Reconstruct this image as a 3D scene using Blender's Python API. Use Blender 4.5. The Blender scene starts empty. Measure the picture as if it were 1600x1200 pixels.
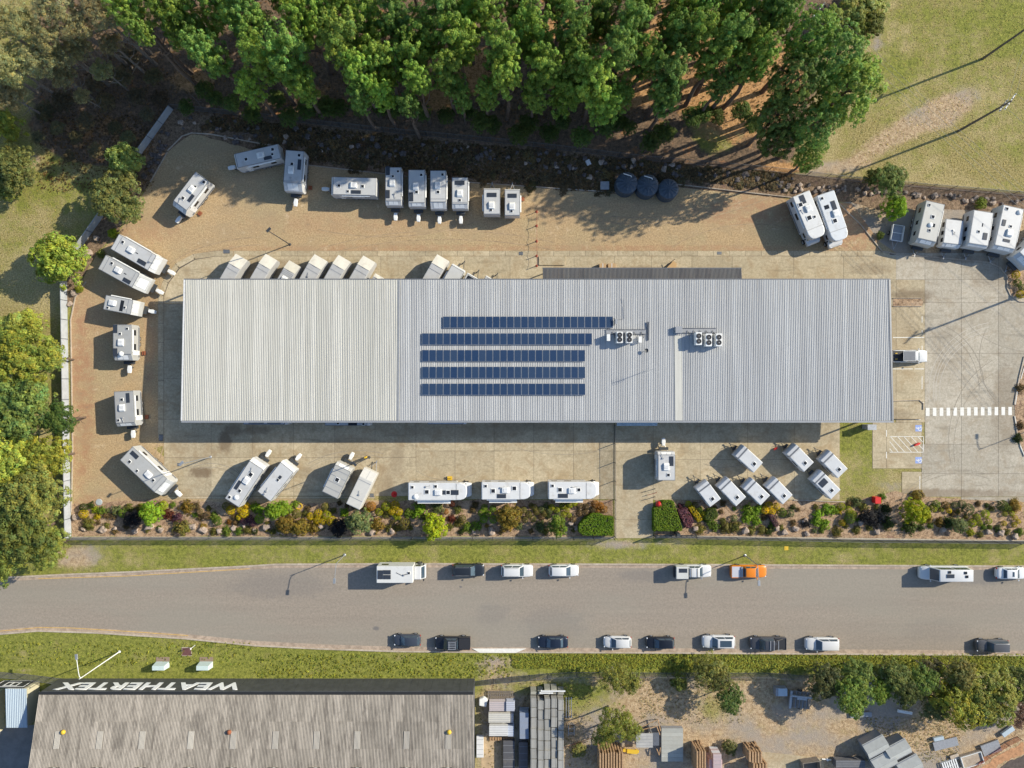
import bpy, bmesh, math, random
import numpy as np
from mathutils import Vector, Matrix
S = bpy.context.scene
COL = S.collection
R = math.radians
H = 102.6            # camera height above the ground, metres
PPM = 10.4           # photograph pixels per metre on the ground

# ---------------------------------------------------------------- camera, world, sun
cam = bpy.data.cameras.new('camera'); camo = bpy.data.objects.new('camera', cam); COL.objects.link(camo)
camo.location = (0, 0, H); camo.rotation_euler = (0, 0, 0)
cam.sensor_fit = 'HORIZONTAL'; cam.angle = 2 * math.atan(800 / PPM / H); cam.clip_start = 1; cam.clip_end = 3000
S.camera = camo
SUN_EL, SUN_AZ = R(29.5), R(21.0)     # azimuth measured from +X towards +Y
w = bpy.data.worlds.new('World'); S.world = w; w.use_nodes = True
nt = w.node_tree; nt.nodes.clear()
sky = nt.nodes.new('ShaderNodeTexSky'); sky.sky_type = 'NISHITA'; sky.sun_disc = False
sky.sun_elevation = SUN_EL; sky.sun_rotation = R(90) - SUN_AZ; sky.air_density = 1.0; sky.dust_density = 0.6; sky.ozone_density = 2.5
bgd = nt.nodes.new('ShaderNodeBackground'); bgd.inputs[1].default_value = 0.135
wo = nt.nodes.new('ShaderNodeOutputWorld'); nt.links.new(sky.outputs[0], bgd.inputs[0]); nt.links.new(bgd.outputs[0], wo.inputs[0])
sd = bpy.data.lights.new('sun', 'SUN'); sd.energy = 5.0; sd.angle = R(0.5); sd.color = (1.0, 0.925, 0.76)
so = bpy.data.objects.new('sun', sd); COL.objects.link(so)
sv = Vector((math.cos(SUN_EL) * math.cos(SUN_AZ), math.cos(SUN_EL) * math.sin(SUN_AZ), math.sin(SUN_EL)))
so.rotation_euler = sv.to_track_quat('Z', 'Y').to_euler(); so.location = sv * 200
vs = S.view_settings; vs.view_transform = 'Standard'; vs.look = 'None'; vs.gamma = 1; vs.use_curve_mapping = False; vs.exposure = 0.42

# ---------------------------------------------------------------- helpers
def W(px, py, z=0.0):
    """world point at height z that the photograph shows at (px, py)"""
    k = (1 - z / H) / PPM
    return Vector(((px - 800) * k, (600 - py) * k, z))

def tag(o, label=None, cat=None, group=None, kind=None):
    if label: o['label'] = label
    if cat: o['category'] = cat
    if group: o['group'] = group
    if kind: o['kind'] = kind
    return o

def thing(name, label, cat, loc=(0, 0, 0), rz=0.0, group=None):
    o = bpy.data.objects.new(name, None); COL.objects.link(o)
    o.location = loc; o.rotation_euler = (0, 0, rz); o.empty_display_size = 0.3
    return tag(o, label, cat, group)

def inst(name, mesh, parent=None, loc=(0, 0, 0), rz=0.0, sc=(1, 1, 1), col=None):
    o = bpy.data.objects.new(name, mesh); COL.objects.link(o)
    o.parent = parent; o.location = loc
    o.rotation_euler = (0, 0, rz) if isinstance(rz, (int, float)) else rz
    o.scale = sc if isinstance(sc, (tuple, list)) else (sc, sc, sc)
    if col: o.color = (*col, 1)
    return o

class MB:
    def __init__(s): s.v = []; s.f = []; s.m = []
    def add(s, vs_, fs, mi=0):
        b = len(s.v); s.v += [tuple(p) for p in vs_]; s.f += [tuple(b + i for i in f) for f in fs]; s.m += [mi] * len(fs); return s
    def box(s, x0, x1, y0, y1, z0, z1, mi=0):
        return s.add([(x0,y0,z0),(x1,y0,z0),(x1,y1,z0),(x0,y1,z0),(x0,y0,z1),(x1,y0,z1),(x1,y1,z1),(x0,y1,z1)],
                     [(0,3,2,1),(4,5,6,7),(0,1,5,4),(1,2,6,5),(2,3,7,6),(3,0,4,7)], mi)
    def cbox(s, c, d, rz=0, mi=0):
        ca, sa = math.cos(rz), math.sin(rz); P = []
        for z in (-.5, .5):
            for x, y in ((-.5,-.5),(.5,-.5),(.5,.5),(-.5,.5)):
                X, Y = x*d[0], y*d[1]; P.append((c[0]+X*ca-Y*sa, c[1]+X*sa+Y*ca, c[2]+z*d[2]))
        return s.add(P, [(0,3,2,1),(4,5,6,7),(0,1,5,4),(1,2,6,5),(2,3,7,6),(3,0,4,7)], mi)
    def prism(s, pts, z0, z1, mi=0):
        n = len(pts)
        a = sum(pts[i][0]*pts[(i+1)%n][1]-pts[(i+1)%n][0]*pts[i][1] for i in range(n))
        if a < 0: pts = pts[::-1]
        return s.add([(p[0],p[1],z0) for p in pts]+[(p[0],p[1],z1) for p in pts],
                     [tuple(range(n))[::-1], tuple(range(n,2*n))]+[(i,(i+1)%n,n+(i+1)%n,n+i) for i in range(n)], mi)
    def yprism(s, prof, y0, y1, mi=0, yin=None):
        """side profile (x, z) extruded across y; yin gives per-point half-width scale"""
        n = len(prof)
        a = sum(prof[i][0]*prof[(i+1)%n][1]-prof[(i+1)%n][0]*prof[i][1] for i in range(n))
        if a < 0:
            prof = prof[::-1]; yin = yin[::-1] if yin else None
        yin = yin or [1]*n
        return s.add([(p[0],y0*yin[i],p[1]) for i,p in enumerate(prof)]+[(p[0],y1*yin[i],p[1]) for i,p in enumerate(prof)],
                     [tuple(range(n)), tuple(range(n,2*n))[::-1]]+[(i,n+i,n+(i+1)%n,(i+1)%n) for i in range(n)], mi)
    def cyl(s, p0, p1, r, n=8, r2=None, mi=0, caps=True):
        p0, p1 = Vector(p0), Vector(p1); d = (p1-p0); 
        if d.length < 1e-6: return s
        q = d.to_track_quat('Z','Y'); r2 = r if r2 is None else r2; P = []
        for p, rr in ((p0, r), (p1, r2)):
            for i in range(n):
                a = 2*math.pi*i/n; P.append(p + q @ Vector((math.cos(a)*rr, math.sin(a)*rr, 0)))
        F = [(i,(i+1)%n,n+(i+1)%n,n+i) for i in range(n)]
        if caps: F += [tuple(range(n))[::-1], tuple(range(n,2*n))]
        return s.add(P, F, mi)
    def tube(s, pts, r, n=6, mi=0):
        for a, b in zip(pts[:-1], pts[1:]): s.cyl(a, b, r, n, mi=mi)
        return s
    def lathe(s, prof, n=16, c=(0,0), mi=0):
        P = []; F = []
        for r, z in prof:
            for i in range(n):
                a = 2*math.pi*i/n; P.append((c[0]+r*math.cos(a), c[1]+r*math.sin(a), z))
        for k in range(len(prof)-1):
            for i in range(n): F.append((k*n+i, k*n+(i+1)%n, (k+1)*n+(i+1)%n, (k+1)*n+i))
        F.append(tuple((len(prof)-1)*n+i for i in range(n)))
        return s.add(P, F, mi)
    def mesh(s, name, mats, smooth=False, bevel=0, seg=2, ang=35):
        me = bpy.data.meshes.new(name); me.from_pydata(s.v, [], s.f)
        for m in (mats if isinstance(mats, (list, tuple)) else [mats]): me.materials.append(m)
        me.polygons.foreach_set('material_index', s.m)
        if bevel:
            bm = bmesh.new(); bm.from_mesh(me); bmesh.ops.remove_doubles(bm, verts=bm.verts, dist=1e-4)
            bmesh.ops.recalc_face_normals(bm, faces=bm.faces)
            es = [e for e in bm.edges if len(e.link_faces) == 2 and e.calc_face_angle() > R(ang)]
            bmesh.ops.bevel(bm, geom=es, offset=bevel, segments=seg, affect='EDGES', profile=0.5, clamp_overlap=True)
            bm.to_mesh(me); bm.free()
        if smooth:
            me.polygons.foreach_set('use_smooth', [True]*len(me.polygons))
        me.update(); return me
    def build(s, name, mats, parent=None, loc=(0,0,0), rz=0.0, col=None, **k):
        return inst(name, s.mesh(name, mats, **k), parent, loc, rz, col=col)

# ---------------------------------------------------------------- materials
def newmat(name):
    m = bpy.data.materials.new(name); m.use_nodes = True; n = m.node_tree; n.nodes.clear()
    out = n.nodes.new('ShaderNodeOutputMaterial'); b = n.nodes.new('ShaderNodeBsdfPrincipled'); n.links.new(b.outputs[0], out.inputs[0])
    return m, n, b
def N(n, t, **k):
    x = n.nodes.new(t)
    for a, v in k.items(): setattr(x, a, v)
    return x
def setin(n, sock, v):
    if isinstance(v, bpy.types.NodeSocket): n.links.new(v, sock)
    else:
        if hasattr(sock.default_value, '__len__') and isinstance(v, (tuple, list)) and len(v) == 3 and len(sock.default_value) == 4: v = (*v, 1)
        sock.default_value = v
def mixc(n, f, a, b, mode='MIX'):
    x = N(n, 'ShaderNodeMix', data_type='RGBA', blend_type=mode)
    setin(n, x.inputs[0], f); setin(n, x.inputs[6], a); setin(n, x.inputs[7], b); return x.outputs[2]
def mth(n, op, a, b=0.0, c=0.0, clamp=False):
    x = N(n, 'ShaderNodeMath', operation=op, use_clamp=clamp)
    setin(n, x.inputs[0], a); setin(n, x.inputs[1], b)
    if len(x.inputs) > 2: setin(n, x.inputs[2], c)
    return x.outputs[0]
def pos(n): return N(n, 'ShaderNodeNewGeometry').outputs['Position']
def noise(n, scale, vec=None, detail=4, rough=0.6, dist=0.0, off=None):
    x = N(n, 'ShaderNodeTexNoise'); x.inputs['Scale'].default_value = scale; x.inputs['Detail'].default_value = detail
    x.inputs['Roughness'].default_value = rough; x.inputs['Distortion'].default_value = dist
    v = vec or pos(n)
    if off:
        mp = N(n, 'ShaderNodeMapping'); n.links.new(v, mp.inputs[0]); mp.inputs['Location'].default_value = off[:3]
        if len(off) > 3: mp.inputs['Scale'].default_value = off[3:6]
        v = mp.outputs[0]
    n.links.new(v, x.inputs['Vector']); return x.outputs[0]
def ramp(n, f, stops):
    x = N(n, 'ShaderNodeValToRGB'); e = x.color_ramp.elements
    while len(e) < len(stops): e.new(0.5)
    for i, (p, c) in enumerate(stops): e[i].position = p; e[i].color = (*c, 1) if isinstance(c, (tuple, list)) else (c, c, c, 1)
    n.links.new(f, x.inputs[0]); return x.outputs[0]
def smap(n, f, a, b, c=0.0, d=1.0):
    x = N(n, 'ShaderNodeMapRange', interpolation_type='SMOOTHSTEP'); n.links.new(f, x.inputs[0])
    for i, v in enumerate((a, b, c, d)): x.inputs[i+1].default_value = v
    return x.outputs[0]
def bump(n, b, h, strength=0.5, dist=0.05):
    x = N(n, 'ShaderNodeBump'); x.inputs['Strength'].default_value = strength; x.inputs['Distance'].default_value = dist
    n.links.new(h, x.inputs['Height']); n.links.new(x.outputs[0], b.inputs['Normal'])
def simple(name, c, rough=0.5, metal=0.0, var=0.0, vscale=3.0, spec=0.5, coat=0.0):
    m, n, b = newmat(name); b.inputs['Roughness'].default_value = rough; b.inputs['Metallic'].default_value = metal
    b.inputs['Specular IOR Level'].default_value = spec; b.inputs['Coat Weight'].default_value = coat
    if var:
        f = noise(n, vscale, detail=6, rough=0.7)
        n.links.new(mixc(n, smap(n, f, 0.3, 0.7), tuple(x*(1-var) for x in c), tuple(min(1, x*(1+var)) for x in c)), b.inputs['Base Color'])
    else: b.inputs['Base Color'].default_value = (*c, 1)
    return m
def objcolor(name, rough=0.4, var=0.08, vscale=2.0, coat=0.0, metal=0.0, dirt=0.0, rnd=0.0):
    """paint whose colour is the object's own colour, with grime"""
    m, n, b = newmat(name); oi = N(n, 'ShaderNodeObjectInfo'); b.inputs['Roughness'].default_value = rough
    b.inputs['Coat Weight'].default_value = coat; b.inputs['Metallic'].default_value = metal
    f = noise(n, vscale, detail=7, rough=0.7)
    c = mixc(n, 1.0, oi.outputs['Color'], ramp(n, f, [(0.3, (1-var)*.93), (0.7, .93)]), 'MULTIPLY')
    if rnd: 
        g = mth(n, 'MULTIPLY_ADD', oi.outputs['Random'], rnd, 1-rnd/2); cc = N(n, 'ShaderNodeCombineColor')
        for i in range(3): n.links.new(g, cc.inputs[i])
        c = mixc(n, 1.0, c, cc.outputs[0], 'MULTIPLY')
    if dirt: c = mixc(n, mth(n, 'MULTIPLY', smap(n, noise(n, 0.9, detail=8, rough=0.75), 0.5, 0.72), dirt), c, (0.30, 0.25, 0.19))
    n.links.new(c, b.inputs['Base Color']); return m

M = {}
M['paint'] = objcolor('vehicle_paint', 0.28, 0.04, 1.5, coat=0.5)
M['van'] = objcolor('caravan_shell', 0.42, 0.1, 1.2, dirt=0.35)
M['vinyl'] = objcolor('vinyl_cover', 0.6, 0.12, 1.0, dirt=0.3)
M['plain'] = objcolor('plain_painted', 0.6, 0.15, 2.0, dirt=0.25)
M['glass'] = simple('dark_glass', (0.045, 0.07, 0.095), 0.08, spec=0.9)  # bluish base colour has the reflected sky painted in
M['tint'] = simple('tinted_window', (0.02, 0.022, 0.025), 0.15)
M['tyre'] = simple('tyre_rubber', (0.02, 0.02, 0.02), 0.85)
M['alloy'] = simple('wheel_alloy', (0.45, 0.45, 0.46), 0.35, 0.8)
M['black'] = simple('black_plastic', (0.025, 0.025, 0.028), 0.5)
M['steel'] = simple('galvanised_steel', (0.42, 0.43, 0.44), 0.45, 0.6, 0.15)
M['darksteel'] = simple('dark_powder_coated_steel', (0.05, 0.055, 0.06), 0.5, 0.2)
M['chain'] = simple('grey_mesh_wire', (0.16, 0.16, 0.16), 0.6, 0.3)
M['white'] = simple('white_moulding', (0.75, 0.75, 0.73), 0.4, var=0.06)
M['lens'] = simple('clear_lamp_lens', (0.7, 0.72, 0.75), 0.1)
M['redlens'] = simple('red_lamp_lens', (0.45, 0.02, 0.015), 0.15)
M['solar'] = None
M['rust'] = simple('rusty_steel_plate', (0.28, 0.09, 0.04), 0.8, 0.1, 0.25, 4)
M['wood'] = simple('weathered_timber', (0.38, 0.24, 0.13), 0.8, 0, 0.3, 5)
M['greywood'] = simple('grey_timber', (0.20, 0.17, 0.14), 0.85, 0, 0.25, 5)
M['pole'] = simple('power_pole_timber', (0.13, 0.11, 0.09), 0.9, 0, 0.3, 6)
M['bark'] = simple('tree_bark', (0.13, 0.09, 0.065), 0.95, 0, 0.35, 5)
M['palebark'] = simple('pale_gum_bark', (0.20, 0.165, 0.135), 0.9, 0, 0.3, 5)
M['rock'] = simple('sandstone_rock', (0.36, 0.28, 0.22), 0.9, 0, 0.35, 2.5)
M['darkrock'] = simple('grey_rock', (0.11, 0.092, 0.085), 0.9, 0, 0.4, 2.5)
M['joint'] = simple('dark_joint_filler', (0.11, 0.09, 0.07), 0.95)
M['line'] = simple('white_road_paint', (0.72, 0.70, 0.64), 0.7, 0, 0.1, 3)
M['yline'] = simple('yellow_road_paint', (0.55, 0.34, 0.08), 0.75, 0, 0.25, 3)
M['blue'] = simple('blue_road_paint', (0.25, 0.33, 0.6), 0.7, 0, 0.15, 3)
M['red'] = simple('red_paint', (0.6, 0.02, 0.015), 0.5)
M['chainred'] = simple('rust_red_paint', (0.3, 0.06, 0.03), 0.6)
M['yellow'] = simple('yellow_paint', (0.65, 0.42, 0.03), 0.5)

def mat_solar():
    m, n, b = newmat('solar_cells'); tc = N(n, 'ShaderNodeTexCoord'); sp = N(n, 'ShaderNodeSeparateXYZ'); n.links.new(tc.outputs['Object'], sp.inputs[0])
    l = None
    for i in (0, 1):
        f = mth(n, 'FRACT', mth(n, 'MULTIPLY', sp.outputs[i], 6.2)); f = mth(n, 'GREATER_THAN', f, 0.9)
        l = f if l is None else mth(n, 'MAXIMUM', l, f)
    oi = N(n, 'ShaderNodeObjectInfo')
    base = mixc(n, oi.outputs['Random'], (0.010, 0.032, 0.085), (0.022, 0.046, 0.095))
    n.links.new(mixc(n, mth(n, 'MULTIPLY', l, 0.25), base, (0.2, 0.25, 0.35)), b.inputs['Base Color']); b.inputs['Roughness'].default_value = 0.3
    b.inputs['Specular IOR Level'].default_value = 0.35
    return m
M['solar'] = mat_solar()
M['solarv'] = simple('dark_solar_sheet', (0.035, 0.042, 0.055), 0.3, var=.2, vscale=9)

def mat_foliage():
    m, n, b = newmat('foliage'); oi = N(n, 'ShaderNodeObjectInfo'); at = N(n, 'ShaderNodeAttribute', attribute_name='tone')
    f = noise(n, 0.7, detail=5, rough=0.7)
    c = mixc(n, 1.0, oi.outputs['Color'], at.outputs['Color'], 'MULTIPLY')
    c = mixc(n, 1.0, c, ramp(n, f, [(0.3, (0.74, 0.80, 0.72)), (0.7, (1.34, 1.24, .98))]), 'MULTIPLY')
    g = mth(n, 'MULTIPLY_ADD', oi.outputs['Random'], 0.35, 0.82); cc = N(n, 'ShaderNodeCombineColor')
    for i in range(3): n.links.new(g, cc.inputs[i])
    c = mixc(n, 1.0, c, cc.outputs[0], 'MULTIPLY')
    n.links.new(c, b.inputs['Base Color']); b.inputs['Roughness'].default_value = 0.55; b.inputs['Specular IOR Level'].default_value = 0.25
    tr = N(n, 'ShaderNodeBsdfTranslucent'); n.links.new(c, tr.inputs[0]); mx = N(n, 'ShaderNodeMixShader'); mx.inputs[0].default_value = 0.40
    n.links.new(b.outputs[0], mx.inputs[1]); n.links.new(tr.outputs[0], mx.inputs[2])
    n.links.new(mx.outputs[0], [x for x in n.nodes if x.type == 'OUTPUT_MATERIAL'][0].inputs[0]); return m
M['leaf'] = mat_foliage()

def blobs(n, lst):
    """worn or stained patches at real places: max over soft, noisy discs"""
    p = pos(n); nz = noise(n, 0.8, detail=6, rough=0.7); res = None
    for (px, py, rx, ry, s) in lst:
        c = W(px, py)
        sub = N(n, 'ShaderNodeVectorMath', operation='SUBTRACT'); n.links.new(p, sub.inputs[0]); sub.inputs[1].default_value = (c.x, c.y, 0)
        ml = N(n, 'ShaderNodeVectorMath', operation='MULTIPLY'); n.links.new(sub.outputs[0], ml.inputs[0]); ml.inputs[1].default_value = (PPM/rx, PPM/ry, 0)
        ln = N(n, 'ShaderNodeVectorMath', operation='LENGTH'); n.links.new(ml.outputs[0], ln.inputs[0])
        d = mth(n, 'ADD', ln.outputs['Value'], mth(n, 'MULTIPLY_ADD', nz, 1.6, -0.8))
        f = mth(n, 'MULTIPLY', smap(n, d, 0.5, 1.15, 1.0, 0.0), s)
        res = f if res is None else mth(n, 'MAXIMUM', res, f)
    return res
# ---------------------------------------------------------------- ground surfaces
def mat_ground():
    m, n, b = newmat('grass_and_soil'); at = N(n, 'ShaderNodeAttribute', attribute_name='cover')
    sp = N(n, 'ShaderNodeSeparateColor'); n.links.new(at.outputs['Color'], sp.inputs[0])
    big = noise(n, 0.10, detail=4); mid = noise(n, 0.55, detail=6, rough=0.72); fine = noise(n, 1.9, detail=7, rough=0.85); vf = noise(n, 4.5, detail=4, rough=0.8, off=(9, 4, 0))
    def mask(ch, w=1.25, lo=0.30, hi=0.80, nz=mid):
        return smap(n, mth(n, 'ADD', sp.outputs[ch], mth(n, 'MULTIPLY_ADD', nz, w, -w/2)), lo, hi)
    dry = mixc(n, smap(n, big, 0.40, 0.60), (0.28, 0.22, 0.085), (0.49, 0.39, 0.22))
    dry = mixc(n, .62, dry, mixc(n, smap(n, vf, 0.40, 0.62), (0.15, 0.125, 0.035), (0.50, 0.41, 0.19)))
    green = mixc(n, smap(n, fine, 0.36, 0.64), (0.10, 0.12, 0.022), (0.30, 0.30, 0.065))
    gm = smap(n, mth(n, 'ADD', mth(n, 'MULTIPLY_ADD', noise(n, 0.22, detail=5, off=(4,1,0)), 1.2, -0.6), mth(n, 'ADD', sp.outputs[0], mth(n, 'MULTIPLY_ADD', mid, 1.2, mth(n, 'MULTIPLY_ADD', fine, 0.9, -1.05)))), 0.22, 0.85)
    c = mixc(n, gm, dry, green)
    soil = mixc(n, smap(n, fine, 0.36, 0.64), (0.27, 0.175, 0.095), (0.58, 0.44, 0.28))
    soil = mixc(n, smap(n, big, 0.42, 0.6), soil, (0.34, 0.29, 0.24))
    c = mixc(n, mask(1), c, soil); orc = mixc(n, smap(n, fine, .38, .62), (0.28, 0.15, 0.06), (0.60, 0.35, 0.165))
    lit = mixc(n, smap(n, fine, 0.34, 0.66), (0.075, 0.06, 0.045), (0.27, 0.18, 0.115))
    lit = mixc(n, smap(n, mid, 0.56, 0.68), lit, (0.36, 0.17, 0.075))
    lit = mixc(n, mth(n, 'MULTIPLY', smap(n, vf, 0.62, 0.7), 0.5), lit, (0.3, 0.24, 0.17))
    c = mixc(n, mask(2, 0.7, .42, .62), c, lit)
    c = mixc(n, smap(n, mth(n, 'ADD', at.outputs['Alpha'], mth(n, 'MULTIPLY_ADD', mid, .9, -.45)), .42, .62), c, orc)
    n.links.new(c, b.inputs['Base Color']); b.inputs['Roughness'].default_value = 0.95; b.inputs['Specular IOR Level'].default_value = 0.15
    bump(n, b, mth(n, 'ADD', fine, vf), 0.9, 0.10); return m
def mat_gravel():
    m, n, b = newmat('compacted_gravel'); big = noise(n, 0.12, detail=5, rough=0.65); mid = noise(n, 0.7, detail=7, rough=0.75, off=(3, 8, 0)); fine = noise(n, 4.2, detail=6, rough=0.9)
    c = mixc(n, smap(n, fine, 0.36, 0.64), (0.29, 0.20, 0.105), (0.56, 0.405, 0.235))
    c = mixc(n, smap(n, big, 0.45, 0.62), c, mixc(n, smap(n, fine, 0.38, 0.62), (0.30, 0.225, 0.12), (0.50, 0.385, 0.23)))
    red = blobs(n, [(125, 610, 26, 170, .8), (230, 360, 60, 22, .45), (1180, 330, 120, 26, .7), (1330, 350, 60, 60, .8), (160, 480, 60, 60, .3), (560, 350, 200, 20, .25), (600, 388, 260, 7, .5), (1000, 388, 300, 6, .5), (235, 520, 12, 120, .35), (900, 330, 120, 20, .2), (150, 790, 60, 20, .6)])
    c = mixc(n, mth(n, 'MULTIPLY', red, smap(n, mid, 0.36, 0.58)), c, (0.37, 0.20, 0.12))
    c = mixc(n, mth(n, 'MULTIPLY', smap(n, mid, 0.56, 0.70), 0.6), c, (0.26, 0.20, 0.13)); c = mixc(n, mth(n, 'MULTIPLY', smap(n, noise(n, .3, detail=7, rough=.75, off=(1, 2, 0, .5, 1.3, 1)), .47, .6), .45), c, (0.36, 0.27, 0.165)); c = mixc(n, mth(n, 'MULTIPLY', smap(n, noise(n, .5, detail=6, rough=.8, off=(7, 2, 0)), .58, .66), .5), c, (0.60, 0.47, 0.32))
    n.links.new(c, b.inputs['Base Color']); b.inputs['Roughness'].default_value = 0.95; b.inputs['Specular IOR Level'].default_value = 0.15
    bump(n, b, mth(n, 'ADD', fine, mid), 0.6, 0.06); return m
def mat_asphalt():
    m, n, b = newmat('asphalt'); fine = noise(n, 3, detail=7, rough=0.9); big = noise(n, 0.09, detail=4, off=(0, 0, 0, .25, 1, 1)); st = noise(n, 0.8, detail=5, off=(0, 5, 0, .04, 1, 1))
    c = mixc(n, smap(n, fine, 0.35, 0.65), (0.235, 0.20, 0.16), (0.35, 0.295, 0.24))
    c = mixc(n, mth(n, 'MULTIPLY', smap(n, st, 0.35, 0.65), 0.25), c, (0.215, 0.185, 0.155)); c = mixc(n, mth(n, 'MULTIPLY', smap(n, big, 0.4, 0.62), 0.4), c, (0.275, 0.26, 0.215))
    patch = blobs(n, [(440, 915, 90, 24, .3), (865, 975, 60, 30, .25), (770, 960, 30, 20, .25), (1530, 900, 90, 16, .5), (1000, 900, 40, 12, .35), (588, 982, 6, 4, .9), (720, 917, 3, 2, 1), (1463, 985, 60, 20, .15)])
    c = mixc(n, patch, c, (0.16, 0.15, 0.145))
    n.links.new(c, b.inputs['Base Color']); b.inputs['Roughness'].default_value = 0.9; b.inputs['Specular IOR Level'].default_value = 0.2; bump(n, b, fine, 0.3, 0.02); return m
def mat_concrete(name, c0, c1, dirtc, bl):
    m, n, b = newmat(name); oi = N(n, 'ShaderNodeObjectInfo'); fine = noise(n, 2.6, detail=7, rough=0.9); mid = noise(n, 0.45, detail=8, rough=0.72, dist=0.6); sc = noise(n, 0.9, detail=6, rough=0.7, off=(0, 3, 0, .2, 1.2, 1))
    c = mixc(n, smap(n, fine, 0.36, 0.64), tuple(x*.9 for x in c0), tuple(x*1.06 for x in c1)); g = mth(n, 'MULTIPLY_ADD', oi.outputs['Random'], 0.20, 0.90); cc = N(n, 'ShaderNodeCombineColor')
    for i in range(3): n.links.new(g, cc.inputs[i])
    c = mixc(n, 1.0, c, cc.outputs[0], 'MULTIPLY')
    c = mixc(n, mth(n, 'MULTIPLY', smap(n, mid, 0.46, 0.66), 0.6), c, dirtc); c = mixc(n, mth(n, 'MULTIPLY', smap(n, noise(n, 0.14, detail=6, rough=.7, off=(2,2,0)), 0.5, 0.68), 0.35), c, tuple(x*.78 for x in c0))
    c = mixc(n, mth(n, 'MULTIPLY', smap(n, sc, 0.54, 0.66), 0.45), c, tuple(x*0.6 for x in c0)); c = mixc(n, mth(n, 'MULTIPLY', smap(n, noise(n, .8, detail=7, rough=.8, off=(5, 9, 0, 1, .3, 1)), .55, .66), .35), c, tuple(x*0.66 for x in c0)); c = mixc(n, mth(n, 'MULTIPLY', smap(n, noise(n, .35, detail=7, rough=.8, off=(2, 7, 0)), .53, .64), .45), c, tuple(min(.7, x*1.22) for x in c1))
    c = mixc(n, blobs(n, bl), c, (0.17, 0.12, 0.075))
    n.links.new(c, b.inputs['Base Color']); b.inputs['Roughness'].default_value = 0.85; b.inputs['Specular IOR Level'].default_value = 0.2; bump(n, b, fine, 0.2, 0.01); return m
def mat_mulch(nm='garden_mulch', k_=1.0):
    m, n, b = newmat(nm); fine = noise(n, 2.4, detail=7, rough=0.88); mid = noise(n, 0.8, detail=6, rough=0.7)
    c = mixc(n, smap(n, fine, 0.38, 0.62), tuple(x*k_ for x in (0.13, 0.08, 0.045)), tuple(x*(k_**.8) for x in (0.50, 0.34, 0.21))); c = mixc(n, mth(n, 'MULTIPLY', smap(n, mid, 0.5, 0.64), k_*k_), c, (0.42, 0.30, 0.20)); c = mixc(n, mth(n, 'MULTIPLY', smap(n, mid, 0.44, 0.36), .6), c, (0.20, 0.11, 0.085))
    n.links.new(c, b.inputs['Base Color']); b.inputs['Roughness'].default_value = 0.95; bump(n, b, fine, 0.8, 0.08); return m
def mat_roof(name, c0, c1, dirt, scale=1.0):
    m, n, b = newmat(name); oi = N(n, 'ShaderNodeObjectInfo'); st = noise(n, 1.3, detail=7, rough=0.75, off=(0, 0, 0, 1, .07, 1)); sp = noise(n, 1.1, detail=8, rough=0.8)
    c = mixc(n, oi.outputs['Random'], c0, c1); c = mixc(n, mth(n, 'MULTIPLY', smap(n, st, 0.42, 0.68), 0.45*scale), c, dirt)
    c = mixc(n, mth(n, 'MULTIPLY', smap(n, sp, 0.52, 0.72), 0.3*scale), c, dirt)
    n.links.new(c, b.inputs['Base Color']); b.inputs['Roughness'].default_value = 0.5; b.inputs['Metallic'].default_value = 0.1; b.inputs['Specular IOR Level'].default_value = 0.3; return m
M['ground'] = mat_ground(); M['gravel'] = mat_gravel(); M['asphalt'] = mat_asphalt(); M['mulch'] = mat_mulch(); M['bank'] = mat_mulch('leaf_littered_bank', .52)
stains = [(352, 690, 12, 22, .75), (365, 672, 20, 10, .6), (315, 738, 22, 9, .8), (400, 672, 30, 8, .5), (300, 700, 50, 30, .18), (600, 760, 16, 40, .35), (545, 700, 60, 22, .25), (720, 675, 120, 14, .3), (1425, 462, 40, 12, .6), (1500, 405, 100, 8, .3), (1360, 420, 40, 10, .35), (1480, 560, 30, 60, .15), (800, 668, 120, 8, .3), (620, 720, 14, 30, .3), (480, 740, 30, 10, .3), (1425, 474, 26, 7, .9), (1445, 770, 160, 8, .5), (440, 420, 70, 18, .4), (1000, 425, 90, 10, .55), (1400, 650, 30, 12, .4), (1410, 525, 26, 60, .25), (1570, 640, 26, 80, .35), (1560, 430, 50, 30, .3)]
M['conc'] = mat_concrete('yellowed_concrete', (0.385, 0.32, 0.21), (0.50, 0.42, 0.29), (0.32, 0.23, 0.13), stains)
M['concg'] = mat_concrete('grey_concrete', (0.36, 0.32, 0.25), (0.47, 0.42, 0.34), (0.33, 0.265, 0.185), stains)
M['kerb'] = mat_concrete('kerb_concrete', (0.37, 0.31, 0.24), (0.48, 0.41, 0.33), (0.34, 0.25, 0.18), [(1200, 1010, 10, 4, .1)])
M['roof'] = mat_roof('light_grey_ribbed_steel', (0.44, 0.44, 0.435), (0.54, 0.54, 0.53), (0.36, 0.36, 0.355))
M['roofw'] = mat_roof('warm_ribbed_steel', (0.51, 0.50, 0.45), (0.62, 0.605, 0.55), (0.42, 0.405, 0.365))
M['roofd'] = mat_roof('charcoal_ribbed_steel', (0.10, 0.10, 0.105), (0.14, 0.14, 0.14), (0.16, 0.14, 0.13))
M['roofb'] = mat_roof('pale_blue_ribbed_steel', (0.42, 0.50, 0.56), (0.46, 0.54, 0.60), (0.36, 0.42, 0.46))
M['fibro'] = mat_roof('aged_fibre_cement', (0.235, 0.21, 0.18), (0.33, 0.295, 0.255), (0.12, 0.105, 0.09), 1.9)

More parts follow.
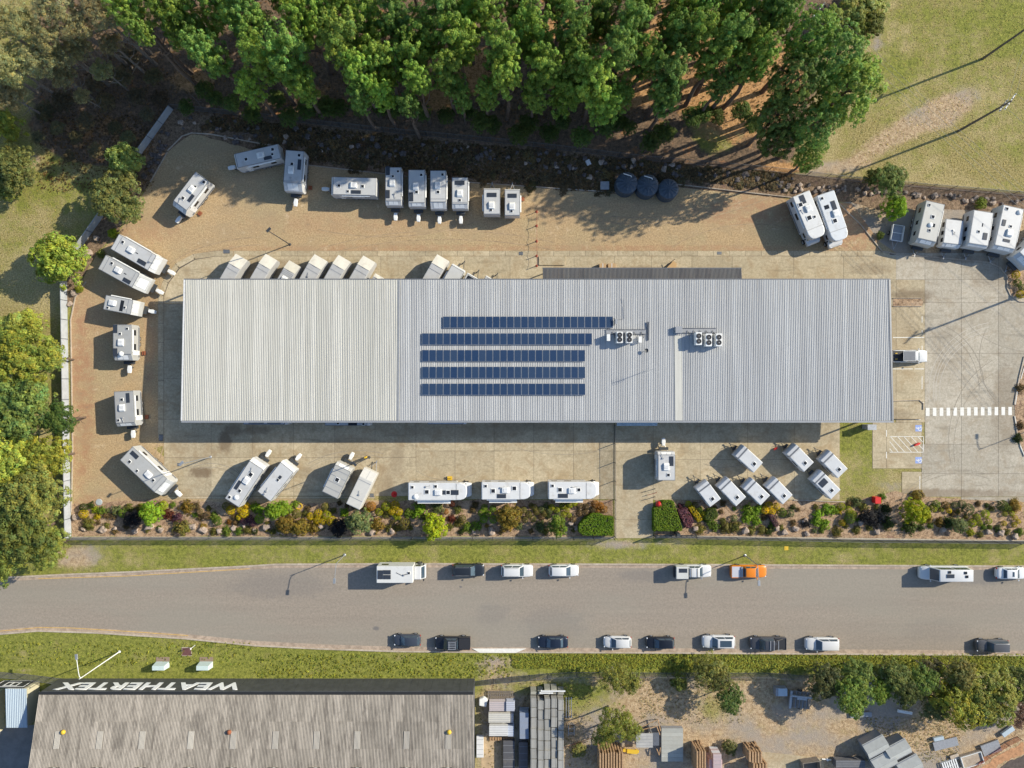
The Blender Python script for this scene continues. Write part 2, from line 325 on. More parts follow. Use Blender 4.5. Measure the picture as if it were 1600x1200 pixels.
# the ground: one sheet, fine under the scene, coarse out to the horizon
gx = np.concatenate([[-900, -500, -250, -140], np.arange(-90, 90.1, 0.5), [140, 250, 500, 900]]); gy = np.concatenate([[-900, -500, -250, -120], np.arange(-68, 72.1, 0.5), [120, 250, 500, 900]])
GX, GY = np.meshgrid(gx, gy); PX = 800 + GX*PPM; PY = 600 - GY*PPM
def gb(px, py, rx, ry, ang=0):
    a = R(ang); dx, dy = PX-px, PY-py; u = dx*math.cos(a)+dy*math.sin(a); v = -dx*math.sin(a)+dy*math.cos(a)
    return np.exp(-((u/rx)**2+(v/ry)**2))
sig = lambda x: 1/(1+np.exp(-np.clip(x, -40, 40)))
fence_y = 170 + (PX-270)*0.098
gr = 0.45 + 0*PX; ba = 0*PX; li = 0*PX
gr += 0.35*gb(1560, 40, 90, 60) + 0.2*gb(1400, 110, 60, 60) - .25*gb(1480, 270, 160, 30) - .2*gb(1330, 170, 40, 60)
ba += 1.1*gb(1480, 172, 60, 26, -30) + 0.95*gb(1390, 215, 70, 20, -32) + 0.9*gb(1300, 262, 60, 12, -8) + .5*gb(1370, 50, 10, 40) + .35*gb(1380, 70, 30, 12)
ba += 0.5*sig((PY-274-(PX-1200)*.06)/4)*sig((320-PY)/4)*sig((PX-1200)/20)
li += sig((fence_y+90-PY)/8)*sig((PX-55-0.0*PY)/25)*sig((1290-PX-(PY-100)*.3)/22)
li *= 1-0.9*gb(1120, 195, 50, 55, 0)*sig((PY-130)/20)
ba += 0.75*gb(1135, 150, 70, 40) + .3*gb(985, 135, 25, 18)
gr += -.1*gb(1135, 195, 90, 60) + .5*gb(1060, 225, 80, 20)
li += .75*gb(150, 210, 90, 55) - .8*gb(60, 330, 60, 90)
ba += .55*gb(55, 250, 22, 18) + .35*gb(20, 470, 120, 40)
gr -= .18*gb(40, 450, 90, 70); gr += .2*gb(80, 300, 40, 30)
v1 = sig((PY-842)/2)*sig((915-PY)/3); gr += .27*v1; ba += v1*(1.0*gb(120, 870, 45, 24) + .75*gb(960, 850, 60, 12) + .5*gb(1060, 846, 60, 8) + .3*gb(190, 850, 50, 6) + .25*gb(660, 855, 20, 8) + .2*gb(380, 862, 30, 8))
v2 = sig((PY-980)/3)*sig((1085-PY)/4); gr += .42*v2; ba += v2*(.8*gb(775, 1035, 40, 14) + .5*gb(45, 1048, 34, 8))
lush = v2*sig((PX-780)/20); gr += .35*lush
sy = sig((PY-1052)/4)*sig((PX-745)/6); ba += .78*sy; gr -= .3*sy
gr += sy*(.55*gb(900, 1095, 60, 30) + .4*gb(1115, 1110, 30, 25) + .3*gb(900, 1175, 20, 12) + .3*gb(1380, 1125, 60, 20)); ba -= sy*(.55*gb(905, 1090, 50, 26) + .45*gb(1115, 1105, 26, 20) + .35*gb(830, 1075, 80, 12))
ba += .9*sig((PX-1325)/6)*sig((PY-296-(PX-1400)*.06)/3)*sig((430-PY)/3)
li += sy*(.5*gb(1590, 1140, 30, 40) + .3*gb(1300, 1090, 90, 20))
gr += .3*gb(1340, 700, 40, 50); ba += .5*gb(1400, 760, 60, 16)
orr = 1.0*gb(1150, 155, 75, 34) + .9*gb(985, 140, 26, 26) + .9*gb(1190, 110, 60, 40) + .55*gb(1240, 262, 60, 14) + .8*gb(720, 105, 60, 30) + .7*gb(690, 150, 40, 20) + .5*gb(480, 145, 30, 14) + .6*gb(300, 125, 30, 16) + .6*gb(900, 60, 60, 40) + .5*gb(1050, 60, 60, 50) + .3*li + .45*gb(1130, 210, 60, 30) + .3*gb(60, 250, 20, 20) + .35*gb(40, 470, 100, 20)
cov = np.stack([gr, ba, li, orr], -1).clip(0, 1.4).astype(np.float32)
ny, nx = GX.shape; rg = np.random.default_rng(4)
me = bpy.data.meshes.new('ground'); vv = np.stack([GX, GY, 0*GX - 0.012*0], -1).reshape(-1, 3)
ii = np.arange((ny-1)*nx).reshape(ny-1, nx)[:, :-1].ravel(); F = np.stack([ii, ii+1, ii+nx+1, ii+nx], 1)
me.vertices.add(len(vv)); me.vertices.foreach_set('co', vv.astype(np.float32).ravel()); me.loops.add(F.size); me.loops.foreach_set('vertex_index', F.ravel().astype(np.int32))
me.polygons.add(len(F)); me.polygons.foreach_set('loop_start', np.arange(0, F.size, 4, dtype=np.int32)); me.update(calc_edges=True)
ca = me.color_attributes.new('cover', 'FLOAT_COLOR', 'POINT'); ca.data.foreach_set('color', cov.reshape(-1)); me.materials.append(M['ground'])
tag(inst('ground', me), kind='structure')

rnd = random.Random(7)
def rough_edge(pts, amp=2.0, step=7):
    out = []
    for i in range(len(pts)):
        a, b = Vector((*pts[i], 0)), Vector((*pts[(i+1) % len(pts)], 0)); k = max(1, int((b-a).length/step))
        for j in range(k):
            p = a.lerp(b, j/k); out.append((p.x+rnd.uniform(-amp, amp), p.y+rnd.uniform(-amp, amp)))
    return out
def sheet(name, pts, z, mat, parent=None, kind='structure', thick=0.06):
    q = [tuple(W(*p).xy) for p in pts]
    o = MB().prism(q, z-thick, z).build(name, mat, parent)
    return tag(o, kind=kind) if kind and not parent else o

# gravel yard inside the fences
sheet('gravel_yard', [(300,210),(330,212),(430,232),(470,257),(700,283),(965,303),(1055,292),(1240,312),(1330,318),(1375,378),(1400,395),(1400,445),(240,700),(330,775),(600,782),(600,800),(330,795),(115,790),(111,560),(112,480),(128,440),(150,400),(185,365),(235,285),(262,238),(285,215)], 0.012, M['gravel'])
for nm, pts, am in (('garden_bed', [(111,788),(240,780),(300,783),(460,787),(700,781),(958,781),(958,838),(112,838)], 1.2),
                ('garden_bed', [(1023,781),(1240,781),(1320,786),(1400,768),(1450,777),(1600,784),(1600,845),(1022,837)], 1.2),
                ('garden_bed', [(1576,402),(1600,398),(1600,466),(1580,462),(1575,440),(1571,420)], .3),
                ('garden_bed', [(1600,560),(1592,590),(1585,625),(1586,650),(1592,690),(1600,712),(1640,700),(1640,570)], .3),
                ('rock_embankment', [(272,172),(500,198),(800,227),(1200,268),(1600,303),(1600,330),(1550,330),(1450,325),(1380,330),(1330,316),(1240,308),(1055,288),(965,298),(700,280),(470,255),(300,208),(262,236),(235,283),(210,320),(185,360),(150,398),(128,438),(111,480),(104,470),(104,440),(122,395),(165,333),(222,240)], 1.0)):
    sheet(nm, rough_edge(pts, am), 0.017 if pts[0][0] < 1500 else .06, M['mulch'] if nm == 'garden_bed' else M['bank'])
# shaded embankment reads as dark litter: its own leaf-littered strip
# road, kerbs and lines
RT = [(-300,925),(0,903),(60,900),(100,898),(200,894),(385,885),(430,882),(640,881),(1000,882),(1600,885),(1900,887)]
RB = [(-300,1030),(0,990),(60,985),(150,988),(290,997),(400,1008),(500,1013),(620,1017),(740,1018),(1000,1019),(1600,1023),(1900,1024)]
sheet('road', RT + RB[::-1], 0.02, M['asphalt'])
def strip(pts, off0, off1):
    """closed outline of a band beside a polyline (photograph pixels)"""
    A, B = [], []
    for i, p in enumerate(pts):
        a = Vector(pts[max(0, i-1)]); b = Vector(pts[min(len(pts)-1, i+1)]); d = (b-a).normalized(); nn = Vector((-d.y, d.x))
        A.append(tuple(Vector(p)+nn*off0)); B.append(tuple(Vector(p)+nn*off1))
    return A + B[::-1]
M['rust_edge'] = simple('worn_road_edge', (0.37, 0.285, 0.215), 0.9, 0, 0.3, 1.2)
sheet('road_edge', strip(RT, 0.5, 5.5), 0.026, M['rust_edge'], thick=.02); sheet('road_edge', strip(RB, -6.5, -.5), 0.026, M['rust_edge'], thick=.02)
sheet('kerb', strip(RT, -1.6, 0.9), 0.13, M['kerb'], thick=.2); sheet('kerb', strip(RB, -0.9, 1.6), 0.13, M['kerb'], thick=.2)
sheet('yellow_line', strip([(60,904),(100,903),(200,900),(300,894),(390,888.5)], -.45, .45), 0.033, M['yline'], thick=.01)
sheet('yellow_line', strip([(0,986),(60,980.5),(110,981),(200,986.5),(294,993)], -.5, .5), 0.033, M['yline'], thick=.01)
sheet('driveway_apron', [(738,1013),(822,1013),(806,1019.5),(750,1019.5)], 0.137, M['line'], thick=.1)
sheet('mowing_strip', [(107,838.5),(960,838.5),(960,842),(107,842)], 0.03, M['concg']); sheet('mowing_strip', [(1022,836.5),(1086,837),(1600,844),(1600,848),(1080,841),(1022,840.5)], 0.03, M['concg'])

# concrete paving: every slab a piece, joints recessed
pav = tag(bpy.data.objects.new('concrete_paving', None), kind='structure'); COL.objects.link(pav)
JB = MB()
def slabs(xs, ys, mat, j=0.2):
    JB.prism([tuple(W(x, y).xy) for x, y in ((xs[0],ys[0]),(xs[-1],ys[0]),(xs[-1],ys[-1]),(xs[0],ys[-1]))], -.05, .019)
    for a, b in zip(xs[:-1], xs[1:]):
        for c, d in zip(ys[:-1], ys[1:]):
            sheet('concrete_slab', [(a+j,c+j),(b-j,c+j),(b-j,d-j),(a+j,d-j)], 0.034, mat, pav)
def slab(pts, mat=None, z=0.034): sheet('concrete_slab', pts, z, mat or M['conc'], pav)
NX = [365, 402, 467, 533, 595, 658, 726, 797, 897, 960, 1018, 1081, 1144, 1240, 1318, 1378, 1400]
slabs(NX, [400.3, 437], M['conc'])
slabs([x for x in range(365, 1401, 25)], [392, 400], M['conc'])
slabs([256.5, 330, 395, 459, 523, 586, 650], [655, 715, 775], M['conc']); slabs([650, 711, 772, 834, 896, 959.5], [655, 704.5, 780], M['conc'])
slabs([256.5, 330, 395], [475, 530, 592, 655], M['conc'])
slabs([247, 256], list(range(475, 700, 30)), M['conc'], .25)
slabs([261, 330, 395, 459, 523, 586], [775.6, 779], M['conc'], .2)
slabs([960.5, 1020.5], [655, 705, 758, 812, 841], M['conc']); slabs([1020.5, 1094, 1168, 1241, 1312], [655, 718, 781], M['conc'])
slabs([1445, 1502, 1560], [473, 552, 640, 694], M['concg']); slabs([1400, 1445], [437, 473, 552, 627, 660], M['conc']); slabs([1445, 1502, 1560, 1640], [395, 437, 473], M['concg']); slabs([1400, 1445], [395, 437], M['concg']); slabs([1560, 1640], [473, 552, 640, 694], M['concg'])
slabs([1375, 1400], [437, 500, 560, 655], M['conc']); slabs([1440, 1502, 1560, 1640], [694, 740, 776], M['concg'])
slabs([1363, 1385, 1440], [660, 732], M['conc']); slabs([1409, 1440], [737, 771], M['conc'])
slab([(1330,398),(1400,398),(1400,437),(1378,437),(1378,401)], M['concg'], .03); 
slab([(1502,776.5),(1640,776.5),(1640,786),(1502,780)], M['concg'])
slab([(256.5,474),(256.5,462),(264,442),(281,420),(305,406),(335,401),(364,400.3),(364,437),(300,474)])
arc = [(251.5,474),(251.5,461),(259,440),(277,415),(303,401),(335,396.5),(364,396)]
for a, b in zip(arc[:-1], arc[1:]): slab(strip([a, b], -4, 4), z=.038)
JB.prism([tuple(W(x, y).xy) for x, y in ((247,474),(247,460),(256,438),(274,412),(302,397),(335,392),(364,392),(364,474))], -.05, .019)
JB.prism([tuple(W(x, y).xy) for x, y in ((1330,395.5),(1400,395.5),(1400,437),(1330,437))], -.05, .0185)
inst('joint_base', JB.mesh('joint_base', M['joint']), pav)
inst('floor_slab', MB().prism([tuple(W(x, y).xy) for x, y in ((366,437.6),(1374,437.6),(1374,654.5),(396.3,654.5),(396.3,474.6),(366,474.6))], -.05, .03).mesh('floor_slab', M['conc']), pav)
# kerbs inside the yard
def kerb(pts, wd=1.5, z=.15, mat=None, nm='kerb'): sheet(nm, strip(pts, -wd/2, wd/2), z, mat or M['kerb'], thick=z+.05)
for pts in ([(470,257),(700,283),(965,301)], [(1055,288),(1240,309)], [(262,236),(285,213),(300,208),(330,210),(430,229)], [(112,800),(114,700),(112,560),(111,500),(118,465),(135,440)], [(235,285),(262,238)],
            [(1240,308),(1310,318),(1345,352),(1378,393),(1400,397),(1480,404),(1545,410),(1562,418),(1573,432),(1573,450),(1579,463),(1592,471),(1640,474)], [(1240,781),(1320,784)]):
    kerb(pts)
kerb([(1600,557),(1592,590),(1584.5,632)], 2.0, .15); kerb([(1584.5,650),(1590,685),(1600,713)], 1.6)
for pts in ([(1600,572),(1594,592)], [(1589,610),(1585.5,632)], [(1584.5,650),(1587,664)], [(1593,696),(1600,713)]): kerb(pts, .9, .158, M['line'], 'kerb_paint')

# painted markings
mk = tag(bpy.data.objects.new('parking_markings', None), kind='structure'); COL.objects.link(mk)
def mark(pts, z=.040, mat=None, nm='stripe'): sheet(nm, pts, z, mat or M['line'], mk, thick=.004)
def mline(a, b, wd=1.0, **k): mark(strip([a, b], -wd/2, wd/2), **k)
for i in range(13):
    x = 1446.6 + i*10.72; y = 637.2-i*.12; mark([(x,y),(x+5.6,y),(x+5.6,y+12.8),(x,y+12.8)], nm='crossing_bar')
for a, b in (((1390,682),(1443,682)),((1390,706.5),(1443,706.5)),((1442.6,682),(1442.6,706.5))): mline(a, b, .8)
for a, b in (((1390,690),(1403,706)),((1391,682),(1413,706)),((1402,682),(1424,706)),((1412,682),(1434,706)),((1423,682),(1442,702)),((1433.5,682),(1442,691)),((1390,701),(1394,706))): mline(a, b, .8)
for a, b in (((1395,576.4),(1426,576.4)),((1429,576.4),(1443.5,576.4)),((1395,527.3),(1443.5,527.3)),((1385,672),(1385,682)),((1385,706),(1385,716)),((1430,655.8),(1438,655.8)),((1442.5,628),(1442.5,637))): mline(a, b, 1.1)
for y0, y1 in ((588,601),(602,608),(540,550),(494,504),(744,764),(516,520)): mline((1440.5 if y0 < 700 else 1437, y0), (1440.5 if y0 < 700 else 1437, y1), 1.0)
for cx, cy in ((1435, 669), (1435, 719)):
    mark([(cx-5,cy-5),(cx+5,cy-5),(cx+5,cy+5),(cx-5,cy+5)], .0395, M['blue'], 'blue_square')
    c = [(cx+2.2+3.0*math.cos(R(a)), cy+.6+3.0*math.sin(R(a))) for a in range(-60, 230, 24)]
    mark(strip(c, -.45, .45), .045, nm='wheelchair_symbol'); mark(strip([(cx-4.6,cy-.5),(cx-1.5,cy+.2),(cx+2.2,cy-.2),(cx+3.2,cy-2.6)], -.55, .55), .047, nm='wheelchair_symbol')
for r, dx in ((92, 0), (98, 0), (106, 4), (113, 4)):
    c = [(1560+dx+r*math.cos(R(a)), 610+r*math.sin(R(a))*.95) for a in range(170, 262, 6)]
    mark(strip(c, -.35, .35), .0385, M.setdefault('trk', simple('pale_tyre_track', (0.50, 0.455, 0.385), .9)), 'tyre_track')
trd = tag(bpy.data.objects.new('tyre_marks', None), kind='structure'); COL.objects.link(trd); dk = simple('dark_tyre_rubber_mark', (0.27, 0.235, 0.185), .9, 0, .25, 1.5); dg = simple('compacted_wheel_track', (0.36, 0.26, 0.155), .95, 0, .3, 1.2)
def arcm(cx, cy, rx, ry, a0, a1, wd, mat, z): sheet('tyre_mark', strip([(cx+rx*math.cos(R(a)), cy+ry*math.sin(R(a))) for a in np.linspace(a0, a1, 14)], -wd/2, wd/2), z, mat, trd, thick=.004)
for i, (cx, cy, rx, ry, a0, a1) in enumerate(((1600,700,110,130,170,250),(1600,690,118,140,165,245),(1440,610,90,100,-70,0),(1440,610,98,108,-75,-5),(1620,470,120,80,100,170),(1500,800,90,60,190,300),(1500,800,97,66,195,295),(1590,560,60,80,120,215),(330,790,60,60,250,330),(330,790,67,66,245,325),(560,800,120,90,230,290),(560,800,127,96,232,288),(700,640,100,110,60,120),(420,640,80,120,70,130),(440,640,88,126,66,125),(1130,640,90,90,50,110),(880,640,140,70,60,120))): arcm(cx, cy, rx, ry, a0, a1, .75 if i % 2 else .55, dk, .0395+.0007*(i % 5))
for i, (cx, cy, rx, ry, a0, a1) in enumerate(((420,470,190,100,180,262),(420,470,176,88,182,266),(700,500,330,140,225,300),(700,500,330,126,225,300),(1000,150,330,200,50,110),(1000,150,322,190,55,110),(220,560,40,180,-60,60),(230,560,40,180,-60,60),(1180,500,200,150,230,300),(600,180,300,190,60,110))): arcm(cx, cy, rx, ry, a0, a1, 1.6, dg, .0165+.0008*(i % 4))
# garden planters at the car park
kerb([(1395,626.5),(1436,625),(1442,630),(1442,640)], .9); kerb([(1397,655),(1436,655)], .8, mat=M['joint']); kerb([(1395,466),(1440,466)], .9); kerb([(1395,478.5),(1440,478.5)], .9)
sheet('garden_bed', [(1395,467),(1440,467),(1442,472),(1440,478),(1395,478)], .05, M['mulch']); 
# drain grates
for (px, py, sx, sy) in ((354,393,10,6),(814,396,6.5,5),(1124,395.5,7,4.5),(251.5,684,6,10),(279,726,4,5),(581,774,6,6)):
    g = thing('drain_grate', 'dark metal drain grate set in the concrete near %s' % {354:'the curved gutter north of the shed', 814:'the red bollard chain', 1124:'the charcoal awning', 251:'the shed corner shadow', 279:'the west lamp shadow', 581:'the covered caravan'}[int(px)], 'drain', W(px, py, .04), 0, 'drain grates in the paving')
    MB().box(-sx/2/PPM, sx/2/PPM, -sy/2/PPM, sy/2/PPM, -.02, .012).build('frame', M['darksteel'], g)
    q = MB(); n_ = 6
    for i in range(n_): q.box((-sx/2+sx*(i+.2)/n_)/PPM, (-sx/2+sx*(i+.6)/n_)/PPM, -sy/2/PPM*.85, sy/2/PPM*.85, .012, .03)
    q.build('bars', M['steel'], g)
# ---------------------------------------------------------------- main shed
NZ, SZ = 4.5, 5.33; Y1, Y0 = 14.98, -5.22; X0, X1 = -47.15, 54.35
zr = lambda y: NZ + (Y1-y)/(Y1-Y0)*(SZ-NZ)
shed = thing('warehouse', 'long low warehouse with light grey ribbed steel roof carrying rows of solar panels', 'warehouse', (0, 0, 0))
MB().box(-36, 52.5, -2.6, 9.0, 0, 4.2).build('wall', simple('tilt_up_panel_wall', (0.33, 0.33, 0.32), .8, 0, .1, .6), shed)
nS = 134; sw = (X1-X0-.5)/nS
def ribbed(L, w, n, h, rw, th=.02, mat=None, name='roof_sheet'):
    """n ribs across w; long edges along y from 0 to -L"""
    mb = MB(); pts = [(0, 0)]; p = w/n
    for i in range(n):
        c = p*(i+.5); pts += [(c-rw*.75, 0), (c-rw*.4, h), (c+rw*.4, h), (c+rw*.75, 0)]
    pts.append((w, 0)); V = [(x, y, z) for y in (0, -L) for x, z in pts]; k = len(pts)
    mb.add(V, [(i, k+i, k+i+1, i+1) for i in range(k-1)])
    mb.add([(0,0,0),(0,-L,0),(w,-L,0),(w,0,0),(0,0,-th),(0,-L,-th),(w,-L,-th),(w,0,-th)], [(4,7,6,5),(0,4,5,1),(1,5,6,2),(2,6,7,3),(3,7,4,0)])
    return mb.mesh(name, mat)
Ls = math.hypot(Y1-Y0, SZ-NZ); rm = ribbed(Ls, sw-.02, 3, .05, .05, mat=M['roof']); rmw = rm.copy(); rmw.materials[0] = M['roofw']
ax = math.atan2(SZ-NZ, -(Y1-Y0))
tilt = -math.atan2(SZ-NZ, Y1-Y0)
for i in range(nS):
    x = X0+.25+i*sw
    # rotate about x so that the south end is higher: local -y runs downhill to the north end
    inst('roof_sheet', rmw if x < -16.6 else rm, shed, (x, Y1, NZ+rnd.uniform(0, .006)), (tilt, 0, 0))
M['trim'] = simple('grey_metal_trim', (0.30, 0.31, 0.33), .5, .2, .1); M['trimw'] = simple('white_metal_trim', (0.62, 0.62, 0.62), .5, 0, .1); M['trimd'] = simple('slate_metal_trim', (0.13, 0.14, 0.16), .5, .2, .1)
MB().box(X0, X1+.02, Y0-.28, Y0-.03, SZ-.22, SZ-.02).build('gutter', M['trim'], shed); MB().box(X0, X1, Y1+.02, Y1+.16, NZ-.18, NZ-.02).build('fascia', M['trimd'], shed)
a = MB(); a.add([(X1-.26,Y0,SZ-.4),(X1,Y0,SZ-.4),(X1,Y1,NZ-.4),(X1-.26,Y1,NZ-.4),(X1-.26,Y0,SZ+.09),(X1,Y0,SZ+.05),(X1,Y1,NZ+.05),(X1-.26,Y1,NZ+.09)], [(0,3,2,1),(4,5,6,7),(0,1,5,4),(1,2,6,5),(2,3,7,6),(3,0,4,7)]); a.build('fascia', M['trimd'], shed)
a = MB(); a.add([(X0,Y0,SZ-.3),(X0+.2,Y0,SZ-.3),(X0+.2,Y1,NZ-.3),(X0,Y1,NZ-.3),(X0,Y0,SZ+.07),(X0+.2,Y0,SZ+.07),(X0+.2,Y1,NZ+.07),(X0,Y1,NZ+.07)], [(0,3,2,1),(4,5,6,7),(0,1,5,4),(1,2,6,5),(2,3,7,6),(3,0,4,7)]); a.build('fascia', M['trimw'], shed)
p = W(1059.5, 590, 5); MB().add([(p.x-.5,Y0+.02,zr(Y0)+.075),(p.x+.5,Y0+.02,zr(Y0)+.075),(p.x+.5,6.9,zr(6.9)+.075),(p.x-.5,6.9,zr(6.9)+.075),(p.x-.5,Y0+.02,zr(Y0)),(p.x+.5,Y0+.02,zr(Y0)),(p.x+.5,6.9,zr(6.9)),(p.x-.5,6.9,zr(6.9))], [(0,1,2,3),(4,7,6,5),(0,4,5,1),(1,5,6,2),(2,6,7,3),(3,7,4,0)]).build('cover_strip', M['roofw'], shed)
MB().add([(-16.30,Y0+.02,zr(Y0)+.085),(-16.10,Y0+.02,zr(Y0)+.085),(-16.10,Y1-.02,zr(Y1)+.085),(-16.30,Y1-.02,zr(Y1)+.085),(-16.30,Y0+.02,zr(Y0)),(-16.10,Y0+.02,zr(Y0)),(-16.10,Y1-.02,zr(Y1)),(-16.30,Y1-.02,zr(Y1))], [(0,1,2,3),(4,7,6,5),(0,4,5,1),(1,5,6,2),(2,6,7,3),(3,7,4,0)]).build('expansion_joint', M['trim'], shed)
for x in np.arange(X0+.6, X1, 8.4):
    for y, z in ((Y1-.5, NZ), (Y0+.4, SZ)): MB().box(x-.1, x+.1, y-.1, y+.1, 0, z-.1).build('column', M['trim'], shed)
def onroof(px, py, dz=0.0):
    p = W(px, py, 5.0)
    for _ in range(3): p = W(px, py, zr(p.y)+dz)
    return p
# solar panels
pw, ph = 1.012, 1.66
pmesh = MB().box(0, pw-.03, -ph/2, ph/2, 0, .035, 0).box(.035, pw-.065, -ph/2+.04, ph/2-.04, .035, .04, 1).mesh('solar_panel', [M['steel'], M['solar']])
for i, (x0, y, n_, txt) in enumerate(((692.5, 503.5, 24, 'northernmost, set further right'), (659.5, 529.7, 24, 'second row from the north'), (659.5, 555.8, 23, 'middle row'), (659.5, 582, 23, 'second row from the south'), (659.5, 608.3, 23, 'southernmost row'))):
    p = onroof(x0, y, .2); g = thing('solar_array', 'row of dark blue solar panels on the roof, %s' % txt, 'solar panels', p, 0, 'rows of solar panels on the warehouse roof'); g.rotation_euler = (tilt, 0, 0)
    for k in range(n_): inst('solar_panel', pmesh, g, (k*pw, 0, 0))
    for yy in (-.5, .5): MB().box(-.1, n_*pw+.05, yy-.025, yy+.025, -.11, -.003).build('rail', M['steel'], g)
# roof plant
def ac_unit(px, py, lab, wd=.95, dp=.42, hh=1.35):
    g = thing('air_conditioner', lab, 'air conditioner', onroof(px, py, .1), 0, 'air conditioners on the warehouse roof')
    MB().box(-dp, dp, -wd, wd, .15, hh).build('casing', M['white'], g, bevel=.03); MB().box(-dp*.9, -dp*.7, -wd, wd, 0, .15).box(dp*.7, dp*.9, -wd, wd, 0, .15).build('feet', M['steel'], g)
    for y in (-wd*.42, wd*.42):
        f = MB().lathe([(.36,hh+.005),(.36,hh+.05),(.30,hh+.05),(.29,hh+.02)], 18).build('fan', M['black'], g, (0, y, 0))
        MB().cyl((0,0,hh+.03),(0,0,hh+.07),.07,8).build('hub', M['steel'], f)
for px, py, t in ((966,528,'white twin-fan air conditioner left of the pair on the west plant group'),(981,528,'white twin-fan air conditioner right of the pair on the west plant group'),(1088,530,'shorter twin-fan air conditioner at the left of the east trio'),(1103.5,532,'twin-fan air conditioner in the middle of the east trio'),(1119,532,'twin-fan air conditioner at the right end of the east trio')): ac_unit(px, py, t, .8 if px < 1000 else .9)
def rbox(nm, px, py, d, lab, cat, mat, z=0.1, rz=0):
    o = MB().box(-d[0]/2, d[0]/2, -d[1]/2, d[1]/2, 0, d[2]).box(-d[0]/2-.03, d[0]/2+.03, -d[1]/2-.03, d[1]/2+.03, d[2], d[2]+.03).build(nm, mat, None, onroof(px, py, z), rz); return tag(o, lab, cat)
rbox('condenser_unit', 949.5, 528, (.4, .9, .9), 'narrow white condenser box at the left end of the west plant group', 'air conditioner', M['white'])
rbox('condenser_unit', 999, 531, (.35, .8, .6), 'small white condenser box at the right end of the west plant group', 'air conditioner', M['white'])
rbox('duct_box', 1059.5, 515.5, (.9, .9, .5), 'square grey duct box at the head of the pale roof strip', 'duct', M['trim'])
for (a, b, t) in (((947,518.5),(1009,518.5),'west'),((1065,516.5),(1119,516.5),'east')):
    p, q = onroof(*a), onroof(*b); g = thing('cable_tray', 'grey metal cable tray lying on the roof above the %s air conditioners' % t, 'cable tray', p)
    L = q.x-p.x; MB().box(0, L, -.3, .3, .1, .13).build('tray_base', M['trim'], g); MB().box(0, L, -.34, -.301, .1, .25).box(0, L, .301, .34, .1, .25).build('tray_side', M['trimd'], g)
    for k in range(5): MB().tube([(L*(.15+.18*k),0,.2),(L*(.15+.18*k)+.3,-.5,.3),(L*(.15+.18*k)+.35,-.9,.4)], .035).build('pipe', M['black'], g)
p = onroof(1012, 517); g = thing('cable_tray', 'short dark cable tray crossing the east end of the west tray', 'cable tray', p); MB().box(-.1, .1, -1.35, 1.3, .1, .2).build('tray_base', M['trimd'], g); MB().box(.1, .14, -1.35, 1.3, .1, .3).build('tray_side', M['trim'], g)
p = onroof(962, 503); g = thing('isolator_box', 'small isolator box on a bracket at the east end of the top solar row', 'electrical box', p); MB().box(-.15,.15,-.35,.35,.3,.6).build('box', M['steel'], g); MB().tube([(-.3,-.5,.1),(-.3,-.5,.5),(-.3,.5,.5),(-.3,.5,.1)], .03).build('bracket', M['darksteel'], g)
p = onroof(974, 498); MBp = MB().tube([(0,1.6*1.9,.1),(.15,1.6,.1),(.1,0,.1),(-1,-.2,.1)], .02); tag(MBp.build('conduit', M['trim'], None, p), 'thin grey conduit running over the roof from the top solar row', 'conduit')
g = thing('antenna', 'thin television antenna mast standing on the roof south of the air conditioners', 'antenna', onroof(1008, 580, .05)); MB().cyl((0,0,0),(0,0,2.4),.035,6).build('mast', M['steel'], g)
q = MB().tube([(-1.0,-.25,2.35),(.9,.3,2.35)], .03)
for k in range(7): q.tube([(-.9+k*.28-.12,-.22+k*.08+.4,2.35),(-.9+k*.28+.12,-.22+k*.08-.4,2.35)], .012)
q.build('aerial', M['steel'], g)
g = thing('satellite_dish', 'small dark bracket with a dish on the roof below the west plant group', 'antenna', onroof(1009, 548)); MB().lathe([(.02,.45),(.25,.5),(.3,.58),(.28,.58),(.02,.48)], 12).build('dish', M['darksteel'], g); MB().cyl((0,0,0),(0,0,.46),.03,6).build('stem', M['steel'], g)

# charcoal awning on the north side, small blue awning on the south side
def awning(nm, x0, y0, x1, y1, z0, z1, lab, mat, wr=.76):
    A, B = W(x0, y0, z0), W(x1, y1, z1); g = thing(nm, lab, 'awning', (A.x, A.y, 0)); L = A.y-B.y; n_ = max(1, round((B.x-A.x)/wr)); ww = (B.x-A.x)/n_
    mm = ribbed(L, ww-.01, 4, .04, .06, mat=mat)
    for k in range(n_): inst('roof_sheet', mm, g, (k*ww, 0, z0), (-math.atan2(z1-z0, L), 0, 0))
    MB().box(-.05, B.x-A.x+.05, .01, .12, z0-.15, z0+.02).build('gutter', M['trimd'], g)
    for x in np.linspace(.2, B.x-A.x-.2, max(2, int((B.x-A.x)/5))): MB().box(x-.06, x+.06, -.3, -.18, 0, z0-.03).build('post', M['trimd'], g)
    return g
awning('awning', 848, 419.5, 1159.5, 437, 3.3, 3.6, 'charcoal ribbed steel awning along the north wall of the warehouse', M['roofd'])
awning('awning', 964, 656, 1027, 665.5, 3.4, 3.2, 'pale blue ribbed awning peeking out below the south gutter beside the gate', M['roofb'])

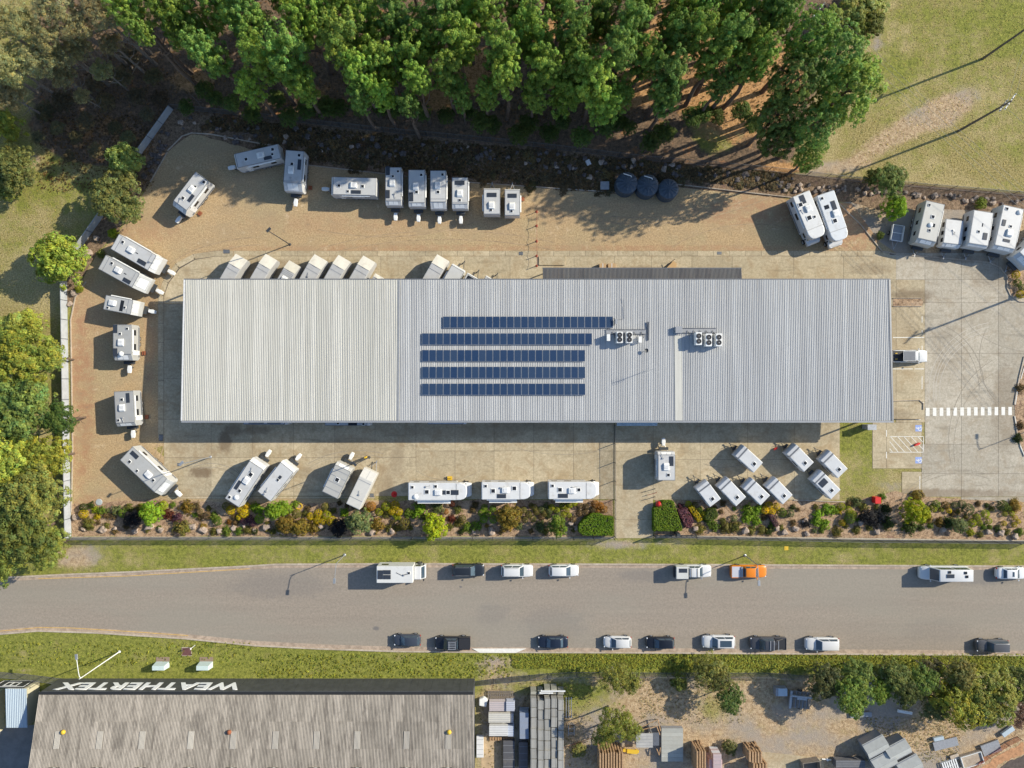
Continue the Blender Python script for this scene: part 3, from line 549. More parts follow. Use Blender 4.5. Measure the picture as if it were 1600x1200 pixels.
# ---------------------------------------------------------------- sign building, south-west
wz = 4.27; a0, a1 = W(95, 1060), W(742, 1060); fy = a0.y; ridge = fy-11.6; rs = math.atan2(2.25, 10.0)
wb = thing('factory', 'old factory with weathered grey corrugated roof and a dark street wall lettered in white', 'factory')
MB().box(a0.x, a1.x, ridge-9, fy-.1, 0, wz-.1).build('wall', simple('dark_wall', (0.07, 0.07, 0.075), .8, 0, .15, 1), wb)
nb = 60; bw = (a1.x-a0.x)/nb; cm = simple('charcoal_cladding', (0.062, 0.064, 0.066), .6, 0, .2, .8)
bm_ = MB().box(.01, bw-.01, -.1, 0, 0, wz).mesh('cladding_panel', cm)
for k in range(nb): inst('cladding_panel', bm_, wb, (a0.x+k*bw, fy+rnd.uniform(-.012, .0), 0))
MB().box(a0.x-.3, a1.x, fy-.62, fy-.11, wz-.15, wz+.03).build('gutter', simple('black_gutter', (.02, .02, .02), .6), wb)
def corr(L, w, n, h, mat, name, rows=1, gap=0.0):
    mb = MB(); pts = []
    for i in range(n*4+1): pts.append((w*i/(n*4), h*(.5+.5*math.sin(i*math.pi/2))))
    k = len(pts); mb.add([(x, y, z) for y in (0, -L) for x, z in pts], [(i, k+i, k+i+1, i+1) for i in range(k-1)])
    mb.add([(0,0,-.012),(w,0,-.012),(w,-L,-.012),(0,-L,-.012)], [(0,1,2,3)]); return mb.mesh(name, mat)
ns = 62; rw_ = (a1.x-a0.x+.5)/ns; rl = [0, 3.55, 7.1, 11.75]
for r_ in range(3):
    L = (rl[r_+1]-rl[r_])/1.0; cm2 = corr(L+.12, rw_-.006, 5, .07, M['fibro'], 'roof_sheet')
    for k in range(ns):
        y = -rl[r_]*math.cos(rs); z = rl[r_]*math.sin(rs)+(2-r_)*.0+.02*r_
        inst('roof_sheet', cm2, wb, (a0.x-.3+k*rw_, fy-.5+y, wz+.03+z+rnd.uniform(0, .012)), (-rs, 0, 0))
back = corr(9, rw_-.006, 5, .07, M['fibro'], 'roof_sheet_back')
tag(None, None) if False else None
for k in range(ns): inst('roof_sheet', back, wb, (a0.x-.3+k*rw_, fy-.5-rl[3]*math.cos(rs)-.02, wz+.02+rl[3]*math.sin(rs)), (rs, 0, 0))
def roofpt(px, py):
    z = 5.0
    for _ in range(6):
        p = W(px, py, z); z = wz+.03+(fy-.5-p.y)*math.tan(rs)
    return W(px, py, z)
sk = mat_roof('fibreglass_skylight', (0.31, 0.285, 0.25), (0.42, 0.39, 0.34), (0.28, 0.26, 0.24), 1.2)
for i, px in enumerate((92, 158, 224, 300, 366, 432, 496, 559, 636, 701)):
    p = roofpt(px, 1142); s_ = corr(2.3, .85, 5, .05, sk, 'skylight'); inst('skylight', s_, wb, (p.x-.42, p.y, p.z+.10), (-rs, 0, 0))
for i, px in enumerate((100, 359, 702)):
    p = roofpt(px, 1143); tag(MB().lathe([(.3,.0),(.34,.15),(.26,.33),(0.05,.4)], 10).build('roof_vent', [M['yellow'], M['rust'], M['yellow']][i], None, p+Vector((0,0,.08)), smooth=True), 'small %s dome vent on the weathered factory roof, %s' % (['mustard', 'orange', 'yellow'][i], ['leftmost of three', 'middle of three', 'rightmost of three'][i]), 'roof vent', 'small coloured roof vents')
for i, px in enumerate((85, 152, 220, 295, 362, 427, 492, 557, 634, 698)):
    p = roofpt(px, 1200); v = thing('turbine_vent', 'white ridge ventilator on the weathered factory roof, %s from the left' % ['first','second','third','fourth','fifth','sixth','seventh','eighth','ninth','tenth'][i], 'roof vent', (p.x, p.y-.15, p.z-.1), 0, 'ridge ventilators on the factory roof')
    MB().box(-.75, .75, -.6, .25, -.1, .35).build('upstand', M['darksteel'], v); MB().lathe([(.36,.3),(.52,.45),(.52,.7),(.3,.88),(.05,.92)], 12, (.15,-.1)).build('hood', M['white'], v, smooth=True)
tx = bpy.data.curves.new('lettering', 'FONT'); tx.body = 'WEATHERTEX'; tx.extrude = .03; tx.offset = .035; tx.space_character = 1.06; to = bpy.data.objects.new('t', tx); COL.objects.link(to); bpy.context.view_layer.update()
tm = bpy.data.meshes.new_from_object(to.evaluated_get(bpy.context.evaluated_depsgraph_get())); bpy.data.objects.remove(to); tm.name = 'lettering'; tm.materials.append(simple('white_lettering', (.8, .8, .8), .6))
co = np.array([v.co[:] for v in tm.vertices]); mn, mx_ = co.min(0), co.max(0)
t0, t1 = W(375, 1073, 2.9), W(88, 1073, 2.9); sx = (t0.x-t1.x)/(mx_[0]-mn[0]); sz = 2.35/(mx_[1]-mn[1])
lo = inst('lettering', tm, wb, (t0.x+mn[0]*sx, fy+.03, 1.5-mn[1]*sz), (R(90), 0, R(180)), (sx, sz, 1))
# little blue-roofed kiosk and its sign, far left
A, B = W(8, 1076, 2.9), W(43, 1137, 2.7); g = thing('kiosk', 'small lean-to shelter with pale blue ribbed roof beside the factory', 'shelter', (A.x, A.y, 0)); mm = ribbed(A.y-B.y, (B.x-A.x)/4-.01, 3, .05, .08, mat=M['roofb'])
for k in range(4): inst('roof_sheet', mm, g, (k*(B.x-A.x)/4, 0, 2.9), (math.atan2(.2, A.y-B.y), 0, 0))
MB().box(.1, B.x-A.x-.1, -(A.y-B.y)+.1, -.1, 0, 2.6).build('wall', simple('cream_wall', (.5, .46, .32), .8), g)
g = thing('shed', 'cream walled shed at the left edge beside the blue-roofed shelter', 'shed', W(-2, 1076, 0)); MB().box(-3, .9, -6, 0, 0, 2.4).build('wall', simple('cream_cladding', (.55, .5, .33), .8, 0, .1), g); MB().box(-3.1, 1, -6.1, .1, 2.4, 2.5).build('roof', simple('cream_roof', (.52, .5, .36), .7, 0, .1), g)
g = thing('sign_board', 'dark hoarding sign with white border and a white E at the left fence', 'sign', W(30, 1062, 0))
s_ = MB().box(-2.2, 2.6, -.1, .02, .3, 2.6).build('panel', M['darksteel'], g); MB().box(-2.0, 2.4, .03, .06, .4, .5).box(-2.0, 2.4, .03, .06, 2.4, 2.5).box(-2.0, -1.9, .03, .06, .5, 2.4).box(2.3, 2.4, .03, .06, .5, 2.4).build('border', M['white'], s_)
MB().box(-.9, 1.1, .03, .06, 2.05, 2.2).box(-.9, 1.1, .03, .06, .9, 1.05).box(-.05, .15, .03, .06, 1.05, 2.05).box(-.9, -.75, .03, .06, 1.05, 2.05).box(.95, 1.1, .03, .06, 1.05, 2.05).build('letter', M['white'], s_)
for x in (-1.8, 2.2): MB().box(x-.06, x+.06, -.2, -.1, 0, 2.6).build('post', M['steel'], g)
sheet('painted_shade_sheet', [(-100,1140),(60,1132),(60,1230),(-100,1230)], .02, simple('painted_ground_shade', (.2, .19, .18), .9, 0, .15, .7))  # dark ground sheet stands in for the shadow left of the factory
# ---------------------------------------------------------------- vehicles
_c = {}
def wheel_meshes(r, wd):
    k = (round(r, 2), round(wd, 2))
    if k not in _c:
        t = MB().cyl((0,-wd/2,0),(0,wd/2,0), r, 18).mesh('tyre', M['tyre'], bevel=.02, seg=1)
        q = MB().cyl((0,-wd/2-.008,0),(0,wd/2+.008,0), r*.6, 12)
        for i in range(5):
            a = i*2*math.pi/5; q.cyl((0,-wd/2-.02,0),(math.cos(a)*r*.55,-wd/2-.02,math.sin(a)*r*.55), .03, 4)
        _c[k] = (t, q.mesh('rim', M['alloy']))
    return _c[k]
def wheel(par, x, y, r=.34, wd=.22):
    t, q = wheel_meshes(r, wd); o = inst('wheel', t, par, (x, y, r)); inst('rim', q, o)
def slabq(name, P, mat, par, u=(.06,.94), v=(.08,.9), off=.012, th=.02):
    """glass pane lying proud of the quad P (P0,P1 bottom, P2,P3 top)"""
    P = [Vector(p) for p in P]; nrm = (P[1]-P[0]).cross(P[3]-P[0]).normalized()
    bl = lambda a, b: (P[0]*(1-a)+P[1]*a)*(1-b)+(P[3]*(1-a)+P[2]*a)*b
    q = [bl(u[0],v[0]), bl(u[1],v[0]), bl(u[1],v[1]), bl(u[0],v[1])]
    mb = MB().add([p+nrm*off for p in q]+[p-nrm*th for p in q], [(0,1,2,3),(7,6,5,4),(0,4,5,1),(1,5,6,2),(2,6,7,3),(3,7,4,0)])
    return mb.build(name, mat, par)
ST = {'sedan': [(-.5,.55,.78),(-.485,.74,.90),(-.455,.86,.97),(-.36,.96,1.0),(-.2,1,.98),(.1,1,.95),(.25,.985,.92),(.34,.96,.87),(.41,.90,.81),(.455,.81,.75),(.485,.68,.68),(.5,.48,.58)],
      'suv': [(-.5,.66,.93),(-.485,.80,1.03),(-.455,.90,1.09),(-.3,1,1.10),(0,1,1.08),(.2,1,1.06),(.33,.98,1.02),(.41,.94,.96),(.455,.87,.90),(.485,.75,.82),(.5,.56,.7)],
      'ute': [(-.5,.90,.98),(-.495,.95,1.02),(-.4,.97,1.03),(-.1,.98,1.05),(.1,1,1.07),(.25,1,1.05),(.34,.98,1.0),(.42,.93,.95),(.46,.86,.89),(.485,.76,.82),(.5,.58,.7)],
      'van': [(-.5,.90,1.2),(-.49,.95,1.3),(-.4,1,1.3),(0,1,1.3),(.25,1,1.25),(.38,.97,1.1),(.45,.9,.98),(.485,.82,.85),(.5,.7,.7)]}
CB = {'sedan': (-.36,.22,-.24,.08,1.43), 'hatch': (-.475,.24,-.40,.06,1.48), 'suv': (-.48,.22,-.42,.07,1.72), 'ute': (-.16,.26,-.13,.13,1.78), 'van': (-.48,.36,-.46,.22,1.95), 'highvan': (-.49,.33,-.47,.22,2.6), 'singlecab': (.0,.28,.02,.17,1.75)}
def car(kind, px, py, L, wd, head, col, label, rails=False, extra=None, name='parked_car', cat='car', group='vehicles parked along the street', dz=.9):
    p = W(px, py, dz); g = thing(name, label, cat, (p.x, p.y, .02), 0 if head > 0 else math.pi, group); hw = wd/2
    st = ST['van' if 'van' in kind else 'suv' if kind == 'suv' else 'ute' if kind in ('ute','singlecab') else 'sedan']
    mb = MB(); rings = []
    for t, f, z in st:
        a = hw*f; half = [(a*.88,.24),(a,.45),(a*.985,z-.2),(a*.93,z-.06),(a*.80,z-.01),(a*.4,z+.015),(0,z+.02)]
        rings.append([(t*L, y, zz) for y, zz in half]+[(t*L, -y, zz) for y, zz in half[-2::-1]])
    k = len(rings[0]); mb.add([q for r in rings for q in r], [(i*k+j, i*k+(j+1)%k, (i+1)*k+(j+1)%k, (i+1)*k+j) for i in range(len(rings)-1) for j in range(k)]+[tuple(range(k))[::-1], tuple((len(rings)-1)*k+j for j in range(k))])
    mb.build('body', M['paint'], g, col=col, smooth=True)
    b0, b1, t0, t1, zt = CB[kind]; zb = .97 if 'van' not in kind else 1.1
    if kind in ('suv','ute','singlecab'): zb = 1.03
    bw, tw = hw*.91, hw*(.70 if 'van' not in kind else .84); b0, b1, t0, t1 = (x*L for x in (b0, b1, t0, t1))
    B = [(b0,-bw,zb),(b1,-bw*.97,zb-.03),(b1,bw*.97,zb-.03),(b0,bw,zb)]; T = [(t0,-tw*.97,zt-.03),(t1,-tw,zt-.04),(t1,tw,zt-.04),(t0,tw*.97,zt-.03)]; mid = (t0+t1)/2
    cab = MB().add(B+T+[(mid,-tw*.98,zt),(mid,tw*.98,zt)], [(0,1,5,8,4),(2,3,7,9,6),(1,2,6,5),(3,0,4,7),(4,8,9,7),(8,5,6,9),(0,3,2,1)])
    cab.build('cabin', M['paint'], g, col=col, bevel=.07, seg=2, smooth=True)
    slabq('windscreen', (B[1],B[2],T[2],T[1]), M['glass'], g, (.05,.95), (.10,.93)); 
    slabq('rear_window', (B[3],B[0],T[0],T[3]), M['glass'], g, (.08,.92), (.3,.9))
    nw = 1 if kind in ('singlecab',) else 2
    for i in range(nw):
        u = (.08+.44*i, .48+.44*i) if nw == 2 else (.1,.9)
        slabq('side_window', (B[0],B[1],T[1],T[0]), M['glass'], g, u, (.22,.88)); slabq('side_window', (B[2],B[3],T[3],T[2]), M['glass'], g, (1-u[1],1-u[0]), (.22,.88))
    r = .33 if kind in ('sedan','hatch') else .38
    for x in (-.30*L, .31*L):
        for y in (-1, 1): wheel(g, x, y*(hw-.10), r)
    zf = st[-2][2]
    for y in (-1, 1):
        MB().cbox((.462*L, y*hw*.72, zf-.02), (.16, .28, .12), -y*.5).build('headlight', M['lens'], g, bevel=.03); MB().cbox((-.488*L, y*hw*.76, st[0][2]-.1), (.10, .26, .16), y*.25).build('tail_light', M['redlens'], g, bevel=.02)
        MB().cbox((b1-.22, y*(hw+.09), zb+.06), (.14, .22, .14), 0).build('mirror', M['paint'], g, bevel=.03, col=col)
        if rails: MB().cyl((t0+.1, y*tw*.9, zt+.05), (t1-.15, y*tw*.9, zt+.04), .022, 6).build('roof_rail', M['steel'], g)
    MB().tube([(t1+(b1-t1)*.9, -.05, zb+.08), (t1+(b1-t1)*.7, -.5, zb+.2)], .012, 4).build('wiper', M['black'], g)
    if extra: extra(g, L, hw, (b0, b1, t0, t1, zt, tw), col)
    return g
def ute_tray(g, L, hw, c, col):
    b0 = c[0]; MB().box(-.49*L, b0-.06, -hw*.82, hw*.82, 1.03, 1.06).build('tray_liner', M['black'], g)
    q = MB(); 
    for y in (-1, 1): q.box(-.49*L, b0-.04, y*hw*.90-.04, y*hw*.90+.04, .95, 1.14)
    q.box(-.495*L, -.485*L, -hw*.9, hw*.9, .9, 1.13).build('tray_side', M['paint'], g, col=col)
def ute_tonneau(g, L, hw, c, col):
    ute_tray(g, L, hw, c, col); MB().box(-.48*L, c[0]-.10, -hw*.84, hw*.84, 1.06, 1.13).build('tonneau_cover', M['black'], g, bevel=.03); q = MB()
    for i in range(5): q.box(c[2]+.12, c[3]-.1, -hw*.6+i*hw*.28, -hw*.6+i*hw*.28+.10, c[4]+.08, c[4]+.12)
    for x in (c[2]+.2, c[3]-.25): q.box(x-.04, x+.04, -hw*.62, hw*.62, c[4]+.02, c[4]+.08)
    q.build('roof_rack', M['steel'], g)
def ute_rack(g, L, hw, c, col):
    ute_tray(g, L, hw, c, col); q = MB()
    for x in (c[2]+.15, (c[2]+c[3])/2, c[0]-.35): q.box(x-.04, x+.04, -hw*.75, hw*.75, c[4]+.04, c[4]+.09)
    q.build('roof_rack', M['steel'], g); q = MB()
    for y in (-1, 1): q.cyl((c[0]-.1, y*hw*.8, 1.1), (c[0]-.1, y*hw*.7, 1.65), .035).cyl((c[0]-.1, y*hw*.7, 1.65), (-.4*L, y*hw*.8, 1.12), .035)
    q.build('sports_bar', M['black'], g)
def ute_canopy(cc, solar=False, short=0):
    def f(g, L, hw, c, col):
        x0, x1 = -.495*L, c[0]-.06-short; w_ = hw*.95
        MB().box(x0, x1, -w_, w_, .95, 1.85).build('canopy', M['van'], g, bevel=.05, col=cc); MB().box(x0-.28, x0, -w_*.9, w_*.9, 1.0, 1.45).build('spare_wheel_box', M['black'], g, bevel=.04)
        if solar: MB().box(x0+.4, x0+1.6, .05, .65, 1.855, 1.89).build('solar_panel', M['solarv'], g)
        q = MB(); 
        for x in (c[2]+.2, c[3]-.3): q.box(x-.03, x+.03, -hw*.7, hw*.7, c[4]+.03, c[4]+.07)
        q.build('roof_bar', M['black'], g)
    return f
def ute_pale(g, L, hw, c, col):
    ute_tray(g, L, hw, c, col); MB().box(-.485*L, c[0]-.42, -hw*.84, hw*.84, 1.06, 1.16).build('tonneau_cover', M['van'], g, bevel=.03, col=(.55,.55,.6)); MB().box(c[0]-.40, c[0]-.12, -hw*.8, hw*.8, 1.06, 1.3).build('tool_box', M['steel'], g, bevel=.02)
def sunroof(g, L, hw, c, col): MB().box(c[2]+.35, c[3]-.35, -hw*.5, hw*.5, c[4]+.0, c[4]+.012).build('sunroof', M['glass'], g, bevel=.01)
def smallhatch(g, L, hw, c, col): MB().box(c[3]-.75, c[3]-.45, -hw*.4, hw*.4, c[4], c[4]+.012).build('sunroof', M['glass'], g)
def van_gear(g, L, hw, c, col):
    z = c[4]+.005; MB().box(-.35*L+2.0, -.35*L+3.1, -.25, .3, z, z+.05).build('solar_panel', M['solarv'], g)
    for x, y in ((-.43*L+.9,-.45),(-.1*L+.9,-.55),(-.40*L+.5,.1)): MB().box(x-.2, x+.2, y-.2, y+.2, z-.02, z+.07).build('roof_hatch', M['tint'], g, bevel=.03)
WHITE=(.66,.66,.655); BLK=(.012,.014,.02); CHA=(.06,.062,.07); NAVY=(.015,.022,.04)
car('suv', 732, 891, 4.75, 1.88, 1, (.02,.024,.03), 'near-black wagon with silver roof rails parked between the camper truck and a white wagon', rails=True)
car('suv', 808, 892, 4.75, 1.86, 1, WHITE, 'white four-wheel drive wagon parked between the dark wagon and the white hatchback', rails=True)
car('hatch', 881, 892, 4.5, 1.8, 1, WHITE, 'plain white hatchback parked on its own at the right end of the western row')
car('ute', 1083, 892.5, 5.5, 1.9, 1, WHITE, 'white ute with a pale canopy carrying a solar panel', extra=ute_canopy((.6,.6,.57), True), name='pickup_truck', cat='ute')
car('ute', 1170, 893, 5.35, 1.9, 1, (.75,.22,.01), 'bright orange ute with a pale tray cover', extra=ute_pale, name='pickup_truck', cat='ute')
car('highvan', 1479, 897, 7.1, 2.1, -1, WHITE, 'long white high-roof campervan with solar panel on the north side of the street', extra=van_gear, name='campervan', cat='van', dz=1.6)
car('sedan', 1582, 896, 4.6, 1.82, 1, (.7,.71,.72), 'silver white sedan cut by the right edge of the view', extra=smallhatch)
car('hatch', 636, 1001, 4.0, 1.75, -1, (.05,.06,.08), 'small slate grey hatchback, leftmost on the southern side of the street')
car('ute', 707, 1005, 5.3, 1.92, -1, BLK, 'black ute with roof rack and closed tray cover beside the concrete driveway apron', extra=ute_tonneau, name='pickup_truck', cat='ute')
car('sedan', 864, 1004, 4.5, 1.8, -1, NAVY, 'dark navy sedan parked alone right of the concrete driveway apron')
car('hatch', 965, 1004, 4.15, 1.76, -1, WHITE, 'white hatchback parked on the southern side left of a small black hatchback')
car('hatch', 1032, 1005, 4.2, 1.76, -1, BLK, 'small black hatchback with red tail lights between two white cars')
car('suv', 1123, 1003, 4.85, 1.9, -1, WHITE, 'white wagon with a dark sunroof on the southern side', extra=sunroof)
car('ute', 1200, 1005.5, 5.35, 1.9, -1, CHA, 'charcoal double-cab ute with silver roof bars and open black tray', extra=ute_rack, name='pickup_truck', cat='ute')
car('suv', 1285, 1006.5, 5.0, 1.9, -1, WHITE, 'large white wagon with no sunroof, rightmost white car on the southern side', rails=False)
car('suv', 1551, 1009.5, 4.75, 1.86, -1, (.09,.09,.095), 'dark grey wagon at the far right of the southern side', rails=True)
def canopy_rack(g, L, hw, c, col):
    MB().box(-.49*L, c[0]-.05, -hw*.82, hw*.82, 1.03, 1.07).build('tray_liner', M['black'], g); q = MB().box(c[0]-.7, c[3]-.4, -hw*.78, hw*.78, c[4]+.06, c[4]+.10); q.build('roof_platform', M['steel'], g); MB().box(c[0]-.6, c[3]-.5, -hw*.7, hw*.7, c[4]+.10, c[4]+.12).build('platform_mat', M['trimd'], g)
    for y in (-.5, .35): MB().box(-.44*L, -.38*L, y, y+.12, 1.08, 1.14).build('fuel_can', M['yellow'], g)
car('ute', 1422, 556.5, 5.3, 1.92, 1, WHITE, 'white ute with a dark roof platform in the car park bay', extra=canopy_rack, name='pickup_truck', cat='ute', group=None)

# camper truck: box body and flat cab
def roof_bits(g, items, L, wd, z):
    for it in items:
        k, u, v = it[0], it[1]*L, it[2]*wd
        if k == 'h':
            s = (it[3] if len(it) > 3 else .38)*1.4; h_ = MB().box(u-s/2, u+s/2, v-s/2, v+s/2, z-.01, z+.07).build('roof_hatch', M['white'], g, bevel=.02); MB().box(u-s*.38, u+s*.38, v-s*.38, v+s*.38, z+.07, z+.08).build('hatch_glass', M['tint'], h_)
        elif k == 'a':
            a_ = MB().yprism([(u-.55,z-.01),(u-.48,z+.22),(u+.35,z+.28),(u+.58,z+.1),(u+.58,z-.01)], v-.40, v+.40).build('air_conditioner', M['white'], g, bevel=.07, seg=2); MB().box(u-.25, u+.2, v-.25, v+.25, z+.235, z+.27).build('grille', M['trimw'], a_)
        elif k == 's':
            l, w_ = it[3], it[4]; MB().box(u-l/2, u+l/2, v-w_/2, v+w_/2, z+.03, z+.06).build('solar_panel', M['solarv'], g)
        elif k == 'd':
            d_ = MB().lathe([(.36,z),(.36,z+.1),(.25,z+.2),(.05,z+.24)], 16, (u, v)).build('satellite_dome', M['white'], g, smooth=True)
        elif k == 't':
            MB().tube([(u-.35,v-.1,z+.1),(u+.3,v+.12,z+.12)], .03).box(u-.42, u-.25, v-.2, v+.05, z, z+.14).build('antenna', M['steel'], g)
        elif k == 'r':
            MB().box(u-.03, u+.03, -wd*.46, wd*.46, z-.005, z+.03).build('roof_seam', M['trim'], g)
        elif k == 'b':
            MB().box(u-it[3]/2, u+it[3]/2, v-it[4]/2, v+it[4]/2, z, z+.02).build('dark_panel', M['tint'], g)
def frame_of(r, f, z):
    a, b = W(*r, z), W(*f, z); d = (b-a).xy; return (a.xy+b.xy)/2, d.length, math.atan2(d.y, d.x)
def caravan(label, r, f, wpx, items=None, h=2.75, nose=1.1, col=(0.619,0.619,0.611), cover=None, hitch=1, tandem=True, side=1, step=False, awn=True, group='caravans in the yard', name='caravan', cat='caravan', fin=None, band=None, windows=True, slope=.8, low=.42, gasbox=True):
    c, L, a = frame_of(r, f, h); wd = wpx/PPM*(1-h/H); g = thing(name, label, cat, (c.x, c.y, .012), a, group); X = L/2
    prof = [(-X+.25,low),(-X,low+.35),(-X,h-.05),(-X+.08,h),(X-nose,h),(X,h-nose*slope),(X,low+.5),(X-.3,low)] if nose > .05 else [(-X,low),(-X,h),(X,h),(X,low)]
    MB().yprism(prof, -wd/2, wd/2).build('body', M['vinyl' if cover else 'van'], g, col=cover or col, bevel=.05, ang=28)
    # roof skin: a slightly proud panel with its own edge trim
    MB().box(-X+.12, X-nose-.03, -wd/2+.08, wd/2-.08, h-.02, h+.018).build('roof_panel', M['vinyl' if cover else 'van'], g, col=tuple(x*(.90 if not cover else 1) for x in (cover or col)), bevel=.012, seg=1)
    if not cover: MB().box(-X+.06, X-nose, -wd/2+.005, -wd/2+.065, h-.015, h+.012).box(-X+.06, X-nose, wd/2-.065, wd/2-.005, h-.015, h+.012).box(-X+.03, -X+.09, -wd/2+.07, wd/2-.07, h-.015, h+.012).box(X-nose-.03, X-nose+.04, -wd/2+.07, wd/2-.07, h-.015, h+.014).build('edge_trim', M['trimd'], g)
    if nose > .4:
        q = MB(); 
        for y in (-wd*.3, 0, wd*.3) if not cover else (0,): q.add([(X-nose+.04,y-.02,h+.012),(X-.04,y-.02,h-nose*slope+.05),(X-.04,y+.02,h-nose*slope+.05),(X-nose+.04,y+.02,h+.012)], [(0,1,2,3)])
        q.build('nose_seam', M['trim'], g)
        if not cover and windows: slabq('front_window', ((X,-wd/2,h-nose*slope),(X,wd/2,h-nose*slope),(X-nose,wd/2,h),(X-nose,-wd/2,h)), M['white'], g, (.2,.8), (.15,.8), .02)
    if band: MB().box(X-nose-.12, X-nose+.08, -wd/2-.004, wd/2+.004, h-.5, h+.024).build('dark_band', M[band], g)
    roof_bits(g, items or [], L, wd, h+.018)
    if windows:
        for s_ in (-1, 1):
            y = s_*wd/2
            for u, l in ((-.28, .8), (.12, .9)) if s_ == side else ((-.3, .7), (.0, .6), (.26, .6)):
                MB().box(u*L-l/2, u*L+l/2, min(y, y+s_*.02), max(y, y+s_*.02), 1.5, 2.05).build('window', M['tint'], g)
            MB().box(-X+.3, X-.5, min(y, y+s_*.012), max(y, y+s_*.012), .55, .85).build('checker_plate', M['trimd'], g)
        y = side*wd/2; d_ = MB().box(.28*L-.33, .28*L+.33, min(y, y+side*.025), max(y, y+side*.025), .6, 2.3).build('door', M['white'], g); MB().box(.28*L-.25, .28*L-.18, min(y+side*.025, y+side*.05), max(y+side*.025, y+side*.05), 1.3, 1.45).build('handle', M['black'], d_)
        if awn: MB().cyl((-.36*L, side*(wd/2+.09), h-.22), (.26*L, side*(wd/2+.09), h-.22), .09, 10).build('awning_roll', M['white'], g)
    for x in ((-.05*L-.42, -.05*L+.42) if tandem else (-.04*L,)):
        for s_ in (-1, 1): wheel(g, x, s_*(wd/2-.13), .33, .2)
    if hitch >= 0: MB().cyl((X-.3,-wd*.3,.5),(X+1.25,0,.5),.045).cyl((X-.3,wd*.3,.5),(X+1.25,0,.5),.045).box(X+1.15, X+1.45, -.06, .06, .44, .56).build('drawbar', M['darksteel'] if hitch == 2 else M['steel'], g)
    if hitch >= 0: MB().cyl((X+1.0,.12,.08),(X+1.0,.12,.85),.035).cyl((X+1.0,.06,.1),(X+1.0,.18,.1),.1,10).build('jockey_wheel', M['darksteel'], g)
    if hitch == 1:
        MB().prism([(X+.7,-.2),(X+1.3,-.30),(X+1.85,-.22),(X+1.85,.22),(X+1.3,.30),(X+.7,.2)], .56, .95).build('hitch_cover', M['white'], g, bevel=.06)
    if gasbox: MB().box(X+.08, X+.5, -wd*.28, wd*.28, .55, 1.0).build('gas_locker', M['darksteel'], g, bevel=.03)
    if step: o = MB().box(-.3, .3, -.28, .28, .12, .16).box(-.26, .26, .10, .28, .24, .28).build('step', M['rust'], g, (.28*L, side*(wd/2+.42), 0))
    if fin: fin(g, L, wd, h)
    return g
I1 = [('h',-.42,.25),('h',-.15,.1),('a',-.22,-.05),('s',0,-.25,1.1,.55),('t',.25,.2)]
caravan('pale caravan with an orange step beside it, angled at the western yard corner', (316,276),(277,327), 26, [('h',-.42,.3),('h',-.2,.05,.3),('a',-.1,-.02),('s',.08,.26,1.2,.5),('h',.2,-.12),('t',.3,-.2)], step=True, side=1, nose=.7, h=2.8)
caravan('pale blue-white caravan slanting along the northern rocks with its nose to the west', (437,236),(367,252), 23, [('h',-.36,-.2),('h',-.33,.12,.3),('a',-.08,0),('s',-.22,.28,1.2,.5),('h',.25,.05)], side=1, nose=.25, hitch=1, h=2.8)
caravan('pale caravan with sloped white nose standing beside the rocks, west of the horizontal one', (461,235),(456,297), 29, [('h',-.38,.25),('h',-.15,-.1),('s',-.15,.3,1.5,.5),('a',.0,-.12),('t',.25,-.1),('r',.28,0)], h=2.9, step=True, side=1)
caravan('cream caravan parked lengthways with its nose to the west beyond the north yard', (588,292),(517,290), 28, [('h',.32,0,.34),('a',0,-.05),('h',-.2,0),('s',-.06,.32,1.4,.5),('h',.12,.3,.3)], nose=.35, h=2.7)
caravan('caravan with two solar panels, first of four in the northern row', (614.5,261),(614.5,320), 25, [('s',-.4,-.33,1.3,.55),('h',-.38,.3,.3),('h',-.25,-.02,.3),('a',-.08,-.05),('s',.22,-.33,1.2,.55),('t',.28,.1),('r',.36,0)], nose=.6)
caravan('pale caravan with one solar panel low on its roof, second in the northern row', (651,265),(651,322), 26, [('h',-.35,.28,.34),('a',-.04,-.05),('s',.25,-.32,1.3,.6),('h',.12,.0)], nose=.5)
caravan('pale caravan with cream nose, third of four in the northern row', (684.5,266),(684.5,325), 25, [('h',-.38,.28,.34),('a',-.1,-.02),('h',.08,0),('r',.26,0)], nose=.9)
caravan('shorter caravan with a wide solar panel at its rear, fourth in the northern row', (718.5,277),(718.5,325), 25, [('s',-.32,0,.6,1.4),('a',.02,0),('h',.25,0,.3),('r',.32,0)], nose=.6)
caravan('small caravan with an A-frame pointing at the rocks, left of the last pair', (768.5,335),(768.5,294), 26, [('s',.24,0,.6,1.4),('a',-.16,.02),('h',-.34,.05,.3)], nose=.2, hitch=0, h=2.5, tandem=False, gasbox=False)
caravan('small caravan with an A-frame pointing at the rocks, right of the last pair', (800.5,337),(800.5,295), 24, [('s',.24,0,.6,1.3),('a',-.16,.02),('h',-.34,.05,.3)], nose=.2, hitch=0, h=2.5, tandem=False, gasbox=False, step=True, side=-1)
caravan('long white caravan, upper of the parallel slanted pair in the western yard', (179,377),(245,415), 27, [('r',-.4,0),('h',-.34,.2,.34),('a',-.12,.05),('b',.02,.05,.4,.12),('s',.2,-.26,1.3,.6),('r',.3,0),('t',.38,0)], h=2.9, nose=.8, step=False)
caravan('long caravan with grey nose, lower of the parallel slanted pair in the western yard', (159,409),(226,446), 25, [('r',-.4,0),('h',-.3,.22,.34),('a',-.12,.05),('b',.04,.05,.4,.12),('s',.14,-.28,1.2,.55),('r',.22,0)], h=2.9, nose=1.5, col=(0.533,0.533,0.516))
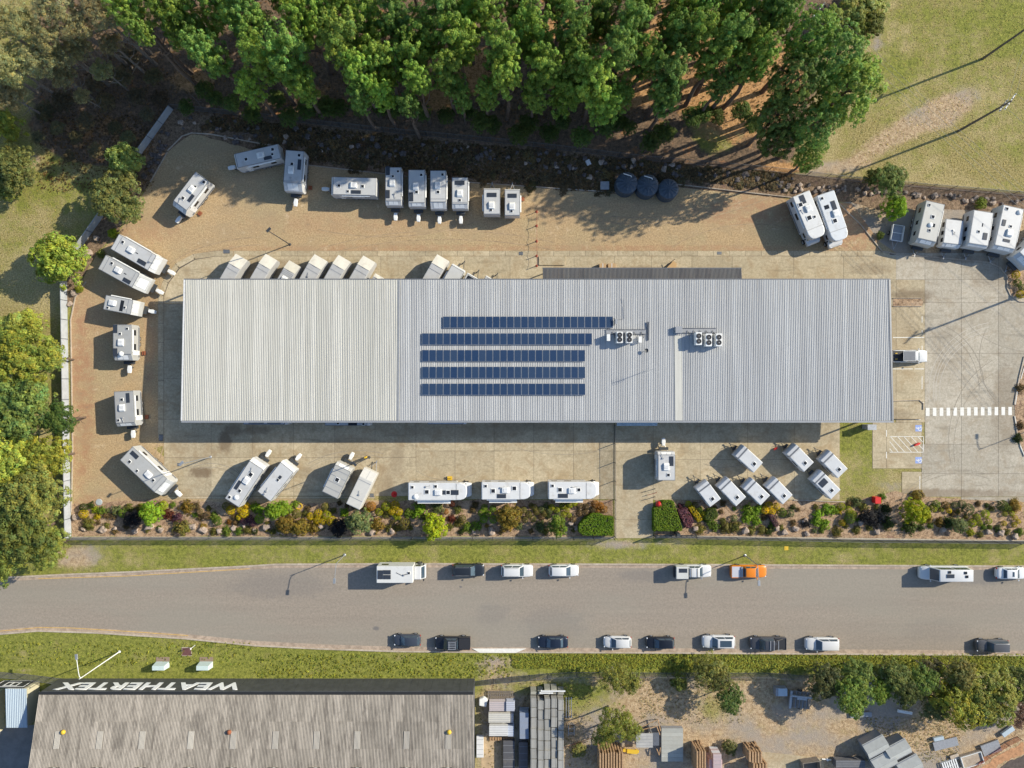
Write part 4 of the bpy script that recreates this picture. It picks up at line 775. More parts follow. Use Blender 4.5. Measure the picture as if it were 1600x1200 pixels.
caravan('short caravan with grey wrapped nose and a dark roof panel, near the west fence', (163,472),(214,482), 23, [('b',0.04,-.02,.5,1.6),('a',-.25,.05),('h',-.36,-.33,.28),('h',.14,-.1,.3),('r',.22,0)], h=2.7, nose=.8, col=(0.516,0.516,0.499), tandem=False)
caravan('grey caravan with its side awning rail and rust red step, nose towards the street, upper', (191,507),(191,563), 29, [('s',-.38,-.36,1.2,.6),('h',-.38,.28,.3),('h',-.24,-.1,.3),('a',0,-.05),('s',.28,-.36,1.2,.6),('d',.32,-.05)], h=2.7, nose=.9, col=(0.447,0.447,0.430), step=True, side=1, slope=.5)
caravan('short grey caravan standing between the grey one above and the shed shadow', (193,611),(196,666), 30, [('s',-.3,.22,1.4,.5),('h',-.26,-.1,.36),('a',-.03,-.1),('h',.32,-.33,.3),('t',.32,-.1)], h=2.7, nose=.5, col=(0.430,0.430,0.421), step=True, side=1)
def openhatch(g, L, wd, h):
    MB().box(-.02*L, .32*L, -wd/2-.62, -wd/2-.02, 1.55, 1.6).build('raised_hatch', M['white'], g); MB().cyl((.0*L,-wd/2,1.3),(.0*L,-wd/2-.5,1.54),.02,5).cyl((.3*L,-wd/2,1.3),(.3*L,-wd/2-.5,1.54),.02,5).build('gas_strut', M['steel'], g)
caravan('long caravan with a raised side hatch, slanted beside the south-west gravel', (197,708),(258,765), 29, [('s',-.36,.25,1.3,.6),('h',-.34,-.2,.36),('h',-.12,-.28,.3),('a',.08,0),('h',.22,-.06,.34),('r',.3,0)], h=2.85, nose=.9, col=(0.516,0.516,0.499), fin=openhatch)
caravan('white caravan with a satellite dome, nose to the shed, left of a slanted pair', (362,786),(404,722), 26, [('h',-.42,.3,.34),('d',-.35,-.05),('h',-.2,.0),('s',-.12,.28,1.4,.5),('a',.05,0),('h',.2,-.02,.5),('t',.3,.1)], h=2.85, nose=.6)
caravan('clean white caravan with one small dark hatch, right of a slanted pair', (412,776),(451,727), 26, [('h',.05,-.05,.3),('s',.1,-.05,.9,.4),('t',-.3,.1),('t',-.38,.1)], h=2.85, nose=.4, col=(0.671,0.671,0.662))
caravan('cream caravan with ribbed pop-top roof and tall shadow near the yellow bollard', (515,774),(538,727), 27, [('r',-.3,0),('r',-.1,0),('r',.1,0),('h',.02,0,.5),('r',.28,0)], h=2.9, nose=.5, col=(0.516,0.507,0.473))
caravan('caravan wrapped in a pale cover, right of the cream pop-top caravan', (551,792),(578,736), 23, [('r',-.28,0),('t',-.1,0),('r',.2,0)], h=2.7, cover=(.62,.60,.55), nose=1.3, hitch=0, windows=False, slope=.45, gasbox=False)
caravan('white caravan with charcoal trim on the display concrete, nose to the shed', (1041.5,751),(1041.5,706), 27, [('s',.18,-.28,1.4,.6),('a',-.02,.02),('h',-.3,-.1),('t',.35,.25)], h=2.85, nose=.45, side=1, hitch=1, col=(0.636,0.636,0.628))
# north-east outside row
NE = dict(group='caravans parked outside the north-east fence', hitch=0)
caravan('long weathered white caravan, leftmost of the outside row by the north-east rocks', (1462,316),(1447,381), 30, [('h',-.4,-.3,.3),('h',-.15,.02,.4),('d',.05,-.02),('h',.18,.0,.34),('b',.04,.18,.5,.3)], h=2.9, nose=.6, col=(0.568,0.559,0.516), **NE)
caravan('low plain white pop-top caravan between two tall ones in the outside row', (1492,343),(1487,386), 28, [('t',-.02,0),('b',0,.05,.4,.12)], h=2.2, nose=.5, col=(0.688,0.688,0.679), tandem=False, **NE)
caravan('white caravan with dark roof panel, third in the outside row', (1537,330),(1528,386), 31, [('b',-.12,.05,.5,.14),('s',.18,.26,1.0,.6),('h',.08,-.1,.3)], h=2.9, nose=.4, col=(0.688,0.688,0.679), **NE)
caravan('tall white caravan with a satellite dome, fourth in the outside row', (1584,323),(1569,391), 33, [('d',-.4,.3),('h',-.42,-.3,.34),('s',-.1,-.3,.9,.5),('a',.1,.05),('h',-.05,.05,.3),('s',.28,.0,.4,1.0)], h=3.0, nose=.5, col=(0.671,0.671,0.662), **NE)
caravan('pale caravan nosing in at the right edge above the island garden', (1650,356),(1598,410), 30, [('a',0,0),('h',.25,0)], h=2.8, nose=.8, col=(0.533,0.568,0.602), **NE)

# caravans backed under the north eave
dx, dy = -.50, .866
for i, (fx, fy_, w_, cov, nose, txt, its) in enumerate((
    (375,401,21,(.66,.63,.55),1.6,'white nose cover, westernmost under the north eave',[('r',.1,0)]), (422,401,21,(.66,.63,.55),1.6,'white nose cover, second from the west under the north eave',[('r',.1,0)]),
    (459,411,20,(.60,.57,.48),1.3,'ribbed grey roof and rusty drawbar, third under the north eave',[('r',.14,0),('r',.18,0),('r',.22,0),('a',.0,0)]), (500,402,23,(.66,.63,.55),1.5,'white nose cover, fourth from the west under the north eave',[('r',.1,0),('t',-.02,.1)]),
    (537,403,22,(.66,.63,.55),1.5,'white nose cover, fifth from the west under the north eave',[('r',.1,0)]), (576,404,22,(.66,.63,.55),1.5,'nose cover and a blue flap, sixth under the north eave',[('r',.1,0)]),
    (593,431,16,(.64,.60,.52),.5,'only its corner showing, seventh under the north eave',[]), (692,402,22,(.66,.63,.55),1.5,'white nose cover, first of the eastern group under the eave',[('r',.1,0)]),
    (717,417,23,None,.3,'rounded bare white roof, second of the eastern group under the eave',[]), (740,431,22,None,.2,'dark roof window, third of the eastern group under the eave',[('b',.36,0,1.0,1.5)]), (770,436,24,None,.2,'dark roof window just showing, last of the eastern group',[('b',.36,0,1.0,1.5)]))):
    L = 62
    caravan('%scaravan with %s' % ('covered ' if cov else 'white ', txt), (fx+dx*L, fy_+dy*L), (fx, fy_), w_, its, h=2.6, nose=nose, col=(0.654,0.654,0.636), cover=(.50,.50,.50) if cov else None, hitch=-1 if cov else 2, windows=not cov, slope=.35, group='caravans backed under the north eave', gasbox=False)
    if cov:
        c, LL, a = frame_of((fx+dx*L, fy_+dy*L), (fx, fy_), 2.6); wd = w_/PPM*.975; g = [o for o in bpy.data.objects if o.name.startswith('caravan') and o.parent is None][-1]
        g = bpy.data.objects[max((o.name for o in bpy.data.objects if o.parent is None and o.name.startswith('caravan')), key=lambda s: int(s.split('.')[-1]) if '.' in s else 0)]
        X = LL/2; MB().add([(X-nose-.02,-wd/2,2.64),(X-nose-.02,0,2.70),(X-nose-.02,wd/2,2.64),(X+.03,-wd/2,2.62-nose*.35),(X+.03,0,2.55-nose*.3),(X+.03,wd/2,2.62-nose*.35),(X+.03,-wd/2,1.2),(X+.03,wd/2,1.2)], [(0,3,4,1),(1,4,5,2),(3,6,7,5,4)]).build('nose_cover', M['vinyl'], g, col=cov)
# vehicles peeking out below the south gutter
for x0, x1, yb, t in ((380,449,663.5,'pale campervan roof with long dark windows, leftmost below the south gutter'), (507,578,665,'white motorhome roof edge with dark skylights, middle below the south gutter'), (668,728,663,'plain white van roof edge, rightmost below the south gutter')):
    its = {380:[('s',-.2,-.36,2.2,.3),('s',.2,-.36,2.0,.3)], 507:[('b',.12,-.35,1.3,.6),('h',.36,-.4,.3),('h',-.2,-.35,.3)], 668:[('r',-.4,0),('r',.3,0)]}[x0]
    caravan(t, (x0, yb-12), (x1, yb-12), 24, its, h=2.9, nose=.4, col=(0.602,0.611,0.628), hitch=0, group='vans parked under the south gutter', name='campervan', cat='van', gasbox=False)

# motorhomes
def motorhome(label, r, f, wpx, items, h=3.0, col=(0.688,0.688,0.679), awn=1, luton=1.5, open_awning=False, group=None):
    c, L, a = frame_of(r, f, h-.6); wd = wpx/PPM*(1-h/H); g = thing('motorhome', label, 'motorhome', (c.x, c.y, .02), a, group); X = L/2; bx = X-2.1
    MB().yprism([(-X,.5),(-X,h-.08),(-X+.1,h),(bx,h),(bx,.5)], -wd/2, wd/2).build('body', M['van'], g, col=col, bevel=.06)
    ln = bx+luton; pl = [(bx-.05,-wd/2),(bx+.55,-wd/2),(ln-.45,-wd*.44),(ln-.12,-wd*.34),(ln,-wd*.16),(ln,wd*.16),(ln-.12,wd*.34),(ln-.45,wd*.44),(bx+.55,wd/2),(bx-.05,wd/2)]
    MB().prism(pl, 1.95, h-.04).build('overcab', M['van'], g, col=tuple(min(.85, x*1.03) for x in col), bevel=.12, seg=3, smooth=False, ang=50)
    hw = wd*.43; mb = MB(); pr = [(bx-.1,.4),(bx-.1,1.93),(bx+.7,1.9),(bx+1.35,1.25),(X-.25,1.12),(X,.85),(X,.4)]
    mb.yprism(pr, -hw, hw, yin=[1,.92,.86,1,.95,.85,.85]).build('cab', M['paint'], g, col=WHITE, bevel=.06, ang=25)
    slabq('windscreen', ((bx+1.35,-hw,1.25),(bx+1.35,hw,1.25),(bx+.7,hw*.86,1.9),(bx+.7,-hw*.86,1.9)), M['glass'], g, (.04,.96), (.03,.95), .015)
    for s_ in (-1, 1):
        y = s_*hw*.97; MB().box(bx+.1, bx+.75, min(y, y+s_*.05), max(y, y+s_*.05), 1.2, 1.75).build('cab_window', M['tint'], g)
        MB().box(bx+.95, bx+1.1, min(s_*(hw+.02), s_*(hw+.35)), max(s_*(hw+.02), s_*(hw+.35)), 1.2, 1.5).build('mirror', M['black'], g); MB().cbox((X-.12, s_*hw*.62, .9), (.2,.3,.16), -s_*.3).build('headlight', M['lens'], g, bevel=.02)
        y = s_*wd/2
        for u, l in ((-.38, .8), (-.12, 1.0)): MB().box(u*L-l/2, u*L+l/2, min(y, y+s_*.02), max(y, y+s_*.02), 1.6, 2.2).build('window', M['tint'], g)
        for x in (-.24*L, bx+1.25): wheel(g, x, s_*(wd/2-.22), .36, .24)
        MB().box(-X+.3, bx-.2, min(y, y+s_*.012), max(y, y+s_*.012), .7, .95).build('stripe', M['trimd'], g)
    if open_awning: MB().box(-.36*L, .17*L, -awn*(-1)*0+min(awn*wd/2, awn*(wd/2+.62)), max(awn*wd/2, awn*(wd/2+.62)), h-.85, h-.80).build('awning_canopy', M['white'], g)
    MB().cyl((-.40*L, awn*(wd/2+.08), h-.3), (.15*L, awn*(wd/2+.08), h-.3), .10, 10).build('awning_roll', M['white'], g)
    MB().box(bx-.05, bx+.0, -wd*.47, wd*.47, h-.01, h+.02).build('roof_seam', M['trim'], g)
    roof_bits(g, items, L, wd, h); return g
def yellowstep(g): pass
G1 = 'motorhomes parked in a line beside the front garden'
m1 = motorhome('long white motorhome with two solar panels and a yellow ladder, leftmost of the line', (638.5,767),(736,767), 27, [('h',-.43,.25,.34),('d',-.38,-.3),('h',-.2,-.02,.5),('a',-.02,-.05),('h',-.06,.3,.36),('s',.06,-.05,1.4,.6),('h',.14,-.05,.5),('s',.23,-.05,1.4,.7),('t',-.18,.3)], open_awning=True, awn=-1, group=G1)
motorhome('white motorhome with dark panel beside its awning, middle of the line', (752.5,766),(835,766), 27, [('h',-.42,.28,.34),('h',-.28,0,.5),('a',-.05,.05),('t',-.1,.2),('s',-.12,-.3,1.3,.6),('h',.12,.15,.5)], open_awning=True, awn=-1, group=G1)
motorhome('white motorhome nearest the driveway fence, rightmost of the line', (856.5,765.5),(938,765.5), 27, [('h',-.42,.28,.34),('h',-.28,.05,.5),('a',-.05,.0),('t',0,.2),('s',-.22,-.3,1.4,.6),('h',.08,.05,.4)], open_awning=True, awn=-1, group=G1)
q = MB().box(-.35,.35,-.3,.3,.1,.2).box(-.35,.35,.0,.3,.3,.4).build('step', M['yellow'], None, W(703,747)); tag(q, 'yellow plastic step standing above the leftmost motorhome', 'step')
G2 = 'motorhomes beside the north-east gravel'
motorhome('white motorhome with grey hatch near its rear, left of the north-east pair', (1249,304),(1279,378), 28, [('s',-.38,-.05,1.3,.7),('h',-.3,-.28,.5),('a',-.18,.05),('h',.0,-.1,.55),('h',.02,.2,.3),('t',-.15,-.3)], awn=-1, h=3.1, group=G2)
motorhome('blue-tinged white motorhome with dark square panels, right of the north-east pair', (1287,303),(1314,382), 28, [('h',-.42,-.3,.34),('s',-.22,.2,1.5,.6),('b',-.24,-.2,.6,.7),('a',-.08,.15),('h',.05,-.02,.5)], awn=-1, h=3.1, col=(0.636,0.662,0.688), group=G2)
# box camper truck on the street
p0, L, a = frame_of((590,895.5),(664,895.5), 2.2); g = thing('camper_truck', 'white camper truck with roof solar panels, parked west of the dark wagon', 'camper truck', (p0.x, p0.y, .02), 0, 'vehicles parked along the street'); X = L/2
MB().box(-X, X-1.65, -1.22, 1.22, .6, 3.0).build('body', M['van'], g, col=(0.688,0.688,0.662), bevel=.07)
MB().yprism([(X-1.6,.4),(X-1.6,2.2),(X-.62,2.2),(X-.12,1.35),(X,1.2),(X,.4)], -1.0, 1.0, yin=[1,.95,.93,1,1,1]).build('cab', M['paint'], g, col=WHITE, bevel=.06, ang=25)
slabq('windscreen', ((X-.12,-1,1.35),(X-.12,1,1.35),(X-.62,.93,2.2),(X-.62,-.93,2.2)), M['glass'], g, (.06,.94), (.05,.9), .015)
for s_ in (-1, 1):
    MB().box(X-.35, X-.2, min(s_*1.02, s_*1.3), max(s_*1.02, s_*1.3), 1.3, 1.75).build('mirror', M['black'], g); y = s_*1.0; MB().box(X-1.4, X-.7, min(y, y+s_*.02), max(y, y+s_*.02), 1.3, 1.9).build('cab_window', M['tint'], g)
    y = s_*1.22; MB().box(-X+.6, -X+1.6, min(y, y+s_*.02), max(y, y+s_*.02), 1.6, 2.3).build('window', M['tint'], g)
    for x in (-X+1.5, X-1.0): wheel(g, x, s_*1.05, .4, .25)
roof_bits(g, [('s',-.42,0,.75,1.3),('s',-.28,.15,1.1,.62),('s',-.28,-.14,1.1,.62),('t',.12,0),('h',.18,.1,.3)], L, 2.44, 3.0)
MB().tube([(-.6,.3,3.03),(.2,-.1,3.03),(.9,.1,3.03)], .03).build('roof_cable', M['black'], g)

# eight small display trailers
TL = ['top left of the eight, nearest the shed shadow','upper of the right-hand three, nearest the shed','right-hand edge, beside the grass','with a dark solar panel on its roof','leftmost of the slanted row of four','second of the slanted row of four','third of the slanted row of four','rightmost of the slanted row of four']
for i, (f, r) in enumerate((((1154,702.5),(1185,731)),((1235,700),(1264,730)),((1288,710),(1317,740)),((1275,741.5),(1306,773)),((1095,755.5),(1118,786)),((1128,752),(1158,784)),((1167,754),(1196,782)),((1203,752),(1231,781)))):
    c, L, a = frame_of(r, f, 2.1); wd = 2.02; g = thing('camper_trailer', 'small white trailer with a dark band, %s' % TL[i], 'small caravan', (c.x, c.y, .034), a, 'small white trailers on the display concrete'); X = L/2
    MB().yprism([(-X,.5),(-X,2.02),(-X+.06,2.1),(X-.75,2.1),(X-.3,2.0),(X-.05,1.65),(X,1.2),(X-.12,.5)], -wd/2, wd/2).build('body', M['van'], g, col=(0.636,0.645,0.654), bevel=.07, seg=2, ang=20)
    MB().box(-X+.1, X-.95, -wd/2+.07, wd/2-.07, 2.09, 2.12).build('roof_panel', M['van'], g, col=(0.619,0.628,0.636), bevel=.012, seg=1); MB().box(X-.92, X-.72, -wd/2-.008, wd/2+.008, 1.2, 2.112).build('dark_band', M['trimd'], g)
    roof_bits(g, [('h',-.28,0,.42)]+([('s',.12,.05,.9,1.2)] if i == 3 else []), L, wd, 2.12)
    for s_ in (-1, 1): wheel(g, -.15, s_*(wd/2-.1), .33, .2); y = s_*wd/2; MB().box(-.9, .2, min(y, y+s_*.02), max(y, y+s_*.02), 1.3, 1.8).build('window', M['tint'], g); MB().box(-X+.1, X-.3, min(y, y+s_*.015), max(y, y+s_*.015), .5, .8).build('checker_plate', M['trim'], g)
    MB().cyl((X-.3,-wd*.3,.48),(X+1.0,0,.48),.045).cyl((X-.3,wd*.3,.48),(X+1.0,0,.48),.045).box(X+.95, X+1.25, -.06, .06, .42, .54).build('drawbar', M['darksteel'], g); MB().cyl((X+.75,.14,.06),(X+.75,.14,.8),.035).build('jockey_wheel', M['darksteel'], g)
    MB().box(X+.05, X+.35, -.4, .4, .5, .85).build('tool_box', M['darksteel'], g, bevel=.02)
# open box trailer in the outside row
c, L, a = frame_of((1405,352),(1401,376), 1.0); g = thing('box_trailer', 'small caged box trailer with pale mesh sides near the green tree', 'trailer', (c.x, c.y, .012), a); MB().box(-L/2, L/2, -.85, .85, .5, .56).build('floor', M['trim'], g); q = MB()
for y in (-.85, .85): q.box(-L/2, L/2, y-.03, y+.03, .56, 1.0)
for x in (-L/2, 0, L/2): q.box(x-.03, x+.03, -.85, .85, .9, .98)
q.build('cage', M['white'], g); MB().cyl((L/2,-.4,.5),(L/2+1.2,0,.5),.04).cyl((L/2,.4,.5),(L/2+1.2,0,.5),.04).build('drawbar', M['steel'], g)
for s_ in (-1, 1): wheel(g, 0, s_*1.0, .3, .18)
# ---------------------------------------------------------------- fences
pick = MB(); 
for k in range(24): x = .0625+k*.125; pick.box(x-.011, x+.011, -.011, .011, .03, 1.85)
pick.box(0, 3, -.02, .02, 1.80, 1.84).box(0, 3, -.02, .02, .12, .16)
pickm = pick.mesh('mesh_panel', M['chain']); postm = MB().box(-.035, .035, -.035, .035, 0, 2.05).mesh('post', M['darksteel'])
colm = MB().box(.01, 2.99, -.03, .03, .03, 1.5).box(0, 3, -.045, .045, 1.5, 1.54).mesh('panel', simple('pale_grey_panel', (.37, .39, .41), .6, 0, .12, 1.0)); colp = MB().box(-.05, .05, -.06, .06, 0, 1.56).mesh('post', M['trimd'])
def fence(pts, lab, pm, po, step=3.0, sc=1.0, cat='fence', name='fence', hs=1.0):
    P = [W(*p) for p in pts]; g = thing(name, lab, cat, P[0])
    for a, b in zip(P[:-1], P[1:]):
        d = b-a; n_ = max(1, round(d.length/step)); rz = math.atan2(d.y, d.x); l = d.length/n_
        for k in range(n_):
            q = a+d*(k/n_)-P[0]; inst('panel' if pm is colm else 'mesh_panel', pm, g, q, rz, (l/3, 1, hs)); inst('post', po, g, q, rz, (1, 1, hs))
    inst('post', po, g, P[-1]-P[0], 0, (1, 1, hs)); return g
fence([(271,171),(221,241)], 'pale grey solid panel fence at the north-west corner under the trees', colm, colp)
fence([(166,332),(122,394)], 'pale grey solid panel fence slanting between the grey-green tree and the round tree', colm, colp)
fence([(104.5,440),(106.5,560),(109,720),(111.5,839)], 'long pale grey solid panel fence along the western boundary', colm, colp)
fence([(111,839.5),(958,839.5)], 'dark wire mesh fence along the front garden west of the driveway', pickm, postm)
fence([(1085,838),(1340,843),(1610,845.5)], 'dark wire mesh fence along the front garden east of the driveway', pickm, postm)
fence([(273,170),(400,183),(500,195),(600,206),(800,225),(1000,249),(1100,258),(1200,267),(1350,285),(1420,291),(1610,307)], 'dark wire mesh fence between the rocks and the northern trees', pickm, postm)
fence([(959.5,664),(960.5,838)], 'low dark mesh fence between the display concrete and the motorhome yard', pickm, postm, hs=.75)
fence([(742,1064),(800,1057),(855,1052),(900,1050),(1040,1051),(1200,1051),(1262,1056)], 'grey wire mesh fence curving along the timber yard verge', pickm, postm)
fence([(-10,1049),(40,1053),(95,1060)], 'grey mesh fence at the left edge beside the dark sign', pickm, postm)
gt = thing('sliding_gate', 'dark steel sliding gate and track standing open east of the driveway', 'gate', W(1022, 836)); q = MB()
L = (1085-1000)/PPM
for z in (.1, 1.7): q.box(0, L*.75, -.03, .03, z, z+.07)
for k in range(9): q.box(k*L*.75/8-.03, k*L*.75/8+.03, -.03, .03, .1, 1.75)
q.build('gate_frame', M['darksteel'], gt); q = MB()
for k in range(50): q.box(.06+k*.122, .08+k*.122, -.01, .01, .15, 1.7)
q.build('bars', M['darksteel'], gt); MB().box(3.0, 3.5, .2, .6, 0, 1.9).box(-.1,.1,-.1,.1,0,1.9).build('motor_post', M['darksteel'], gt)
# chain bollards
for i, y in enumerate((331, 353, 377, 400, 415.5)):
    p = W(838.5, y); g = thing('bollard', 'rust red chain bollard, %s of five crossing the gravel' % ['northernmost','second','third','fourth','southernmost'][i], 'bollard', p, 0, 'rust red chain bollards'); MB().cyl((0,0,0),(0,0,1.0),.05,10).build('post', M['chainred'], g); MB().lathe([(.2,0),(.2,.05),(.06,.09)], 14).build('base', M['chainred'], g)
p, q_ = W(838.5, 331), W(838.5, 415.5); tag(MB().tube([(p.x, p.y+(q_.y-p.y)*t, .92-.18*math.sin(math.pi*((t*4)%1))) for t in np.linspace(0, 1, 33)], .02, 4).build('chain', M['chainred']), 'thin red chain strung between the five rust red bollards', 'chain')
p = W(578, 715); g = thing('bollard', 'yellow bollard beside the lamp post in the south yard', 'bollard', p+Vector((-.5,.1,0))); MB().cyl((0,0,0),(0,0,1.1),.14,12).build('post', M['yellow'], g); MB().lathe([(.2,0),(.2,.06),(.15,.08)], 12).build('base', M['darksteel'], g)
# small racks, hose, pads and boxes by the gate
for i, (x, y) in enumerate(((1016,765),(1018,771),(1016,777.5))):
    g = thing('cart_rail', 'thin dark rail bracket, %s of three on the driveway edge' % ['top','middle','bottom'][i], 'rail', W(x, y), R(16), 'rail brackets on the driveway'); MB().tube([(-.7,0,0),(-.7,0,.5),(.7,0,.5),(.7,0,0)], .03).build('rail', M['chainred'] if i == 1 else M['darksteel'], g); MB().box(-.75,-.65,-.15,.15,0,.03).box(.65,.75,-.15,.15,0,.03).build('foot', M['darksteel'], g)
g = thing('red_ball_sign', 'shiny red ball on a short stand at the hedge corner by the driveway', 'ball', W(1028, 787)); MB().cyl((0,0,0),(0,0,.5),.06,8).build('stand', M['darksteel'], g)
MB().lathe([(.02,.3),(.3,.38),(.46,.6),(.5,.85),(.44,1.1),(.28,1.27),(.02,1.34)], 18).build('ball', M['red'], g, smooth=True)
g = thing('sign_box', 'bright red cube sign among the shrubs near the car park lawn', 'sign', W(1366, 780)); MB().box(-.4,.4,-.45,.45,.0,1.1).build('box', M['red'], g, bevel=.02); MB().box(-.42,.42,-.47,.47,1.1,1.14).build('lid', M['red'], g)
g = thing('hose_coil', 'coiled yellow hose on the garden edge below the white caravans', 'hose', W(467, 791, .05))
q = MB()
for r_ in (.42, .5, .36):
    q.tube([(r_*math.cos(a)*1.15, r_*math.sin(a), .04+.03*(r_ > .4)) for a in np.linspace(0, 2*math.pi, 19)], .035, 5)
q.build('coil', M['yellow'], g)
tag(MB().lathe([(.5,0),(.5,.06),(.46,.09),(.02,.1)], 20).build('pit_cover', simple('pale_pit_cover', (.38,.42,.43), .7, 0, .1), None, W(155, 784.5)), 'round pale grey pit cover in the western garden bed', 'pit cover')
g = thing('red_cone', 'small red safety marker on the shaded concrete left of the motorhomes', 'cone', W(616, 772)); MB().lathe([(.5,0),(.5,.03),(.22,.06),(.06,.5),(.02,.52)], 12).build('cone', M['red'], g)
for px, py, s, t in ((1211,701,.32,'near the top left display trailer'),(1432,694,.55,'lying on the hatched no-parking area')):
    tag(MB().prism([(-s,-.1),(s*.2,-.16),(s,.05),(s*.4,.18),(-s*.6,.1)], .02, .35).build('red_flag', M['red'], None, W(px, py, .04), R(20), bevel=.03), 'small red folded marker %s' % t, 'marker')
g = thing('utility_cabinet', 'small grey cabinet with a slatted lid on the lawn below the warehouse corner', 'cabinet', W(1353, 666.5)); MB().box(-.6,.6,-.35,.35,0,1.7).build('body', M['trim'], g, bevel=.03); MB().box(-.65,.65,-.4,.4,1.7,1.78).build('lid', M['steel'], g)
for px, t in ((255, 'left'), (323, 'right')):
    g = thing('utility_cabinet', 'pale blue tapered utility cabinet on the verge, %s of the pair' % t, 'cabinet', W(px-.5, 1037), 0, 'pale blue utility cabinets'); MB().box(-1.0,1.0,-.1,1.0,0,.04).build('plinth', simple('brown_plinth', (.25,.18,.13), .9), g)
    MB().add([(-1,-.55,.0),(1,-.55,.0),(1,.35,0),(-1,.35,0),(-.85,-.4,1.5),(.95,-.4,1.5),(.95,.25,1.5),(-.85,.25,1.5)], [(0,3,2,1),(4,5,6,7),(0,1,5,4),(1,2,6,5),(2,3,7,6),(3,0,4,7)]).build('body', simple('pale_blue_cabinet', (.52,.62,.60), .5), g, bevel=.03); MB().box(-.02,.02,-.56,-.44,.2,1.3).build('door_gap', M['trimd'], g)
g = thing('service_pit', 'square brown pit lid with pale rim on the southern verge', 'pit', W(292, 1018)); MB().box(-.75,.75,-.65,.65,0,.06).build('rim', M['kerb'], g); MB().box(-.66,.66,-.56,.56,.06,.08).build('lid', simple('brown_lid', (.13,.055,.05), .8, 0, .2), g)
g = thing('marker_post', 'thin slanting marker post beside the brown pit lid', 'post', W(305, 1008)); MB().cyl((0,0,0),(0,0,1.6),.035,6).build('post', M['white'], g); MB().box(-.03,.03,-.12,.12,1.3,1.6).build('plate', M['white'], g)
tag(MB().box(-.3,.3,-.3,.3,0,.05).box(-.12,.12,-.12,.12,.05,.07).build('valve_cover', M['yellow'], None, W(1228.5, 856.5)), 'small yellow valve cover on the northern verge', 'valve cover')

# lamp posts and power poles
def lamp(px, py, h, arm, lab, mat='darksteel', head=(.5,.35)):
    g = thing('lamp_post', lab, 'lamp post', W(px, py), 0, 'lamp posts'); MB().cyl((0,0,0),(0,0,h),.09,8,.05).build('pole', M[mat], g); MB().lathe([(.22,0),(.22,.05),(.12,.1)], 8).build('base_plate', M[mat], g)
    ax_, ay_ = arm; q = MB(); pts = [(0,0,h-.5),(ax_*.08,ay_*.08,h-.12),(ax_*.3,ay_*.3,h),(ax_,ay_,h+.1)]; q.tube(pts, .045); q.build('arm', M[mat], g); a = math.atan2(ay_, ax_)
    MB().cbox((ax_*1.06,ay_*1.06,h+.1), (head[0]*1.5,head[1],.14), a).build('lantern', M['steel'] if mat != 'darksteel' else M[mat], g, bevel=.03)
lamp(187, 1018, 9.6, (-.3, 2.9), 'white curved lamp post leaning over the verge above the factory sign', 'white')
lamp(538.5, 867, 5.0, (-.2, -2.3), 'pale lamp post arching over the street west of the camper truck', 'steel'); lamp(1164, 868, 5.4, (.1, -2.4), 'dark lamp post arching over the orange ute', 'steel')
lamp(453, 382, 9.2, (.1, .1), 'dark lamp post on the gravel north of the covered caravans'); lamp(329, 714, 9.2, (.1, .1), 'grey lamp post in the south-west concrete corner', 'steel'); lamp(577, 714.5, 9.2, (-.1, .1), 'dark lamp post beside the yellow bollard')
lamp(1685, 643, 9.2, (0, 2.0), 'lamp post just outside the right edge of the view')
def ppole(px, py, h, ang, lab):
    g = thing('power_pole', lab, 'power pole', W(px, py), 0, 'timber power poles'); MB().cyl((0,0,0),(0,0,h),.19,10,.12).build('pole', M['pole'], g); ca, sa = math.cos(ang), math.sin(ang)
    for z, l in ((h-.3, 1.3), (h-1.6, .9)):
        q = MB().cbox((0,0,z), (2*l,.12,.12), ang).build('crossarm', M['white'], g)
        for k in (-.9,-.4,.4,.9): MB().lathe([(.07,z+.06),(.09,z+.14),(.04,z+.26)], 8, (k*l*ca, k*l*sa)).build('insulator', M['steel'], q)
    MB().tube([(0,0,h-2.4),(.5*ca,.5*sa,h-2.0),(.6*ca,.6*sa,h-1.0)], .04).build('cable_bracket', M['darksteel'], g)
    return W(px, py).xy, h, ang
PA = ppole(1229, 77, 11, R(50), 'timber power pole rising behind the big pine, crossarm above the tree'); PB = ppole(1535, 92, 11, R(50), 'timber power pole at the top right of the field'); PC = ppole(1497, 205, 11, R(55), 'timber power pole beside the sandy track in the field')
PD = ppole(1650, 440, 13.5, R(45), 'tall timber power pole outside the right edge of the view'); PE = (W(1120, -60).xy, 11, R(50)); PF = (W(1900, 700).xy, 11, R(48)); PG = (W(1650, -30).xy, 11, R(50)); PH = (W(1560, 620).xy+Vector((20,0)), 11, R(50))
def wires(A, B, lab, ks=(-.9,-.4,.4,.9), sag=.6):
    g = thing('power_lines', lab, 'power lines', (*A[0], 0), 0, 'overhead power lines')
    for k in ks:
        P = []
        for t in np.linspace(0, 1, 13):
            a = Vector((A[0].x+k*1.3*math.cos(A[2]), A[0].y+k*1.3*math.sin(A[2]), A[1])); b = Vector((B[0].x+k*1.3*math.cos(B[2]), B[0].y+k*1.3*math.sin(B[2]), B[1])); p = a.lerp(b, t); p.z -= sag*4*t*(1-t); P.append((p.x-A[0].x, p.y-A[0].y, p.z))
        MB().tube(P, .016, 4).build('wire', simple('pale_wire', (.35,.33,.28), .5) if 'wire' not in M else M['wire'], g)
M['wire'] = simple('pale_wire', (.42,.40,.34), .5)
PX2 = (W(1760, 560).xy, 12, R(45))
